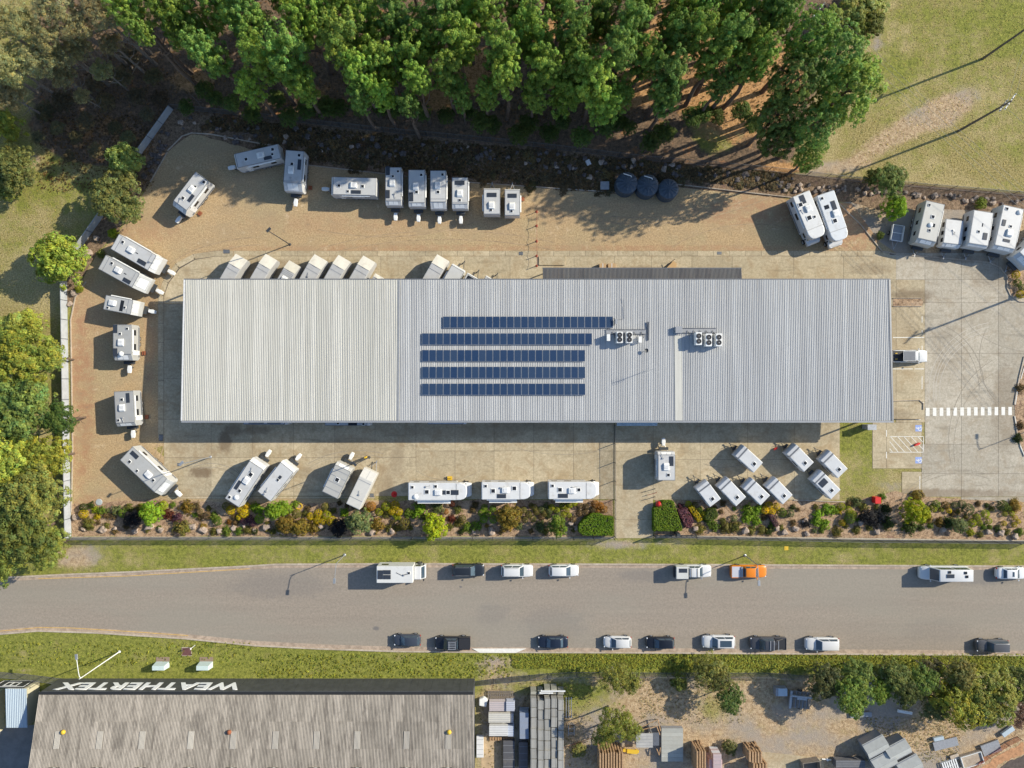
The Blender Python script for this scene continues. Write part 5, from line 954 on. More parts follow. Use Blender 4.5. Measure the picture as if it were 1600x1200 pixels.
wires(PE, PA, 'overhead wires above the northern pines'); wires(PA, PX2, 'overhead wires crossing the outside caravan row and the car park', sag=1.2); wires(PB, PC, 'overhead wires between the two field poles', (-.9, .9)); wires(PC, (W(1800, 450).xy, 11, R(50)), 'overhead wires from the sandy track pole to the right', (-.9, .9))

# water tanks
def tank(px, py, r, lab, pipe):
    g = thing('water_tank', lab, 'water tank', W(px, py, 0), 0, 'dark water tanks'); mt = M['tank']
    MB().lathe([(r,0),(r,.5),(r*1.012,.52),(r*1.012,.62),(r,.64),(r,1.1),(r*1.012,1.12),(r*1.012,1.22),(r,1.24),(r,1.9)], 36).build('barrel', mt, g)
    q = MB(); n_ = 36; P = []
    prof = [(r*1.01,1.9),(r*.98,2.0),(r*.8,2.18),(r*.45,2.32),(r*.14,2.38),(.01,2.38)]
    for rr, z in prof:
        for i in range(n_):
            k = 1+(.035 if i % 3 == 0 else 0)*(rr > r*.3)*(rr < r); a = 2*math.pi*i/n_; P.append((rr*math.cos(a), rr*math.sin(a), z+(.05 if i % 3 == 0 and r*.2 < rr < r else 0)))
    q.add(P, [(k*n_+i, k*n_+(i+1) % n_, (k+1)*n_+(i+1) % n_, (k+1)*n_+i) for k in range(len(prof)-1) for i in range(n_)]).build('lid', mt, g)
    MB().lathe([(.28,2.36),(.28,2.46),(.02,2.5)], 14, (0, -.3*r)).build('manhole', mt, g)
    if pipe: MB().tube([(-.5,r*.95,1.7),(-.5,r*.75,2.45),(.5,r*.55,2.5),(.65,r*.5,2.2)], .07, 8).build('inlet_pipe', M['white'], g)
M['tank'] = simple('navy_polymer', (.045,.065,.09), .45, 0, .1, 2)
tank(976, 292, 1.62, 'dark navy ribbed water tank, leftmost of three', True); tank(1008, 295.5, 1.62, 'dark navy ribbed water tank, middle of three', True); tank(1040, 301, 1.5, 'dark navy water tank, rightmost of three', False)
g = thing('pump_box', 'small grey pump enclosure left of the water tanks', 'box', W(944, 292)); MB().box(-.6,.6,-.55,.55,0,.7).build('body', M['trimd'], g); MB().box(-.65,.65,-.6,.6,.7,.76).build('lid', M['trim'], g)
g = thing('rubbish_board', 'small pale board lying on the northern rocks', 'board', W(919, 254, .3), R(25)); MB().box(-.35,.35,-.4,.4,0,.04).build('board', M['trimw'], g); MB().box(-.35,-.28,-.4,.4,.04,.08).build('edge', M['trim'], g)
# crates and a pallet jack just north of the charcoal awning
for px, w_, t in ((941,1.0,'left'),(955,1.1,'right')): g = thing('cardboard_box', 'tan carton half hidden by the charcoal awning, %s of two' % t, 'box', W(px, 417, 0), 0, 'tan cartons'); MB().box(-w_/2,w_/2,-.5,.4,0,.7).build('carton', simple('tan_card', (.45,.3,.16), .85), g); MB().box(-.05,.05,-.5,.4,.7,.705).build('tape', M['trimw'], g)
g = thing('hand_trolley', 'orange hand trolley standing at the edge of the charcoal awning', 'trolley', W(1049, 414)); MB().prism([(-.8,-.5),(.2,.5),(.7,.1),(.6,-.5)], .1, .5).build('load', simple('tan_timber', (.5,.32,.15), .85), g); MB().tube([(-1.2,-.4,.1),(.3,.7,1.1)], .04).build('handle', M['black'], g)
tag(MB().box(-.1, 2.6+1.2, -1.2, .1, 0, .18).build('loading_step', M['conc'], None, W(843, 402), 0), 'low tan concrete step at the west end of the charcoal awning', 'step')
# ---------------------------------------------------------------- vegetation
def tri_mesh(name, P, tone, mat=None):
    """P: (n,3,3) triangles, tone: (n,3) colour factors"""
    n_ = len(P); me = bpy.data.meshes.new(name); me.vertices.add(n_*3); me.vertices.foreach_set('co', P.astype(np.float32).ravel())
    me.loops.add(n_*3); me.loops.foreach_set('vertex_index', np.arange(n_*3, dtype=np.int32)); me.polygons.add(n_); me.polygons.foreach_set('loop_start', np.arange(0, n_*3, 3, dtype=np.int32)); me.update(calc_edges=True)
    ca = me.color_attributes.new('tone', 'FLOAT_COLOR', 'POINT'); t = np.ones((n_, 3, 4), np.float32); t[:, :, :3] = tone[:, None, :]; ca.data.foreach_set('color', t.ravel()); me.materials.append(mat or M['leaf']); return me
def unit(v): return v/np.maximum(1e-6, np.linalg.norm(v, axis=-1, keepdims=True))
def leaves(r, C, D, rc, nl, size, asp=.5, spread=.9, tone_v=.25, up=.3, flat=0.0):
    """nl triangular leaves round every clump centre C, biased along D"""
    n_ = len(C); d = unit(r.normal(size=(n_, nl, 3))+D[:, None, :]*spread); rad = r.uniform(.45, 1.0, (n_, nl, 1))**.6
    p = C[:, None, :]+d*rad*rc[:, None, None]; nrm = unit(d+r.normal(size=d.shape)*.36+D[:, None, :]*.35+np.array([0,0,up])); nrm[..., 2] += flat; nrm = unit(nrm)
    a = unit(np.cross(nrm, r.normal(size=d.shape))); b = np.cross(nrm, a); s = size*r.uniform(.7, 1.35, (n_, nl, 1))
    P = np.stack([p-a*s*.5-b*s*asp*.5, p+a*s*.5-b*s*asp*.3, p+b*s*asp+a*s*r.uniform(-.3, .3, (n_, nl, 1))], 2).reshape(-1, 3, 3)
    ct = 1+r.normal(size=(n_, 1, 1))*tone_v*.55; t = ct*(1+r.normal(size=(n_, nl, 1))*tone_v*.5); yel = 1+r.normal(size=(n_, nl, 1))*.10+r.normal(size=(n_, 1, 1))*.08
    T = np.concatenate([t*yel, t, t*(2-yel)*.95], -1).reshape(-1, 3).clip(.25, 2); return P, T
def crown(kind, seed):
    r = np.random.default_rng(seed)
    if kind == 'pine':            # tall ragged crown of tufted clumps on tiered limbs
        C, D = [], []
        nb_ = 30
        for i in range(nb_):
            z = -1.15+2.3*(i/(nb_-1))**.9; w_ = (.35+.65*math.sqrt(max(0, 1-((z+.15)/1.32)**2)))*r.uniform(.7, 1.12); a = i*2.4+r.uniform(-.5, .5)
            k = 7+int(6*w_)
            for j in range(k):
                t = (j+1)/k; aa = a+r.normal()*.42*t; rr = w_*t**.8; C.append((rr*math.cos(aa), rr*math.sin(aa), z+t*.22+r.normal()*.07)); D.append((math.cos(aa)*.6, math.sin(aa)*.6, .8))
        C, D = np.array(C), np.array(D); rc = r.uniform(.09, .16, len(C)); return tri_mesh('crown', *leaves(r, C, D, rc, 46, .07, .45, .8, .34, .5))
    if kind == 'fir':             # dense big pine with spiky outline
        C, D = [], []
        for i in range(430):
            d = unit(r.normal(size=3)); d[2] = d[2]*.9+.1; rr = r.uniform(.62, 1.0)*(1+.16*math.sin(5*math.atan2(d[1], d[0])+3*d[2])); C.append(d*rr*np.array([1, 1, 1.25])); D.append(d+np.array([0,0,.5]))
        C, D = np.array(C), np.array(D); return tri_mesh('crown', *leaves(r, C, D, r.uniform(.08, .15, len(C)), 36, .075, .35, 1.1, .35, .3))
    if kind in ('broad', 'gum', 'bush'):
        nl_ = {'broad': 13, 'gum': 15, 'bush': 9}[kind]; C, D = [], []
        for i in range(nl_):
            a = i*2.39996; rr = math.sqrt((i+.4)/nl_)*.72; lz = .45*(1-rr)+r.uniform(-.15, .2); lc = np.array([rr*math.cos(a), rr*math.sin(a), lz]); lr = r.uniform(.26, .42) if kind != 'gum' else r.uniform(.18, .36)
            m_ = {'broad': 36, 'gum': 30, 'bush': 26}[kind]
            for j in range(m_):
                d = unit(r.normal(size=3)); d[2] = abs(d[2])*.9-.15 if kind != 'gum' else d[2]; C.append(lc+d*lr*r.uniform(.72, 1.05)*np.array([1, 1, .85])); D.append(d)
        for i in range(60 if kind != 'gum' else 20):
            a = r.uniform(0, 6.28); rr = r.uniform(.2, .9); C.append(np.array([rr*math.cos(a), rr*math.sin(a), r.uniform(-.45, .1)])); D.append(np.array([math.cos(a), math.sin(a), .1]))
        C, D = np.array(C), np.array(D); s = {'broad': .055, 'gum': .06, 'bush': .075}[kind]
        return tri_mesh('crown', *leaves(r, C, D, r.uniform(.07, .13, len(C))*(1.25 if kind == 'bush' else 1), 34 if kind != 'gum' else 26, s, .5 if kind != 'gum' else .3, .9, .3, .35))
    if kind == 'ball':            # clipped shrub
        n_ = 260; d = unit(r.normal(size=(n_, 3))); d[:, 2] = np.abs(d[:, 2])*1.0-.12; d = unit(d); C = d*np.array([1, 1, .95])*r.uniform(.90, .96, (n_, 1)); return tri_mesh('shrub', *leaves(r, C, d, np.full(n_, .09), 9, .12, .6, 1.4, .20, .2))
    if kind == 'loose':
        n_ = 120; d = unit(r.normal(size=(n_, 3))); d[:, 2] = np.abs(d[:, 2]); C = d*r.uniform(.35, .95, (n_, 1))*np.array([1, 1, .8])*(1+.25*np.sin(4*np.arctan2(d[:, 1], d[:, 0])+seed))[:, None]; return tri_mesh('shrub', *leaves(r, C, d, np.full(n_, .17), 13, .15, .4, .9, .35, .4))
    if kind == 'spiky':
        n_ = 70; d = unit(r.normal(size=(n_, 3))); d[:, 2] = np.abs(d[:, 2]); C = d*r.uniform(.2, .8, (n_, 1))*np.array([1, 1, .7]); return tri_mesh('shrub', *leaves(r, C, d, np.full(n_, .25), 10, .34, .14, 1.5, .35, .2))
CR = {k: [crown(k, s+10*i) for s in range(v)] for i, (k, v) in enumerate((('pine', 6), ('fir', 2), ('broad', 4), ('gum', 4), ('bush', 3), ('ball', 4), ('loose', 4), ('spiky', 3)))}
def trunk_mesh(seed, mat, limbs, zr_=(.45, .95), spread=.5):
    r = random.Random(seed); q = MB(); P = [(0,0,0),(r.uniform(-.02,.02),r.uniform(-.02,.02),.35),(r.uniform(-.03,.03),r.uniform(-.03,.03),.7),(0,0,1)]; R_ = [.022,.017,.011,.004]
    for i in range(3): q.cyl(P[i], P[i+1], R_[i], 8, R_[i+1])
    for k in range(limbs):
        z = r.uniform(*zr_); a = k*2.4+r.uniform(-.3,.3); l = spread*r.uniform(.5, 1)*(1.15-z*.7); b = (0,0,z); m_ = (l*.55*math.cos(a), l*.55*math.sin(a), z+.05); e = (l*math.cos(a+.2), l*math.sin(a+.2), z+.13); q.cyl(b, m_, .007, 5, .0045).cyl(m_, e, .0045, 5, .0015)
    return q.mesh('trunk', mat)
TR = {'pine': [trunk_mesh(i, M['bark'], 12, (.4, .95), .16) for i in range(2)], 'broad': [trunk_mesh(i+5, M['bark'], 8, (.25, .7), .35) for i in range(2)], 'gum': [trunk_mesh(i+9, M['palebark'], 7, (.35, .85), .26) for i in range(2)]}
rt = random.Random(11)
def jit(c, s=.12): k = 1+rt.uniform(-s, s); return tuple(max(.004, x*k*(1+rt.uniform(-s*.4, s*.4))) for x in c)
def tree(name, kind, px, py, rpx, htop, col, lab, group, ratio=None, cat='tree', base=None):
    """px,py: where the crown centre shows; rpx: its half width in the photograph"""
    ck = {'pine': 'pine', 'fir': 'fir', 'broad': 'broad', 'gum': 'gum', 'bush': 'bush'}[kind]; rr = {'pine': 1.6, 'fir': 1.3, 'broad': .8, 'gum': .85, 'bush': .85}[kind] if ratio is None else ratio
    for _ in range(2):
        Rm = rpx/PPM*(1-htop*.75/H); zc = max(.3, htop-Rm*rr*1.1) if kind not in ('bush',) else htop*.42
    p = W(px, py, zc); b = base or (p.x, p.y)
    g = thing(name, lab, cat, (p.x, p.y, 0), rt.uniform(0, 6.28), group)
    inst('crown', rt.choice(CR[ck]), g, (0, 0, zc), rt.uniform(0, 6.28), (Rm, Rm*rt.uniform(.9, 1.1), Rm*rr if kind != 'bush' else htop*.6), jit(col))
    tk = 'pine' if kind in ('pine', 'fir') else 'gum' if kind == 'gum' else 'broad'; inst('trunk', rt.choice(TR[tk]), g, (0, 0, 0), 0, (max(htop, 3)*.9, max(htop, 3)*.9, (zc+Rm*rr*.6)))
    return g
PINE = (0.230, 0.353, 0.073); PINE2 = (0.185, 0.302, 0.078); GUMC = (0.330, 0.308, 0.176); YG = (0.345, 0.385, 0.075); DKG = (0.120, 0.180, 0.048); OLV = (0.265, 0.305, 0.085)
def ordw(i):
    t = ['first','second','third','fourth','fifth','sixth','seventh','eighth','ninth','tenth','eleventh','twelfth','thirteenth','fourteenth','fifteenth','sixteenth','seventeenth','eighteenth','nineteenth','twentieth']
    return t[i] if i < 20 else 'twenty-'+t[i-20] if i < 29 else 'thirtieth' if i == 29 else 'thirty-'+t[i-30]
def ordn(i):
    T = {40:'forty',50:'fifty',60:'sixty',70:'seventy'}; U = {40:'fortieth',50:'fiftieth',60:'sixtieth',70:'seventieth'}; n = i+1
    return ordw(i) if n < 40 else U[n] if n in U else T[n//10*10]+'-'+ordw(n % 10-1)
pos_word = lambda px: 'far left' if px < 320 else 'left of centre' if px < 640 else 'centre' if px < 960 else 'right of centre' if px < 1280 else 'far right'
pines = [(205,22,24),(222,45,15),(262,8,24),(300,45,33),(322,88,26),(352,12,26),(390,30,26),(408,95,26),(395,140,18),(455,95,32),(475,40,24),(440,-5,26),(500,25,24),(545,75,34),(560,115,20),(535,10,24),(598,95,28),(580,35,24),(622,30,24),(665,60,28),(640,95,26),(690,20,26),(655,130,20),(715,75,30),(735,30,24),(700,115,22),(785,80,26),(760,15,24),(790,125,22),(835,62,30),(815,10,24),(850,110,26),(835,150,20),(893,48,26),(880,5,22),(898,110,28),(880,150,24),(930,125,28),(942,165,22),(935,35,24),(965,85,22),(965,150,20),(985,50,26),(1005,5,26),(1010,95,24),(1040,120,26),(1052,60,24),(1035,155,20),(1060,20,24),(1090,55,24),(1110,95,22),(1100,15,24),(1150,20,28),(1142,62,22),(1165,65,24),(1195,35,30),(1220,10,28),(1190,95,22),(1150,110,18),(1125,130,16),(600,150,18),(560,155,16),(470,135,20),(640,165,14),(720,150,16),(760,150,18)]
pines += [(x, y, 26) for x in range(300, 1240, 62) for y in (-46,)]
pines += [(x+30, -95, 26) for x in range(200, 1240, 80)]
rowof = lambda py: 'beyond the top edge' if py < -20 else 'in the front row' if py > 90 else 'in the middle row' if py > 35 else 'in the back row'
nrow = {}
for px, py, r_ in sorted(pines):
    rw = rowof(py); i = nrow[rw] = nrow.get(rw, -1)+1
    px += rt.uniform(-4, 4); py += rt.uniform(-3, 3)
    tree('pine_tree', 'pine', px, py, r_*1.14, rt.uniform(16.5, 20.5) if py < 130 else rt.uniform(12, 15), rt.choice((PINE, PINE, PINE2)), 'bright green pine %s of the plantation%s' % (rw, ', %s from the left' % ordw(i)), 'pines north of the warehouse')
i = 0
for k in range(34):  # added low trees; dark foliage colour stands in for shaded crown undersides
    px = 290+k*27+rt.uniform(-9, 9); py = 150+(px-290)*.075+rt.uniform(-14, 22)
    if px > 1040: py -= 30
    tree('added_understorey_tree', 'broad', px, py, rt.uniform(12, 19), rt.uniform(3, 5.5), rt.choice((DKG, (.10,.14,.035))), 'small added understorey tree with shade-dark leaves below the front pines, %s from the left' % ordw(k), 'added understorey trees below the front pines', .9)
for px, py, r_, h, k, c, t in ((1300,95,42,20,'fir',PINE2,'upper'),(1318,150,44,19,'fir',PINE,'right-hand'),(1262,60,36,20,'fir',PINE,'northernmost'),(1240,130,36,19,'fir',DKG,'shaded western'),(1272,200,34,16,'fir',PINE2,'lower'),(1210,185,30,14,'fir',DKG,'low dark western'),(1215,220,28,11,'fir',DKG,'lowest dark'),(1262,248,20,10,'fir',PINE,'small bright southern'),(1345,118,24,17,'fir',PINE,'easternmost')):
    tree('pine_tree', k, px, py, r_, h, c, 'dense %s pine of the big dark clump beside the open field' % t, 'dense pines beside the field', 1.25)
# grey-green gums, north-west
gi = 0
for px, py, r_, h in sorted(((30,40,34,15),(85,12,34,16),(125,40,30,15),(150,5,28,16),(60,95,30,13),(20,105,34,13),(105,85,26,12),(165,30,24,15),(15,150,28,10),(130,75,20,11),(75,60,26,14),(175,70,20,12),(-30,90,40,15),(-30,20,40,16),(120,-50,40,16),(40,-50,40,16),(180,-50,36,17),(250,-40,34,17),(130,150,14,7),(100,120,22,9),(160,110,18,9))):
    gi += 1
    tree('gum_tree', 'gum', px, py, r_*1.1, h, jit(GUMC, .15), 'thin grey-green gum of the north-west corner, %s from the left' % ordw(gi-1), 'grey-green gums in the north-west')
for px, py, r_, h, k, c, l in ((8,195,26,6,'bush',YG,'round yellow-green tree at the left edge above the broad olive one'),(22,262,36,7,'broad',(0.200,0.236,0.081),'broad olive tree at the left edge beside the grass'),(10,290,26,5,'broad',OLV,'low olive tree under the broad one at the left edge'),
    (197,253,26,6,'bush',(0.290,0.344,0.117),'pale green tree below the end of the corner panel fence'),(182,308,40,7,'broad',(0.254,0.281,0.109),'wide grey-green tree leaning over the west fence'),(205,330,20,5,'broad',(0.236,0.271,0.100),'small grey-green tree at the yard edge beside the wide one'),(95,408,41,7,'bush',(0.254,0.299,0.054),'round yellow-green tree at the top end of the long panel fence'),
    (40,555,52,9,'broad',YG,'yellow-green tree at the top of the western thicket'),(20,520,30,7,'broad',OLV,'olive tree at the left edge behind the thicket top'),(80,560,22,7,'broad',OLV,'small tree at the fence side of the thicket top'),(35,640,62,10,'broad',(0.217,0.299,0.090),'large bluish green tree in the middle of the thicket'),(95,655,26,8,'broad',DKG,'dark green tree bulging over the western fence'),
    (20,720,50,10,'broad',YG,'bright olive tree at the left edge of the thicket'),(75,715,36,9,'broad',(0.290,0.326,0.054),'yellow-olive tree beside the fence below the dark one'),(60,770,44,10,'broad',OLV,'olive tree low in the thicket'),(45,830,50,10,'broad',(0.217,0.254,0.073),'deep olive tree above the street corner'),(75,855,30,8,'broad',OLV,'small olive tree at the street corner of the thicket'),(5,870,40,9,'broad',(0.181,0.236,0.054),'dark olive tree at the street edge of the view'),(5,790,40,9,'broad',OLV,'olive tree at the left edge low in the thicket'),(50,500,16,4,'bush',YG,'small bush in the grass above the thicket')):
    tree('broadleaf_tree', k, px, py, r_*1.12, h, c, l, None, .8)
for k, (px, py, r_) in enumerate(sorted(((70,175,14),(100,160,16),(135,190,13),(165,160,14),(190,120,15),(205,90,14),(180,200,10),(150,130,15),(215,150,12),(240,120,12),(90,200,10),(120,215,10),(230,180,10),(60,215,9),(250,155,11),(150,235,10),(110,245,9),(200,215,10)))):
    tree('scrub_bush', 'broad', px, py, r_*1.25, rt.uniform(2, 4), jit((.17,.15,.09), .2), 'grey-brown scrub bush in the north-west shade, %s from the left' % ordw(k), 'scrub bushes in the north-west shade', .7, 'bush')
# field bushes, north-east
for px, py, r_, h, k, c, l in ((1345,8,34,3,'bush',OLV,'long low olive bush under the wires at the top edge'),(1300,28,16,3,'bush',OLV,'small olive bush below the power pole'),(1362,38,22,3,'bush',(0.181,0.217,0.045),'olive bush, right of the pair in the field'),(1338,42,15,3,'bush',(0.164,0.200,0.045),'olive bush, left of the pair in the field'),
    (1388,282,26,5.5,'broad',(0.164,0.217,0.064),'dark green tree on the mesh fence above the outside caravans'),(1362,278,12,3,'bush',(0.145,0.181,0.054),'small dark bush left of the fence tree'),(1397,325,19,4.5,'bush',(0.254,0.380,0.036),'bright yellow-green round tree beside the caged trailer'),(1375,368,6,.8,'bush',(0.145,0.200,0.036),'tiny bush on the kerb corner above the wire shadow'),
    (1533,318,9,1.2,'bush',(0.217,0.290,0.036),'small green bush among the rocks above the outside caravans'),
    (177,365,8,1.2,'bush',(0.307,0.380,0.036),'small lime bush at the head of the slanted caravans'),(158,397,7,1,'bush',OLV,'small olive bush beside the lower slanted caravan'),(124,452,6,1,'bush',(0.307,0.344,0.036),'tiny lime bush among rocks by the west fence'),(185,370,5,.8,'bush',OLV,'tiny olive bush above the upper slanted caravan')):
    tree('bush', k, px, py, r_*1.1, h, c, l, None, .8, 'bush')
# timber yard trees, south-east
for px, py, r_, h, k, c, l in ((962,1058,26,6,'gum',(0.254,0.271,0.064),'olive gum leaning over the timber yard fence'),(985,1065,16,5,'broad',(0.200,0.217,0.054),'small dark olive tree against the fence beside the gum'),(958,1128,30,7.5,'gum',(0.271,0.299,0.064),'tall olive gum between the brick stacks and the steel shed'),(985,1140,20,6,'gum',(0.254,0.281,0.064),'smaller olive gum beside the steel shed'),(940,1150,18,5,'gum',(0.254,0.290,0.073),'low olive gum at the foot of the tall one'),
    (1108,1048,30,5,'gum',(0.236,0.254,0.081),'sparse straggling tree over the fence left of the dark tree'),(1140,1092,22,5.5,'broad',(0.128,0.190,0.054),'compact dark green tree on the open dirt'),(1128,1065,18,5,'gum',(0.200,0.217,0.073),'sparse tree above the compact dark one'),(1060,1065,14,2.5,'bush',(0.164,0.200,0.054),'low scrubby bush beside the fence'),
    (1288,1062,28,6,'broad',(0.136,0.154,0.064),'dark grey-green tree over the rusty machinery'),(1330,1085,30,7,'broad',(0.209,0.299,0.064),'bright round green tree in the timber yard row'),(1338,1052,24,6,'broad',(0.164,0.217,0.064),'green tree behind the bright round one'),(1375,1075,22,5.5,'broad',(0.145,0.217,0.036),'deep green tree right of the bright round one'),(1395,1055,26,6,'broad',(0.154,0.200,0.064),'grey-green tree in the middle of the row'),(1415,1080,22,6,'broad',(0.128,0.164,0.054),'dark tree beside the gap in the row'),(1440,1062,24,6,'broad',(0.154,0.217,0.054),'green tree left of the big yellow one'),
    (1450,1045,20,5,'gum',(0.145,0.136,0.081),'bare purplish shrub tree near the verge'),(1500,1090,46,8,'broad',(0.299,0.299,0.051),'big yellow-olive tree in the timber yard'),(1545,1085,42,8,'broad',(0.254,0.263,0.064),'olive tree joined to the right of the big yellow one'),(1500,1055,26,7,'broad',(0.209,0.209,0.073),'brownish tree behind the big yellow one'),(1590,1070,28,6,'broad',(0.128,0.164,0.054),'dark tree at the right edge near the verge'),(1595,1115,22,4,'gum',(0.181,0.109,0.090),'reddish straggly shrub at the right edge'),(1462,1100,24,5.5,'broad',(0.145,0.154,0.064),'shaded dark tree at the foot of the yellow one'),
    (1140,1167,12,1.5,'bush',(0.181,0.181,0.073),'low scrub heap above the timber stacks'),(905,1172,12,1,'bush',(0.254,0.254,0.090),'dry scrub patch below the tall gum')):
    tree('yard_tree', k, px, py, r_*1.1, h, c, l, None, .8)

# front garden and other shrubs: (x, y, r, colour key, form)
SC = {'y': ((.52,.42,.015), 'yellow'), 'l': ((.33,.37,.02), 'lime green'), 'g': ((.14,.21,.03), 'green'), 'b': ((.21,.33,.03), 'bright green'), 'o': ((.18,.17,.045), 'olive'), 'w': ((.17,.12,.06), 'brown'), 'p': ((.13,.05,.085), 'purple'), 'k': ((.03,.028,.034), 'near-black'), 'r': ((.16,.045,.03), 'dark red'), 'n': ((.34,.16,.03), 'orange'), 's': ((.17,.20,.09), 'grey-green'), 'd': ((.06,.085,.02), 'dark green'), 'm': ((.24,.17,.035), 'mustard')}
SH = '''130,803,7,y b;130,793,6,d b;147,797,6,l l;157,799,7,g l;151,808,6,y l;180,799,9,s l;192,802,7,g b;165,806,6,w l;176,807,6,w l;199,795,8,o l;207,812,13,k t;217,795,8,m l;238,800,19,b T;255,790,7,l b;262,805,9,r l;275,810,9,p l;290,793,12,m l;305,791,7,w l;312,800,5,w b;304,805,5,g l;312,810,5,w l;325,795,5,o l;333,808,9,g l;340,815,6,g b;323,806,6,w b;135,820,12,o s;165,822,6,o l;279,825,13,o l;290,826,9,o s;333,831,7,o l;352,830,9,g l;371,831,8,g s;385,829,8,o s
353,791,6,o b;360,797,7,y b;375,796,6,y b;385,790,5,y b;382,803,7,y b;374,808,5,y b;396,793,9,b l;364,808,5,w l;381,814,6,p b;390,811,6,p b;395,817,6,p b;357,816,5,n l;367,817,6,w l;405,797,8,b l;405,811,7,b b;430,798,15,b T;445,793,12,b t;463,803,7,o b;476,803,6,o l;485,807,6,y b;497,803,7,y b;510,805,7,l b;495,813,6,y b;505,814,6,y b;518,815,8,y b;508,792,6,o b;480,795,6,w l;447,818,16,m t;470,824,15,m t;488,826,12,m l;437,826,10,o l;530,824,14,k t;537,802,8,b l;562,814,20,s T;574,797,4,l b;580,791,7,n b;588,822,12,m l;592,800,6,l b;603,791,7,l b;617,790,7,y b;612,799,6,y b;623,800,6,y b;620,808,7,l l;604,804,8,o l;632,819,9,o b;637,803,8,g l;655,796,11,b l;648,804,8,b l;680,822,20,l T;683,795,10,s l;607,826,7,o l;620,826,7,o l
706,787,5,r b;715,797,7,o l;722,811,6,o b;705,811,7,r l;757,793,5,b b;770,795,5,b b;753,802,6,b b;762,803,5,b b;756,811,6,b b;771,812,6,b b;717,818,8,o l;730,825,10,g s;745,822,9,g l;795,805,20,m T;792,822,11,m l;830,790,4,o b;812,803,4,o b;818,797,5,o b;826,804,5,o b;833,811,5,o b;838,800,5,o b;845,796,5,s b;850,803,5,o b;820,812,5,o b;835,793,5,o b;846,808,5,w b;858,799,5,s b;862,793,5,l b;870,797,5,l b;879,791,5,l b;885,797,5,l b;890,789,5,l b;898,786,5,l b;880,804,5,l b;889,805,4,l b;872,803,5,s b;905,790,5,w b;905,802,5,w b;915,792,5,w b;914,801,5,w b;926,797,5,w b;895,812,5,w b;930,788,6,n b;938,791,6,n b;943,796,6,n b;934,799,5,n b;925,804,5,n l;871,822,17,g T;845,823,10,s l;852,832,6,o s;690,811,5,n b;697,800,4,n b;575,797,4,y b
1076,788,5,l b;1086,788,4,o b;1064,791,5,p l;1094,797,6,g l;1101,805,6,l b;1108,814,8,g l;1117,823,9,g l;1095,828,10,o s;1130,815,6,o l;1147,810,5,s b;1135,826,11,o s;1150,824,11,o s;1170,798,10,b l;1185,797,8,b l;1168,811,9,b l;1183,815,9,b l;1178,804,8,b l;1196,797,6,y b;1202,790,6,y b;1213,792,6,y b;1206,799,6,y b;1222,801,7,g b;1235,802,6,s b;1229,805,4,s b;1240,793,5,d l;1195,808,6,w l;1192,829,9,o s;1203,831,8,d s;1175,830,8,o s;1295,797,10,b l;1280,804,8,b l;1278,815,9,b l;1290,820,9,b l;1261,818,8,k l;1305,797,8,b l;1315,792,6,l b;1326,797,6,l b;1333,804,6,l b;1328,810,8,g b;1316,817,5,y b;1312,799,5,y l;1340,785,9,s l;1350,792,8,o l;1373,783,5,l b;1380,776,6,g l;1357,807,14,k t;1372,812,13,k l;1386,795,9,d l;1390,820,12,d s;1340,829,8,o s;1310,832,10,o s;1428,800,21,l T;1425,824,13,d l;1437,776,12,m s;1463,788,6,g b;1478,790,6,m b;1471,796,4,l b;1483,798,4,y b;1491,789,5,s b;1503,788,6,s b;1513,796,9,s b;1498,800,5,o l;1453,810,8,m l;1470,817,8,m l;1498,820,13,s t;1485,817,10,d l;1519,817,6,l b;1526,809,6,l b;1530,817,5,l b;1540,803,6,l b;1545,814,5,l b;1567,790,8,g b;1575,794,5,g b;1590,791,13,m s;1570,803,4,l b;1581,802,4,l b;1586,809,4,y b;1569,818,4,y b;1585,820,4,y b;1591,815,4,y b;1518,833,7,l l;1533,836,6,o l;1560,826,6,d l;1575,832,6,o l;1595,832,7,g l;1455,822,6,g s;1458,795,6,l b;1588,429,6,y b;1595,460,6,y b;1590,442,6,g b;1597,449,5,g b;1594,418,5,o l;1597,665,8,w s;1594,685,9,d s;1596,606,8,w l'''
ents = []
for line in SH.split('\n'):
    for e in line.split(';'):
        x, y, r_, c = e.split(','); ck, fm = c.split(); ents.append((float(x), float(y), float(r_), ck, fm))
rf = random.Random(21)
for _ in range(900):
    x, y = rf.uniform(116, 1598), rf.uniform(786, 833)
    if 903 < x < 1070 or (y > 828 and rf.random() < .6): continue
    if all((x-e[0])**2+((y-e[1])*1.1)**2 > (e[2]*.8+4.4)**2 for e in ents) and len([1 for e in ents if e[4] != 'T']) < 292: ents.append((x, y, rf.uniform(3.6, 6.2), rf.choice('oowwwsgdmo'), rf.choice('llsl')))
def zone(x, y):
    if y < 720: return 'in the kerbed right-hand island'
    for b, t in ((200,'in the west of the front garden'),(345,'below the slanted south-west caravan'),(415,'below the domed white caravan'),(530,'below the cream pop-top caravan'),(640,'left of the motorhome line'),(745,'below the leftmost motorhome'),(850,'below the middle motorhome'),(960,'left of the street driveway'),(1130,'right of the street driveway'),(1260,'below the slanted display trailers'),(1395,'around the red cube sign'),(1480,'by the car park lime tree')):
        if x < b: return t
    return 'in the east of the front garden'
FM = {'b': ('clipped ball shrub', 'ball'), 'l': ('leafy shrub', 'loose'), 's': ('spiky shrub', 'spiky'), 't': ('spreading bush', 'bush'), 'T': ('small tree', 'bush')}
cnts = {}
for e in sorted(ents): cnts[(zone(e[0], e[1]), e[3], e[4])] = cnts.get((zone(e[0], e[1]), e[3], e[4]), 0)+1
seen = {}; ORD = ['first','second','third','fourth','fifth','sixth','seventh','eighth','ninth','tenth','eleventh','twelfth','thirteenth']
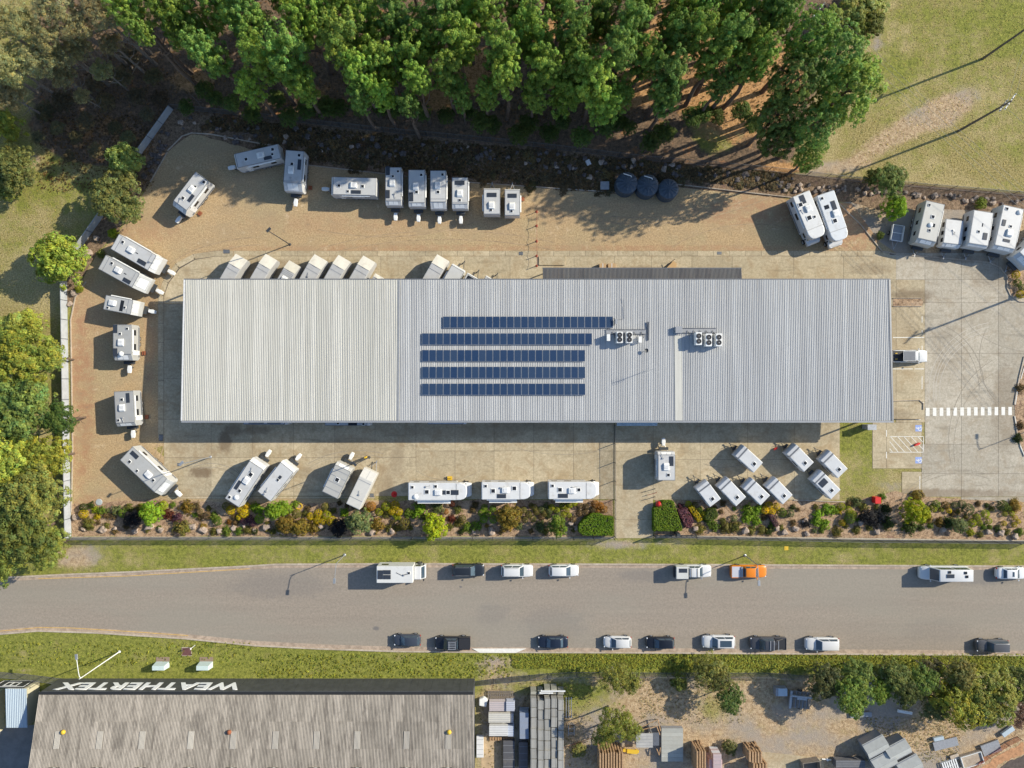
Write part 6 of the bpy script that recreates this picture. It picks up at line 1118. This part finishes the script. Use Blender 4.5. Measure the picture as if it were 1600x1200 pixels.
for x, y, r_, ck, fm in sorted(ents):
    k = (zone(x, y), ck, fm); i = seen[k] = seen.get(k, -1)+1; c, cn = SC[ck]; fn, form = FM[fm]
    lab = '%s %s %s' % (cn, fn, k[0]) + ('' if cnts[k] == 1 else ', %s from the left' % ORD[min(i, 12)])
    if fm in 'tT':
        tree('small_tree' if fm == 'T' else 'bush', 'bush', x, y, r_*1.05, 4.2 if fm == 'T' else 2.0, c, lab, None, .8, 'tree' if fm == 'T' else 'bush')
    else:
        rm_ = r_/PPM*1.05; h = rm_*(1.25 if fm == 'b' else 1.0); p = W(x, y, h*.6)
        o = inst('shrub', rt.choice(CR[form]), None, (p.x, p.y, h*.42 if fm == 'b' else .02), rt.uniform(0, 6.28), (rm_, rm_, h if fm != 'b' else h*.8), jit(c, .14)); tag(o, lab, 'shrub', '%s %ss in the front garden' % (cn, fn))
# hedges: clipped blocks
def hedge(pts, h, col, lab, dome=0.0):
    r = np.random.default_rng(len(pts)+int(pts[0][0])); P = [W(*p, h).xy for p in pts]; xs = [p.x for p in P]; ys = [p.y for p in P]; C = []; D = []
    def inside(x, y):
        s = False; j = len(P)-1
        for i in range(len(P)):
            if (P[i].y > y) != (P[j].y > y) and x < (P[j].x-P[i].x)*(y-P[i].y)/(P[j].y-P[i].y)+P[i].x: s = not s
            j = i
        return s
    cx, cy = sum(xs)/len(xs), sum(ys)/len(ys); n_ = int((max(xs)-min(xs))*(max(ys)-min(ys))*60)
    for _ in range(n_):
        x, y = r.uniform(min(xs), max(xs)), r.uniform(min(ys), max(ys))
        if inside(x, y): C.append((x, y, h-.06+r.normal()*.03)); D.append((0, 0, 1))
    for i in range(len(P)):
        a, b = P[i], P[(i+1) % len(P)]; l = (b-a).length; nn = Vector((b.y-a.y, a.x-b.x)).normalized()
        if (a.x-cx)*nn.x+(a.y-cy)*nn.y < 0: nn = -nn
        for _ in range(int(l*h*45)):
            q = a.lerp(b, r.uniform()); C.append((q.x, q.y, r.uniform(.05, h))); D.append((nn.x, nn.y, .2))
    C, D = np.array(C), np.array(D); o0 = np.array([cx, cy, 0]); Pt, T = leaves(r, C-o0, D, np.full(len(C), .12), 8, .12, .55, 1.3, .28, .3)
    g = thing('hedge', lab, 'hedge', (cx, cy, 0)); inst('foliage', tri_mesh('foliage', Pt, T), g, col=col)
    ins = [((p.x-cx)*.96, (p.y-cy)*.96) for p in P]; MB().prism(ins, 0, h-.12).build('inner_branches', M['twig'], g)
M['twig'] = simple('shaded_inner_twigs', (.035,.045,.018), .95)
hedge([(1022,795),(1031,792),(1036,784),(1052,784),(1056,797),(1061,812),(1066,829),(1022,829.5)], 1.3, (.17,.26,.022), 'large clipped bright green hedge block right of the driveway')
hedge([(904,830),(906,820),(913,812),(924,804),(936,803),(944,808),(958,809),(958,836),(912,836)], 1.2, (.15,.25,.018), 'large clipped green hedge mound left of the driveway')
hedge([(1060,798),(1073,795),(1078,804),(1083,814),(1079,824),(1072,824)], 1.1, (.20,.08,.12), 'clipped purple hedge block leaning beside the green hedge')
hedge([(1077,794),(1083,791),(1097,811),(1092,816)], 1.0, (.55,.42,.015), 'narrow clipped yellow hedge bar beside the purple hedge')
hedge([(1107,797),(1118,795),(1122,806),(1112,813),(1102,812)], 1.0, (.12,.16,.03), 'small clipped green hedge block below the first slanted trailer')
hedge([(1203,806),(1207,804),(1217,819),(1212,824)], .9, (.15,.08,.10), 'short purple-pink hedge bar below the slanted trailers')

# rocks
def rockmesh(seed, mat):
    r = random.Random(seed); bm = bmesh.new(); bmesh.ops.create_icosphere(bm, subdivisions=2, radius=1)
    for v in bm.verts:
        k = 1+.22*math.sin(3*v.co.x+seed)+.18*math.cos(4*v.co.y+2*seed)+r.uniform(-.10, .10); v.co *= k; v.co.z *= .75; v.co.x = max(-.85, min(.85, v.co.x)); v.co.y = max(-.8, min(.9, v.co.y)); v.co.z = min(.62, v.co.z)
    me = bpy.data.meshes.new('rock'); bm.to_mesh(me); bm.free(); me.materials.append(mat); return me
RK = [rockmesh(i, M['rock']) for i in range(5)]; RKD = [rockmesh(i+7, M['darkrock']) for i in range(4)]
def rock(px, py, r_, lab, grp, dark=False):
    p = W(px, py, .3); s = r_/PPM; o = inst('rock', rt.choice(RKD if dark else RK), None, (p.x, p.y, s*.3), rt.uniform(0, 6.28), (s*rt.uniform(.85, 1.2), s*rt.uniform(.7, 1), s*.9)); tag(o, lab, 'rock', grp)
rl_ = [(118,808,6),(130,827,5),(160,828,6),(178,826,4),(211,830,6),(232,823,8),(250,828,5),(300,823,6),(318,828,6),(343,830,6),(364,825,5),(381,822,4),(397,829,4),(417,823,7),(438,831,6),(459,834,5),(502,822,6),(583,832,7),(612,830,6),(768,830,7),(893,817,6),(740,830,5),(901,826,5),(1087,827,6),(1165,830,7),(1215,826,5),(1227,832,6),(1243,826,6),(1261,834,5),(1258,814,5),(1345,818,6),(1372,830,6),(1473,829,6),(1546,832,6),(1565,832,6),(1587,838,7)]
zc_ = {}
for x, y, r_ in rl_: zc_[zone(x, y)] = zc_.get(zone(x, y), 0)+1
zs_ = {}
for x, y, r_ in rl_:
    z = zone(x, y); i = zs_[z] = zs_.get(z, -1)+1; rock(x, y, r_, 'pale boulder %s%s' % (z, '' if zc_[z] == 1 else ', %s from the left' % ORD[min(i, 12)]), 'pale boulders in the front garden')
for x, y, r_, l in ((137,395,7,'tan boulder at the foot of the slanting panel fence'),(115,457,6,'reddish boulder near the head of the long panel fence'),(108,475,5,'small boulder below the reddish one by the fence'),(150,372,6,'boulder between the west fence and the slanted caravans'),(940,253,5,'pale boulder high on the northern bank')): rock(x, y, r_, l, None)
fy0 = lambda x: 170+(x-270)*.103
NUM = {}
def bz(x, what):
    for b, t in ((345,'at the top of the western yard corner'),(430,'above the slanting blue-white caravan'),(500,'above the upright caravan with sloped nose'),(600,'above the lengthways cream caravan'),(740,'above the row of four caravans'),(830,'above the two small caravans'),(955,'above the gravel left of the water tanks'),(1065,'behind the water tanks'),(1240,'right of the water tanks')):
        if x < b: break
    k = (what, t); i = NUM[k] = NUM.get(k, -1)+1; return '%s %s, %s from the left' % (what, t, ordw(i))
for x in sorted(rt.uniform(280, 1240) for _ in range(150)):
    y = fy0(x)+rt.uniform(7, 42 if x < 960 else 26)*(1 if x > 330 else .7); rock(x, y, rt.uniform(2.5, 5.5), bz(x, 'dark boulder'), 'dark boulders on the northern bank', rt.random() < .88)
for i, x in enumerate(sorted(rt.uniform(1225, 1600) for _ in range(70))):
    y = 285+(x-1225)*.06+rt.uniform(0, 14) if x < 1350 else 298+(x-1400)*.07+rt.uniform(-1, 9); rock(x, y, rt.uniform(2.5, 5), 'tan boulder under the north-east mesh fence, %s from the left' % ordn(i), 'tan boulders of the north-east retaining row', rt.random() < .3)
for i, t in enumerate(sorted(rt.random() for _ in range(26))):
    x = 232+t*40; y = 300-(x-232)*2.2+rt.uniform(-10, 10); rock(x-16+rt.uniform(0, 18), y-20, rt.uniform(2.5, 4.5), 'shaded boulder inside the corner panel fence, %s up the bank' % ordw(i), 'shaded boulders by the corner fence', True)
# weeds on the bank: small dull bushes; grass tufts as one mass
for x in sorted(rt.uniform(300, 1240) for _ in range(150)):
    y = fy0(x)+rt.uniform(8, 26 if x < 400 else 66 if x < 960 else 30); p = W(x, y); s = rt.uniform(.35, 1.0); o = inst('weed', rt.choice(CR['loose']), None, (p.x, p.y, 0), rt.uniform(0, 6), (s*1.4, s, s*.5), jit((.17, .125, .075), .3)); tag(o, bz(x, 'dry weed clump'), 'weed', 'dry weed clumps on the northern bank')
r = np.random.default_rng(5)
def tufts(name, regions, col, size, lab=None):
    C = []
    for (x0, x1, y0, y1, n_) in regions:
        c = np.stack([r.uniform(x0, x1, n_), r.uniform(y0, y1, n_)], 1); C.append(c)
    C = np.concatenate(C); P0 = np.stack([(C[:, 0]-800)/PPM, (600-C[:, 1])/PPM, 0*C[:, 0]+.04], 1); D = np.tile([0, 0, 1.], (len(P0), 1)); P, T = leaves(r, P0, D, r.uniform(.06, .16, len(P0))*size, 7, .17*size, .3, 1.2, .5, .8, .6); P[..., 2] = np.abs(P[..., 2])
    tag(inst(name, tri_mesh(name, P, T), col=col), kind='stuff')
tufts('long_grass', [(800,1600,1022,1044,6500),(400,800,1022,1058,900),(0,400,1003,1040,500),(870,1600,1040,1050,900)], (.27,.29,.055), 1.1)
tufts('field_grass', [(1370,1600,0,150,1500),(1340,1600,150,290,1500),(0,110,270,400,500),(0,85,400,520,300)], (.38,.34,.14), .55)
tufts('bank_brush', [(x_, x_+30, fy0(x_)+9, fy0(x_)+(26 if x_ < 400 else 40 if x_ < 460 else 62 if x_ < 940 else 30), 190) for x_ in range(330, 1230, 30)], (.14,.10,.06), 2.0)
tufts('forest_litter', [(60,1240,0,190,5000),(60,240,180,300,1200)], (.16,.10,.05), 1.1)
tufts('yard_scrub', [(750,930,1065,1200,900),(1000,1160,1060,1130,500),(1350,1500,1120,1190,900)], (.34,.29,.16), .8)
# fallen sticks
for i, (x, y, a, l) in enumerate(((660,148,35,3.2),(728,180,30,2.6),(300,150,-50,2.5),(80,150,-30,3),(205,80,-50,3),(370,215,20,2))):
    q = MB().tube([(0,0,.08),(l*.5,.12,.14),(l,0,.1)], .05, 5).tube([(l*.5,.12,.14),(l*.7,.6,.2)], .03, 5); o = q.build('fallen_branch', M['palebark'], None, W(x, y), R(a)); tag(o, ['pale fallen branch in the gap between the middle front pines','pale fallen branch above the northern mesh fence','pale fallen branch under the western pines','pale fallen branch under the grey-green gums','pale fallen branch between the gums and pines','short pale fallen branch below the western front pines'][i], 'branch', 'fallen branches on the forest floor')
# ---------------------------------------------------------------- timber yard, south-east
M['pack'] = objcolor('board_pack', .8, .18, 1.6, rnd=.18, dirt=.25); M['wrapl'] = objcolor('wrapped_pack', .5, .12, 1.2, rnd=.1)
sheet('timber_yard_pad', [(752,1150),(806,1150),(806,1210),(752,1210)], .012, simple('tan_dirt_pad', (.45,.33,.2), .95, 0, .2, 1))
# five columns of grey board packs
rp = random.Random(3); bl = MB()
bg = thing('board_pack_row', 'x', 'x', (0,0,0)); bpy.data.objects.remove(bg)
colx = [829, 840, 850.5, 861, 871.5]; colnames = ['first','second','third','fourth','fifth']
for ci, cx in enumerate(colx):
    y = 1092 + rp.uniform(-3, 3); k = 0
    while y < 1205:
        l = rp.uniform(13, 16.5); hh = rp.choice((2.2, 2.35, 2.4, 2.45)); a, b = W(cx, y, hh), W(cx+9.4, y+l, hh); n_ = 4; g = thing('board_pack', 'grey board pack, %s column from the left, %s down' % (colnames[ci], ORD[k]), 'board pack', ((a.x+b.x)/2, (a.y+b.y)/2, 0), R(rp.uniform(-1.5, 1.5)), 'grey board packs beside the factory'); wx, wy = (b.x-a.x)/2-.015, (a.y-b.y)/2-.02
        for j in range(n_): z0 = hh*j/n_; MB().box(-wx+rp.uniform(0,.03), wx, -wy, wy-rp.uniform(0,.04), z0+.09, hh*(j+1)/n_).build('pack', M['pack'], g, col=(.36,.35,.32))
        q = MB(); 
        for j in range(n_):
            for yy in (-wy*.6, wy*.6): q.box(-wx*.95, wx*.95, yy-.05, yy+.05, hh*j/n_, hh*j/n_+.09)
        q.build('bearers', M['wood'], g); MB().box(-wx+.08, -wx+.11, -wy, wy, hh+.001, hh+.008).box(wx-.2, wx-.17, -wy, wy, hh+.001, hh+.008).build('strap', M['trimd'], g); y += l+.6; k += 1
for ci, cx in enumerate((829,840,850.5,861,872)):
    for k, yy in enumerate((1083,) if ci in (0, 1, 4) else (1078.5, 1083.5)):
        a = W(cx, yy, 1.9); g = thing('small_board_pack', 'short grey board bundle at the street end of the stack, %s column%s' % (colnames[ci], ', upper' if k == 0 and ci in (2,3) else ''), 'board pack', (a.x+.45, a.y, 0)); MB().box(-.42,.42,-.2,.2,.1,1.9-.2*k).build('pack', M['pack'], g, col=(.36,.35,.29)); MB().box(-.42,.42,-.15,.15,0,.1).build('bearers', M['wood'], g)
for x, y, l, t in ((845,1079.5,3.6,'upper'),(843,1082.5,2.0,'lower')): tag(MB().box(0,l,-.08,.08,0,.12).box(0,.2,-.12,.12,-.06,0).build('white_beam', M['white'], None, W(x, y, 2.1)), 'long white beam lying across the top of the board stacks, %s' % t, 'beam')
def stack(px0, py0, px1, py1, h, cols, lab, name='sheet_stack', cat='stack', mat='wrapl', n_=3, ridge=0):
    a, b = W(px0, py0, h), W(px1, py1, h); c = (a+b)/2; wx, wy = (b.x-a.x)/2, (a.y-b.y)/2; g = thing(name, lab, cat, (c.x, c.y, 0))
    MB().box(-wx*.9, wx*.9, -wy*.7, -wy*.5, 0, .12).box(-wx*.9, wx*.9, wy*.5, wy*.7, 0, .12).build('bearers', M['wood'], g)
    for j in range(n_):
        z0, z1 = .12+(h-.12)*j/n_, .12+(h-.12)*(j+1)/n_-.04; o = rp.uniform(-.05, .05)
        MB().box(-wx+o, wx+o, -wy, wy, z0, z1).build('pack', M[mat], g, col=cols[j % len(cols)], bevel=.02, seg=1)
    q = MB()
    for yy in np.linspace(-wy*.7, wy*.7, 4): q.box(-wx+.02, wx-.02, yy-.02, yy+.02, h-.04, h-.02)
    q.build('top_seams', M['trim'], g); return g
stack(764,1097,790,1111.5,1.3,[(.55,.48,.48),(.62,.55,.52)],'pinkish white wrapped stack, left part of the top row by the factory'); stack(791,1097,804,1111.5,1.5,[(.5,.52,.6)],'bluish white wrapped stack, right part of the top row')
stack(763,1115.5,797,1129.5,1.4,[(.62,.6,.54)],'cream wrapped stack in the second row by the factory'); stack(797.8,1115.5,802.5,1129.5,1.1,[(.45,.46,.5)],'narrow grey stack at the right of the second row')
stack(764,1135,793,1150.5,1.6,[(.7,.7,.69)],'white wrapped stack in the third row by the factory'); stack(793.5,1135,803,1151,1.4,[(.5,.55,.65)],'pale blue wrapped stack at the right of the third row')
stack(812,1114,826,1155,2.0,[(.30,.36,.45),(.26,.30,.38)],'tall narrow blue-grey wrapped stack beside the board packs', n_=4)
g = stack(744,1151,755,1184,.7,[(.72,.72,.72)],'white plastic covered bundle against the factory wall', n_=1)
stack(786,1158,804,1205,.9,[(.10,.10,.11)],'low dark covered stack at the bottom edge', n_=2, mat='plain'); stack(811,1160,825,1205,1.2,[(.14,.12,.12),(.25,.24,.23)],'dark mixed stack below the blue-grey one', n_=3, mat='plain')
def pallet(px, py, w_, d_, h, nsl, ang, lab, mat='wood', layers=1, name='timber_pallet', board_along='y'):
    p = W(px, py, h*.6); g = thing(name, lab, 'pallet', (p.x, p.y, 0), R(ang), None)
    for l_ in range(layers):
        z0 = h*l_/layers; z1 = h*(l_+1)/layers
        MB().box(-w_/2, w_/2, -d_/2, -d_/2+.1, z0, z1-.05).box(-w_/2, w_/2, -.05, .05, z0, z1-.05).box(-w_/2, w_/2, d_/2-.1, d_/2, z0, z1-.05).build('bearers', M[mat], g)
        for k in range(nsl): x = -w_/2+w_*(k+.5)/nsl; MB().box(x-w_/nsl*.28, x+w_/nsl*.28, -d_/2, d_/2, z1-.05+rp.uniform(0,.01), z1).build('slat', M[mat], g)
    return g
pallet(782,1086.5,3.9,1.2,.35,14,0,'long pale open rack of battens near the factory corner','greywood'); pallet(783,1154,3.6,.5,.3,9,0,'orange timber battens under the white stack')
tag(MB().prism([(-.6,-.5),(.5,-.7),(.7,.4),(.1,.7),(-.6,.5)], 0, .8).build('crumpled_bag', M['white'], None, W(755,1094), 0, bevel=.12), 'crumpled white bulk bag at the corner of the factory', 'bag')
for x, t in ((884.5,'left'),(888.5,'middle'),(892.5,'right')): tag(MB().box(-.05,.05,-3.1,0,.3,.38).box(-.12,.12,-3.0,-2.9,0,.3).box(-.12,.12,-.2,-.1,0,.3).build('steel_rail', M['steel'], None, W(x,1088)), 'thin pale steel rail beside the board packs, %s of three' % t, 'rail', 'thin steel rails')
g = thing('wire_crate', 'small wire crate in the shade under the tall gum', 'crate', W(892,1137)); q = MB()
for z in (.1,.5,.9): q.box(-.45,.45,-.8,-.75,z,z+.05).box(-.45,.45,.75,.8,z,z+.05).box(-.45,-.4,-.8,.8,z,z+.05).box(.4,.45,-.8,.8,z,z+.05)
for y in (-.8,-.3,.3,.75): q.box(-.45,-.4,y,y+.05,0,.95).box(.4,.45,y,y+.05,0,.95).box(-.45,.45,y,y+.05,.9,.95)
q.build('frame', M['steel'], g)
def lumber(px0, py0, px1, py1, h, n_, lab, mat='wood', rows=4, lean=0):
    """stacked lengths of sawn timber seen from above"""
    a, b = W(px0, py0, h), W(px1, py1, h); c = (a+b)/2; wx, wy = (b.x-a.x)/2, (a.y-b.y)/2; g = thing('timber_stack', lab, 'timber stack', (c.x, c.y, 0))
    for j in range(rows):
        z1 = h-(rows-1-j)*h/rows
        for k in range(n_):
            x = -wx+2*wx*(k+.5)/n_; d = rp.uniform(-.12, .12); MB().box(x-wx/n_*.58, x+wx/n_*.58, -wy+d, wy+d, z1-h/rows+.1, z1-rp.uniform(0,.05)).build('plank', M[mat], g)
        MB().box(-wx, wx, -wy*.7, -wy*.6, z1-h/rows, z1-h/rows+.1).box(-wx, wx, wy*.6, wy*.7, z1-h/rows, z1-h/rows+.1).build('spacer', M['greywood'], g)
    return g
lumber(936,1176,975,1215,3.0,9,'large stack of orange sawn timber at the bottom edge left of the steel shed'); lumber(1088,1174,1104,1210,3.2,4,'narrow stack of orange sawn timber right of the grey slab roof'); lumber(1170,1175,1192,1192,3.0,5,'upper stack of orange sawn timber beside the concrete strip'); lumber(1176,1194,1200,1215,2.2,5,'lower stack of orange sawn timber at the bottom edge')
stack(1114,1179,1127,1205,2.4,[(.62,.62,.64),(.5,.4,.4)],'white covered stack between the two orange timber stacks', n_=4); tag(MB().box(-.9,.9,-1,1,0,2.0).box(-.95,.95,-1.05,1.05,2.0,2.06).build('covered_bin', simple('pinkish_bin', (.5,.35,.35), .7, 0, .15), None, W(1112,1186)), 'pinkish covered bin left of the white stack', 'bin')
tag(MB().prism([tuple(W(*p).xy) for p in ((1186,1174),(1290,1185),(1286,1189),(1290,1210),(1195,1210))], 0, .05).build('concrete_strip', M['conc']), kind='structure')
g = thing('open_crate', 'open grey timber crate with dark inside at the bottom edge', 'crate', W(1264,1198), R(8)); MB().box(-1.3,1.3,-1.4,1.4,0,.08).build('floor', M['greywood'], g)
for x in (-1.3,1.22): MB().box(x,x+.08,-1.4,1.4,.08,1.3).build('side', M['greywood'], g)
MB().box(-1.22,1.22,1.32,1.4,.08,1.3).build('side', M['greywood'], g)
# steel shed pair
g = thing('machine_shed', 'small grey flat roofed machine shelter beside the tall gum', 'shed', W(1006,1155)); A, B = W(994,1146,2.6), W(1020,1168,2.6); o = W(1006,1155)
MB().box(A.x-o.x, B.x-o.x, B.y-o.y, A.y-o.y, 2.5, 2.62).build('roof', simple('grey_sheet_roof', (.38,.37,.35), .6, 0, .12, 1), g); MB().box(B.x-o.x+.02, B.x-o.x+1.0, B.y-o.y+.1, A.y-o.y-.1, 2.1, 2.25).build('lower_roof', M['trimd'], g)
for x in (A.x-o.x+.1, B.x-o.x-.1):
    for y in (B.y-o.y+.1, A.y-o.y-.1): MB().box(x-.06,x+.06,y-.06,y+.06,0,2.5).build('post', M['steel'], g)
MB().box(A.x-o.x+.3, B.x-o.x-.3, B.y-o.y+.3, A.y-o.y-.3, 0, 1.6).build('machine', M['darksteel'], g, bevel=.1)
for k in range(4): MB().box(A.x-o.x, B.x-o.x, B.y-o.y+.45*k+.3, B.y-o.y+.45*k+.33, 2.62, 2.65).build('roof_seam', M['trim'], g)
a, b = W(1034,1138,.9), W(1067,1190,.9); g = thing('roof_slab', 'pale grey rectangular covered stack right of the machine shelter', 'covered stack', ((a.x+b.x)/2, (a.y+b.y)/2, 0)); wx, wy = (b.x-a.x)/2, (a.y-b.y)/2
MB().box(-wx,wx,-wy,wy,.1,.86).build('body', M['trim'], g)
for k in range(8): MB().box(-wx-.03, wx+.03, -wy+2*wy*k/8+.01, -wy+2*wy*(k+1)/8-.01, .86, .9+.005*(k % 2)).build('lid_board', M['pack'], g, col=(.42,.42,.38))
tag(MB().box(-1.2,1.2,-.2,.2,.3,.5).box(-.6,1.0,-.3,.3,.5,.62).box(-1.0,-.8,-.15,.15,0,.3).box(.8,1.0,-.15,.15,0,.3).build('yellow_beam', M['yellow'], None, W(985,1171), R(-5)), 'yellow lifting beam lying below the machine shelter', 'beam')
for (pts, t) in ((((1000,1137),(1028,1124),(1032,1142)),'upper'),(((1004,1140),(1026,1135),(1031,1148)),'lower'),(((1026,1170),(1030,1180),(1032,1168)),'southern')):
    q = MB().tube([W(*p, .9) for p in pts], .07, 6)
    for p in pts: q.cyl(W(*p, 0), W(*p, .9), .05, 6)
    tag(q.build('pipe_frame', M['wood']), 'orange angled pipe frame beside the machine shelter, %s' % t, 'frame', 'orange pipe frames')
for (pts, t) in ((((880,1168),(935,1150),(935,1172)),'left'),): tag(MB().tube([W(*p, .6) for p in pts], .04, 5).build('wire_line', M['rust']), 'thin rusty wire line left of the tall gum', 'wire')
# boxes and machinery under the dark trees
g = thing('white_box', 'small pale blue topped box on the dirt left of the machinery', 'box', W(1217,1077)); MB().box(-.85,.85,-.6,.6,0,1.0).build('body', M['trim'], g, bevel=.03); MB().box(-.5,.85,-.55,.55,1.0,1.05).build('lid', M['roofb'], g)
g = thing('old_trailer', 'grey flatbed trailer loaded with pale metal frames under the dark tree', 'trailer', W(1247,1090), R(-6)); MB().box(-1.6,1.6,-1.3,1.2,.5,.65).build('bed', M['trim'], g)
for k in range(6): MB().box(-1.6+.55*k,-1.25+.55*k,-1.25,1.15,.66,.72+.02*(k%3)).build('deck_board', M['greywood'], g)
MB().box(-1.7,1.6,.5,.75,.72,1.2).box(-1.7,-1.4,-1.3,1.3,.66,1.1).box(-.6,.9,.1,.5,.72,1.0).build('frame', M['steel'], g, bevel=.02)
for y in (-1.3,1.25): wheel(g, 0, y, .33, .2)
for x, y, l, w_, a, z, c, lab in ((1344,1116,3.2,.7,4,.3,'trim','long grey board lying at the foot of the bright round tree'),(1412,1111,2.2,.4,-10,.4,'white','pale plank in the shade under the tree row'),(1464,1152,1.5,.55,12,.5,'roofb','short pale lid above the grey door panel'),(1476,1161,3.7,1.3,14,.3,'trim','grey door panel lying on the dirt under the yellow tree'),(1546,1167,2.8,1.7,20,.4,'trim','grey slab pallet near the orange barrier'),(1490,1182,1.3,.9,20,.3,'kerb','small pinkish pallet left of the white tray'),(1572,1141,2.0,.7,35,.5,'roofb','pale blue panel under the olive tree')):
    g = thing('loose_panel', lab, 'panel', W(x, y), R(a)); MB().box(-l/2,l/2,-w_/2,w_/2,.12,z).build('panel', M[c], g, bevel=.02, seg=1); MB().box(-l*.35,-l*.25,-w_/2,w_/2,0,.12).box(l*.25,l*.35,-w_/2,w_/2,0,.12).build('bearers', M['wood'], g)
g = thing('white_tray', 'white rimmed tray pallet on reddish ground beside the orange barrier', 'tray', W(1515,1184), R(17)); MB().box(-1.6,1.6,-.9,.9,0,.5).build('base', M['kerb'], g); q = MB()
for y in (-.9,.82): q.box(-1.6,1.6,y,y+.08,.5,.7)
for x in (-1.6,1.52): q.box(x,x+.08,-.82,.82,.5,.7)
q.build('rim', M['white'], g)
pallet(1484,1196,2.4,1.6,.4,7,18,'white slatted pallet at the bottom edge left of the tray','white'); 
pts = [W(1515,1203,.6),W(1545,1183,.6),(W(1575,1164,.6)),W(1594,1154,.6)]; g = thing('barrier_mesh', 'orange plastic barrier mesh strung along the bottom right corner', 'barrier', (0,0,0)); q = MB()
for a, b in zip(pts[:-1], pts[1:]):
    d = (b-a); nn = Vector((-d.y, d.x, 0)).normalized()*.03
    for z in np.arange(.1, 1.0, .15): q.add([a*1-nn+Vector((0,0,z-.6)),b-nn+Vector((0,0,z-.6)),b+nn+Vector((0,0,z-.54)),a+nn+Vector((0,0,z-.54))], [(0,1,2,3)]); q.cyl((a.x,a.y,z),(b.x,b.y,z),.035,4)
q.build('mesh', simple('orange_plastic', (.6,.12,.04), .6), g); q = MB()
for p in pts: q.cyl((p.x,p.y,0),(p.x,p.y,1.15),.04,6)
q.build('stake', M['darksteel'], g)
M['orsoil'] = simple('orange_soil', (.42,.22,.11), .95, 0, .3, 2); sheet('orange_soil_strip', rough_edge([(1525,1206),(1560,1180),(1600,1160),(1600,1178),(1565,1192),(1550,1206)], 1.5, 5), .014, M['orsoil'])
sheet('dark_soil_strip', rough_edge([(1555,1206),(1575,1190),(1620,1172),(1620,1206)], 1.5, 5), .02, simple('dark_soil', (.09,.07,.06), .95, 0, .3, 2))
# gabled concrete lids, four in a cluster, and a low dark stack
def gable(px, py, L, w_, h, ang, lab):
    p = W(px, py, h); g = thing('gabled_hut', lab, 'hut', (p.x, p.y, 0), R(ang), 'small gabled huts'); MB().box(-L/2+.1,L/2-.1,-w_/2+.1,w_/2-.1,0,h-.5).build('wall', M['trim'], g)
    for s_ in (-1, 1):
        MB().add([(-L/2,s_*w_/2,h-.6),(L/2,s_*w_/2,h-.6),(L/2,s_*.008,h),(-L/2,s_*.008,h),(-L/2,s_*w_/2,h-.66),(L/2,s_*w_/2,h-.66),(L/2,s_*.008,h-.06),(-L/2,s_*.008,h-.06)], [(0,1,2,3),(7,6,5,4),(0,4,5,1),(1,5,6,2),(2,6,7,3),(3,7,4,0)] if s_ < 0 else [(3,2,1,0),(4,5,6,7),(1,5,4,0),(2,6,5,1),(3,7,6,2),(0,4,7,3)]).build('roof', M['pack'], g, col=(.45,.46,.44) )
        MB().box(-.02,.02,min(0,s_*w_/2*.9),max(0,s_*w_/2*.9),h-.75,h-.62).build('seam', M['trimd'], g)
for x, y, t in ((1372,1170,'upper left'),(1407,1176,'upper right'),(1385,1194,'lower left'),(1425,1200,'lower right')): gable(x, y, 3.4, 2.4, 2.4, 28, 'small pale gabled hut at the bottom edge, %s of four' % t)
stack(1306,1188,1352,1200,1.2,[(.12,.12,.13)],'low dark slatted stack left of the gabled huts', n_=3, mat='plain')
g = thing('white_pipe', 'short white pipe on the dirt at the end of the concrete strip', 'pipe', W(1292,1186), R(-5)); MB().cyl((-.8,0,.12),(.6,0,.12),.09,8).build('pipe', M['white'], g); MB().lathe([(.2,0),(.2,.25),(.05,.3)], 8).build('cap', M['white'], g)
for o in bpy.data.objects:
    if o.parent is None and not o.get('kind') and not o.get('label') and o.type in ('MESH', 'EMPTY'): print('UNLABELLED', o.name)
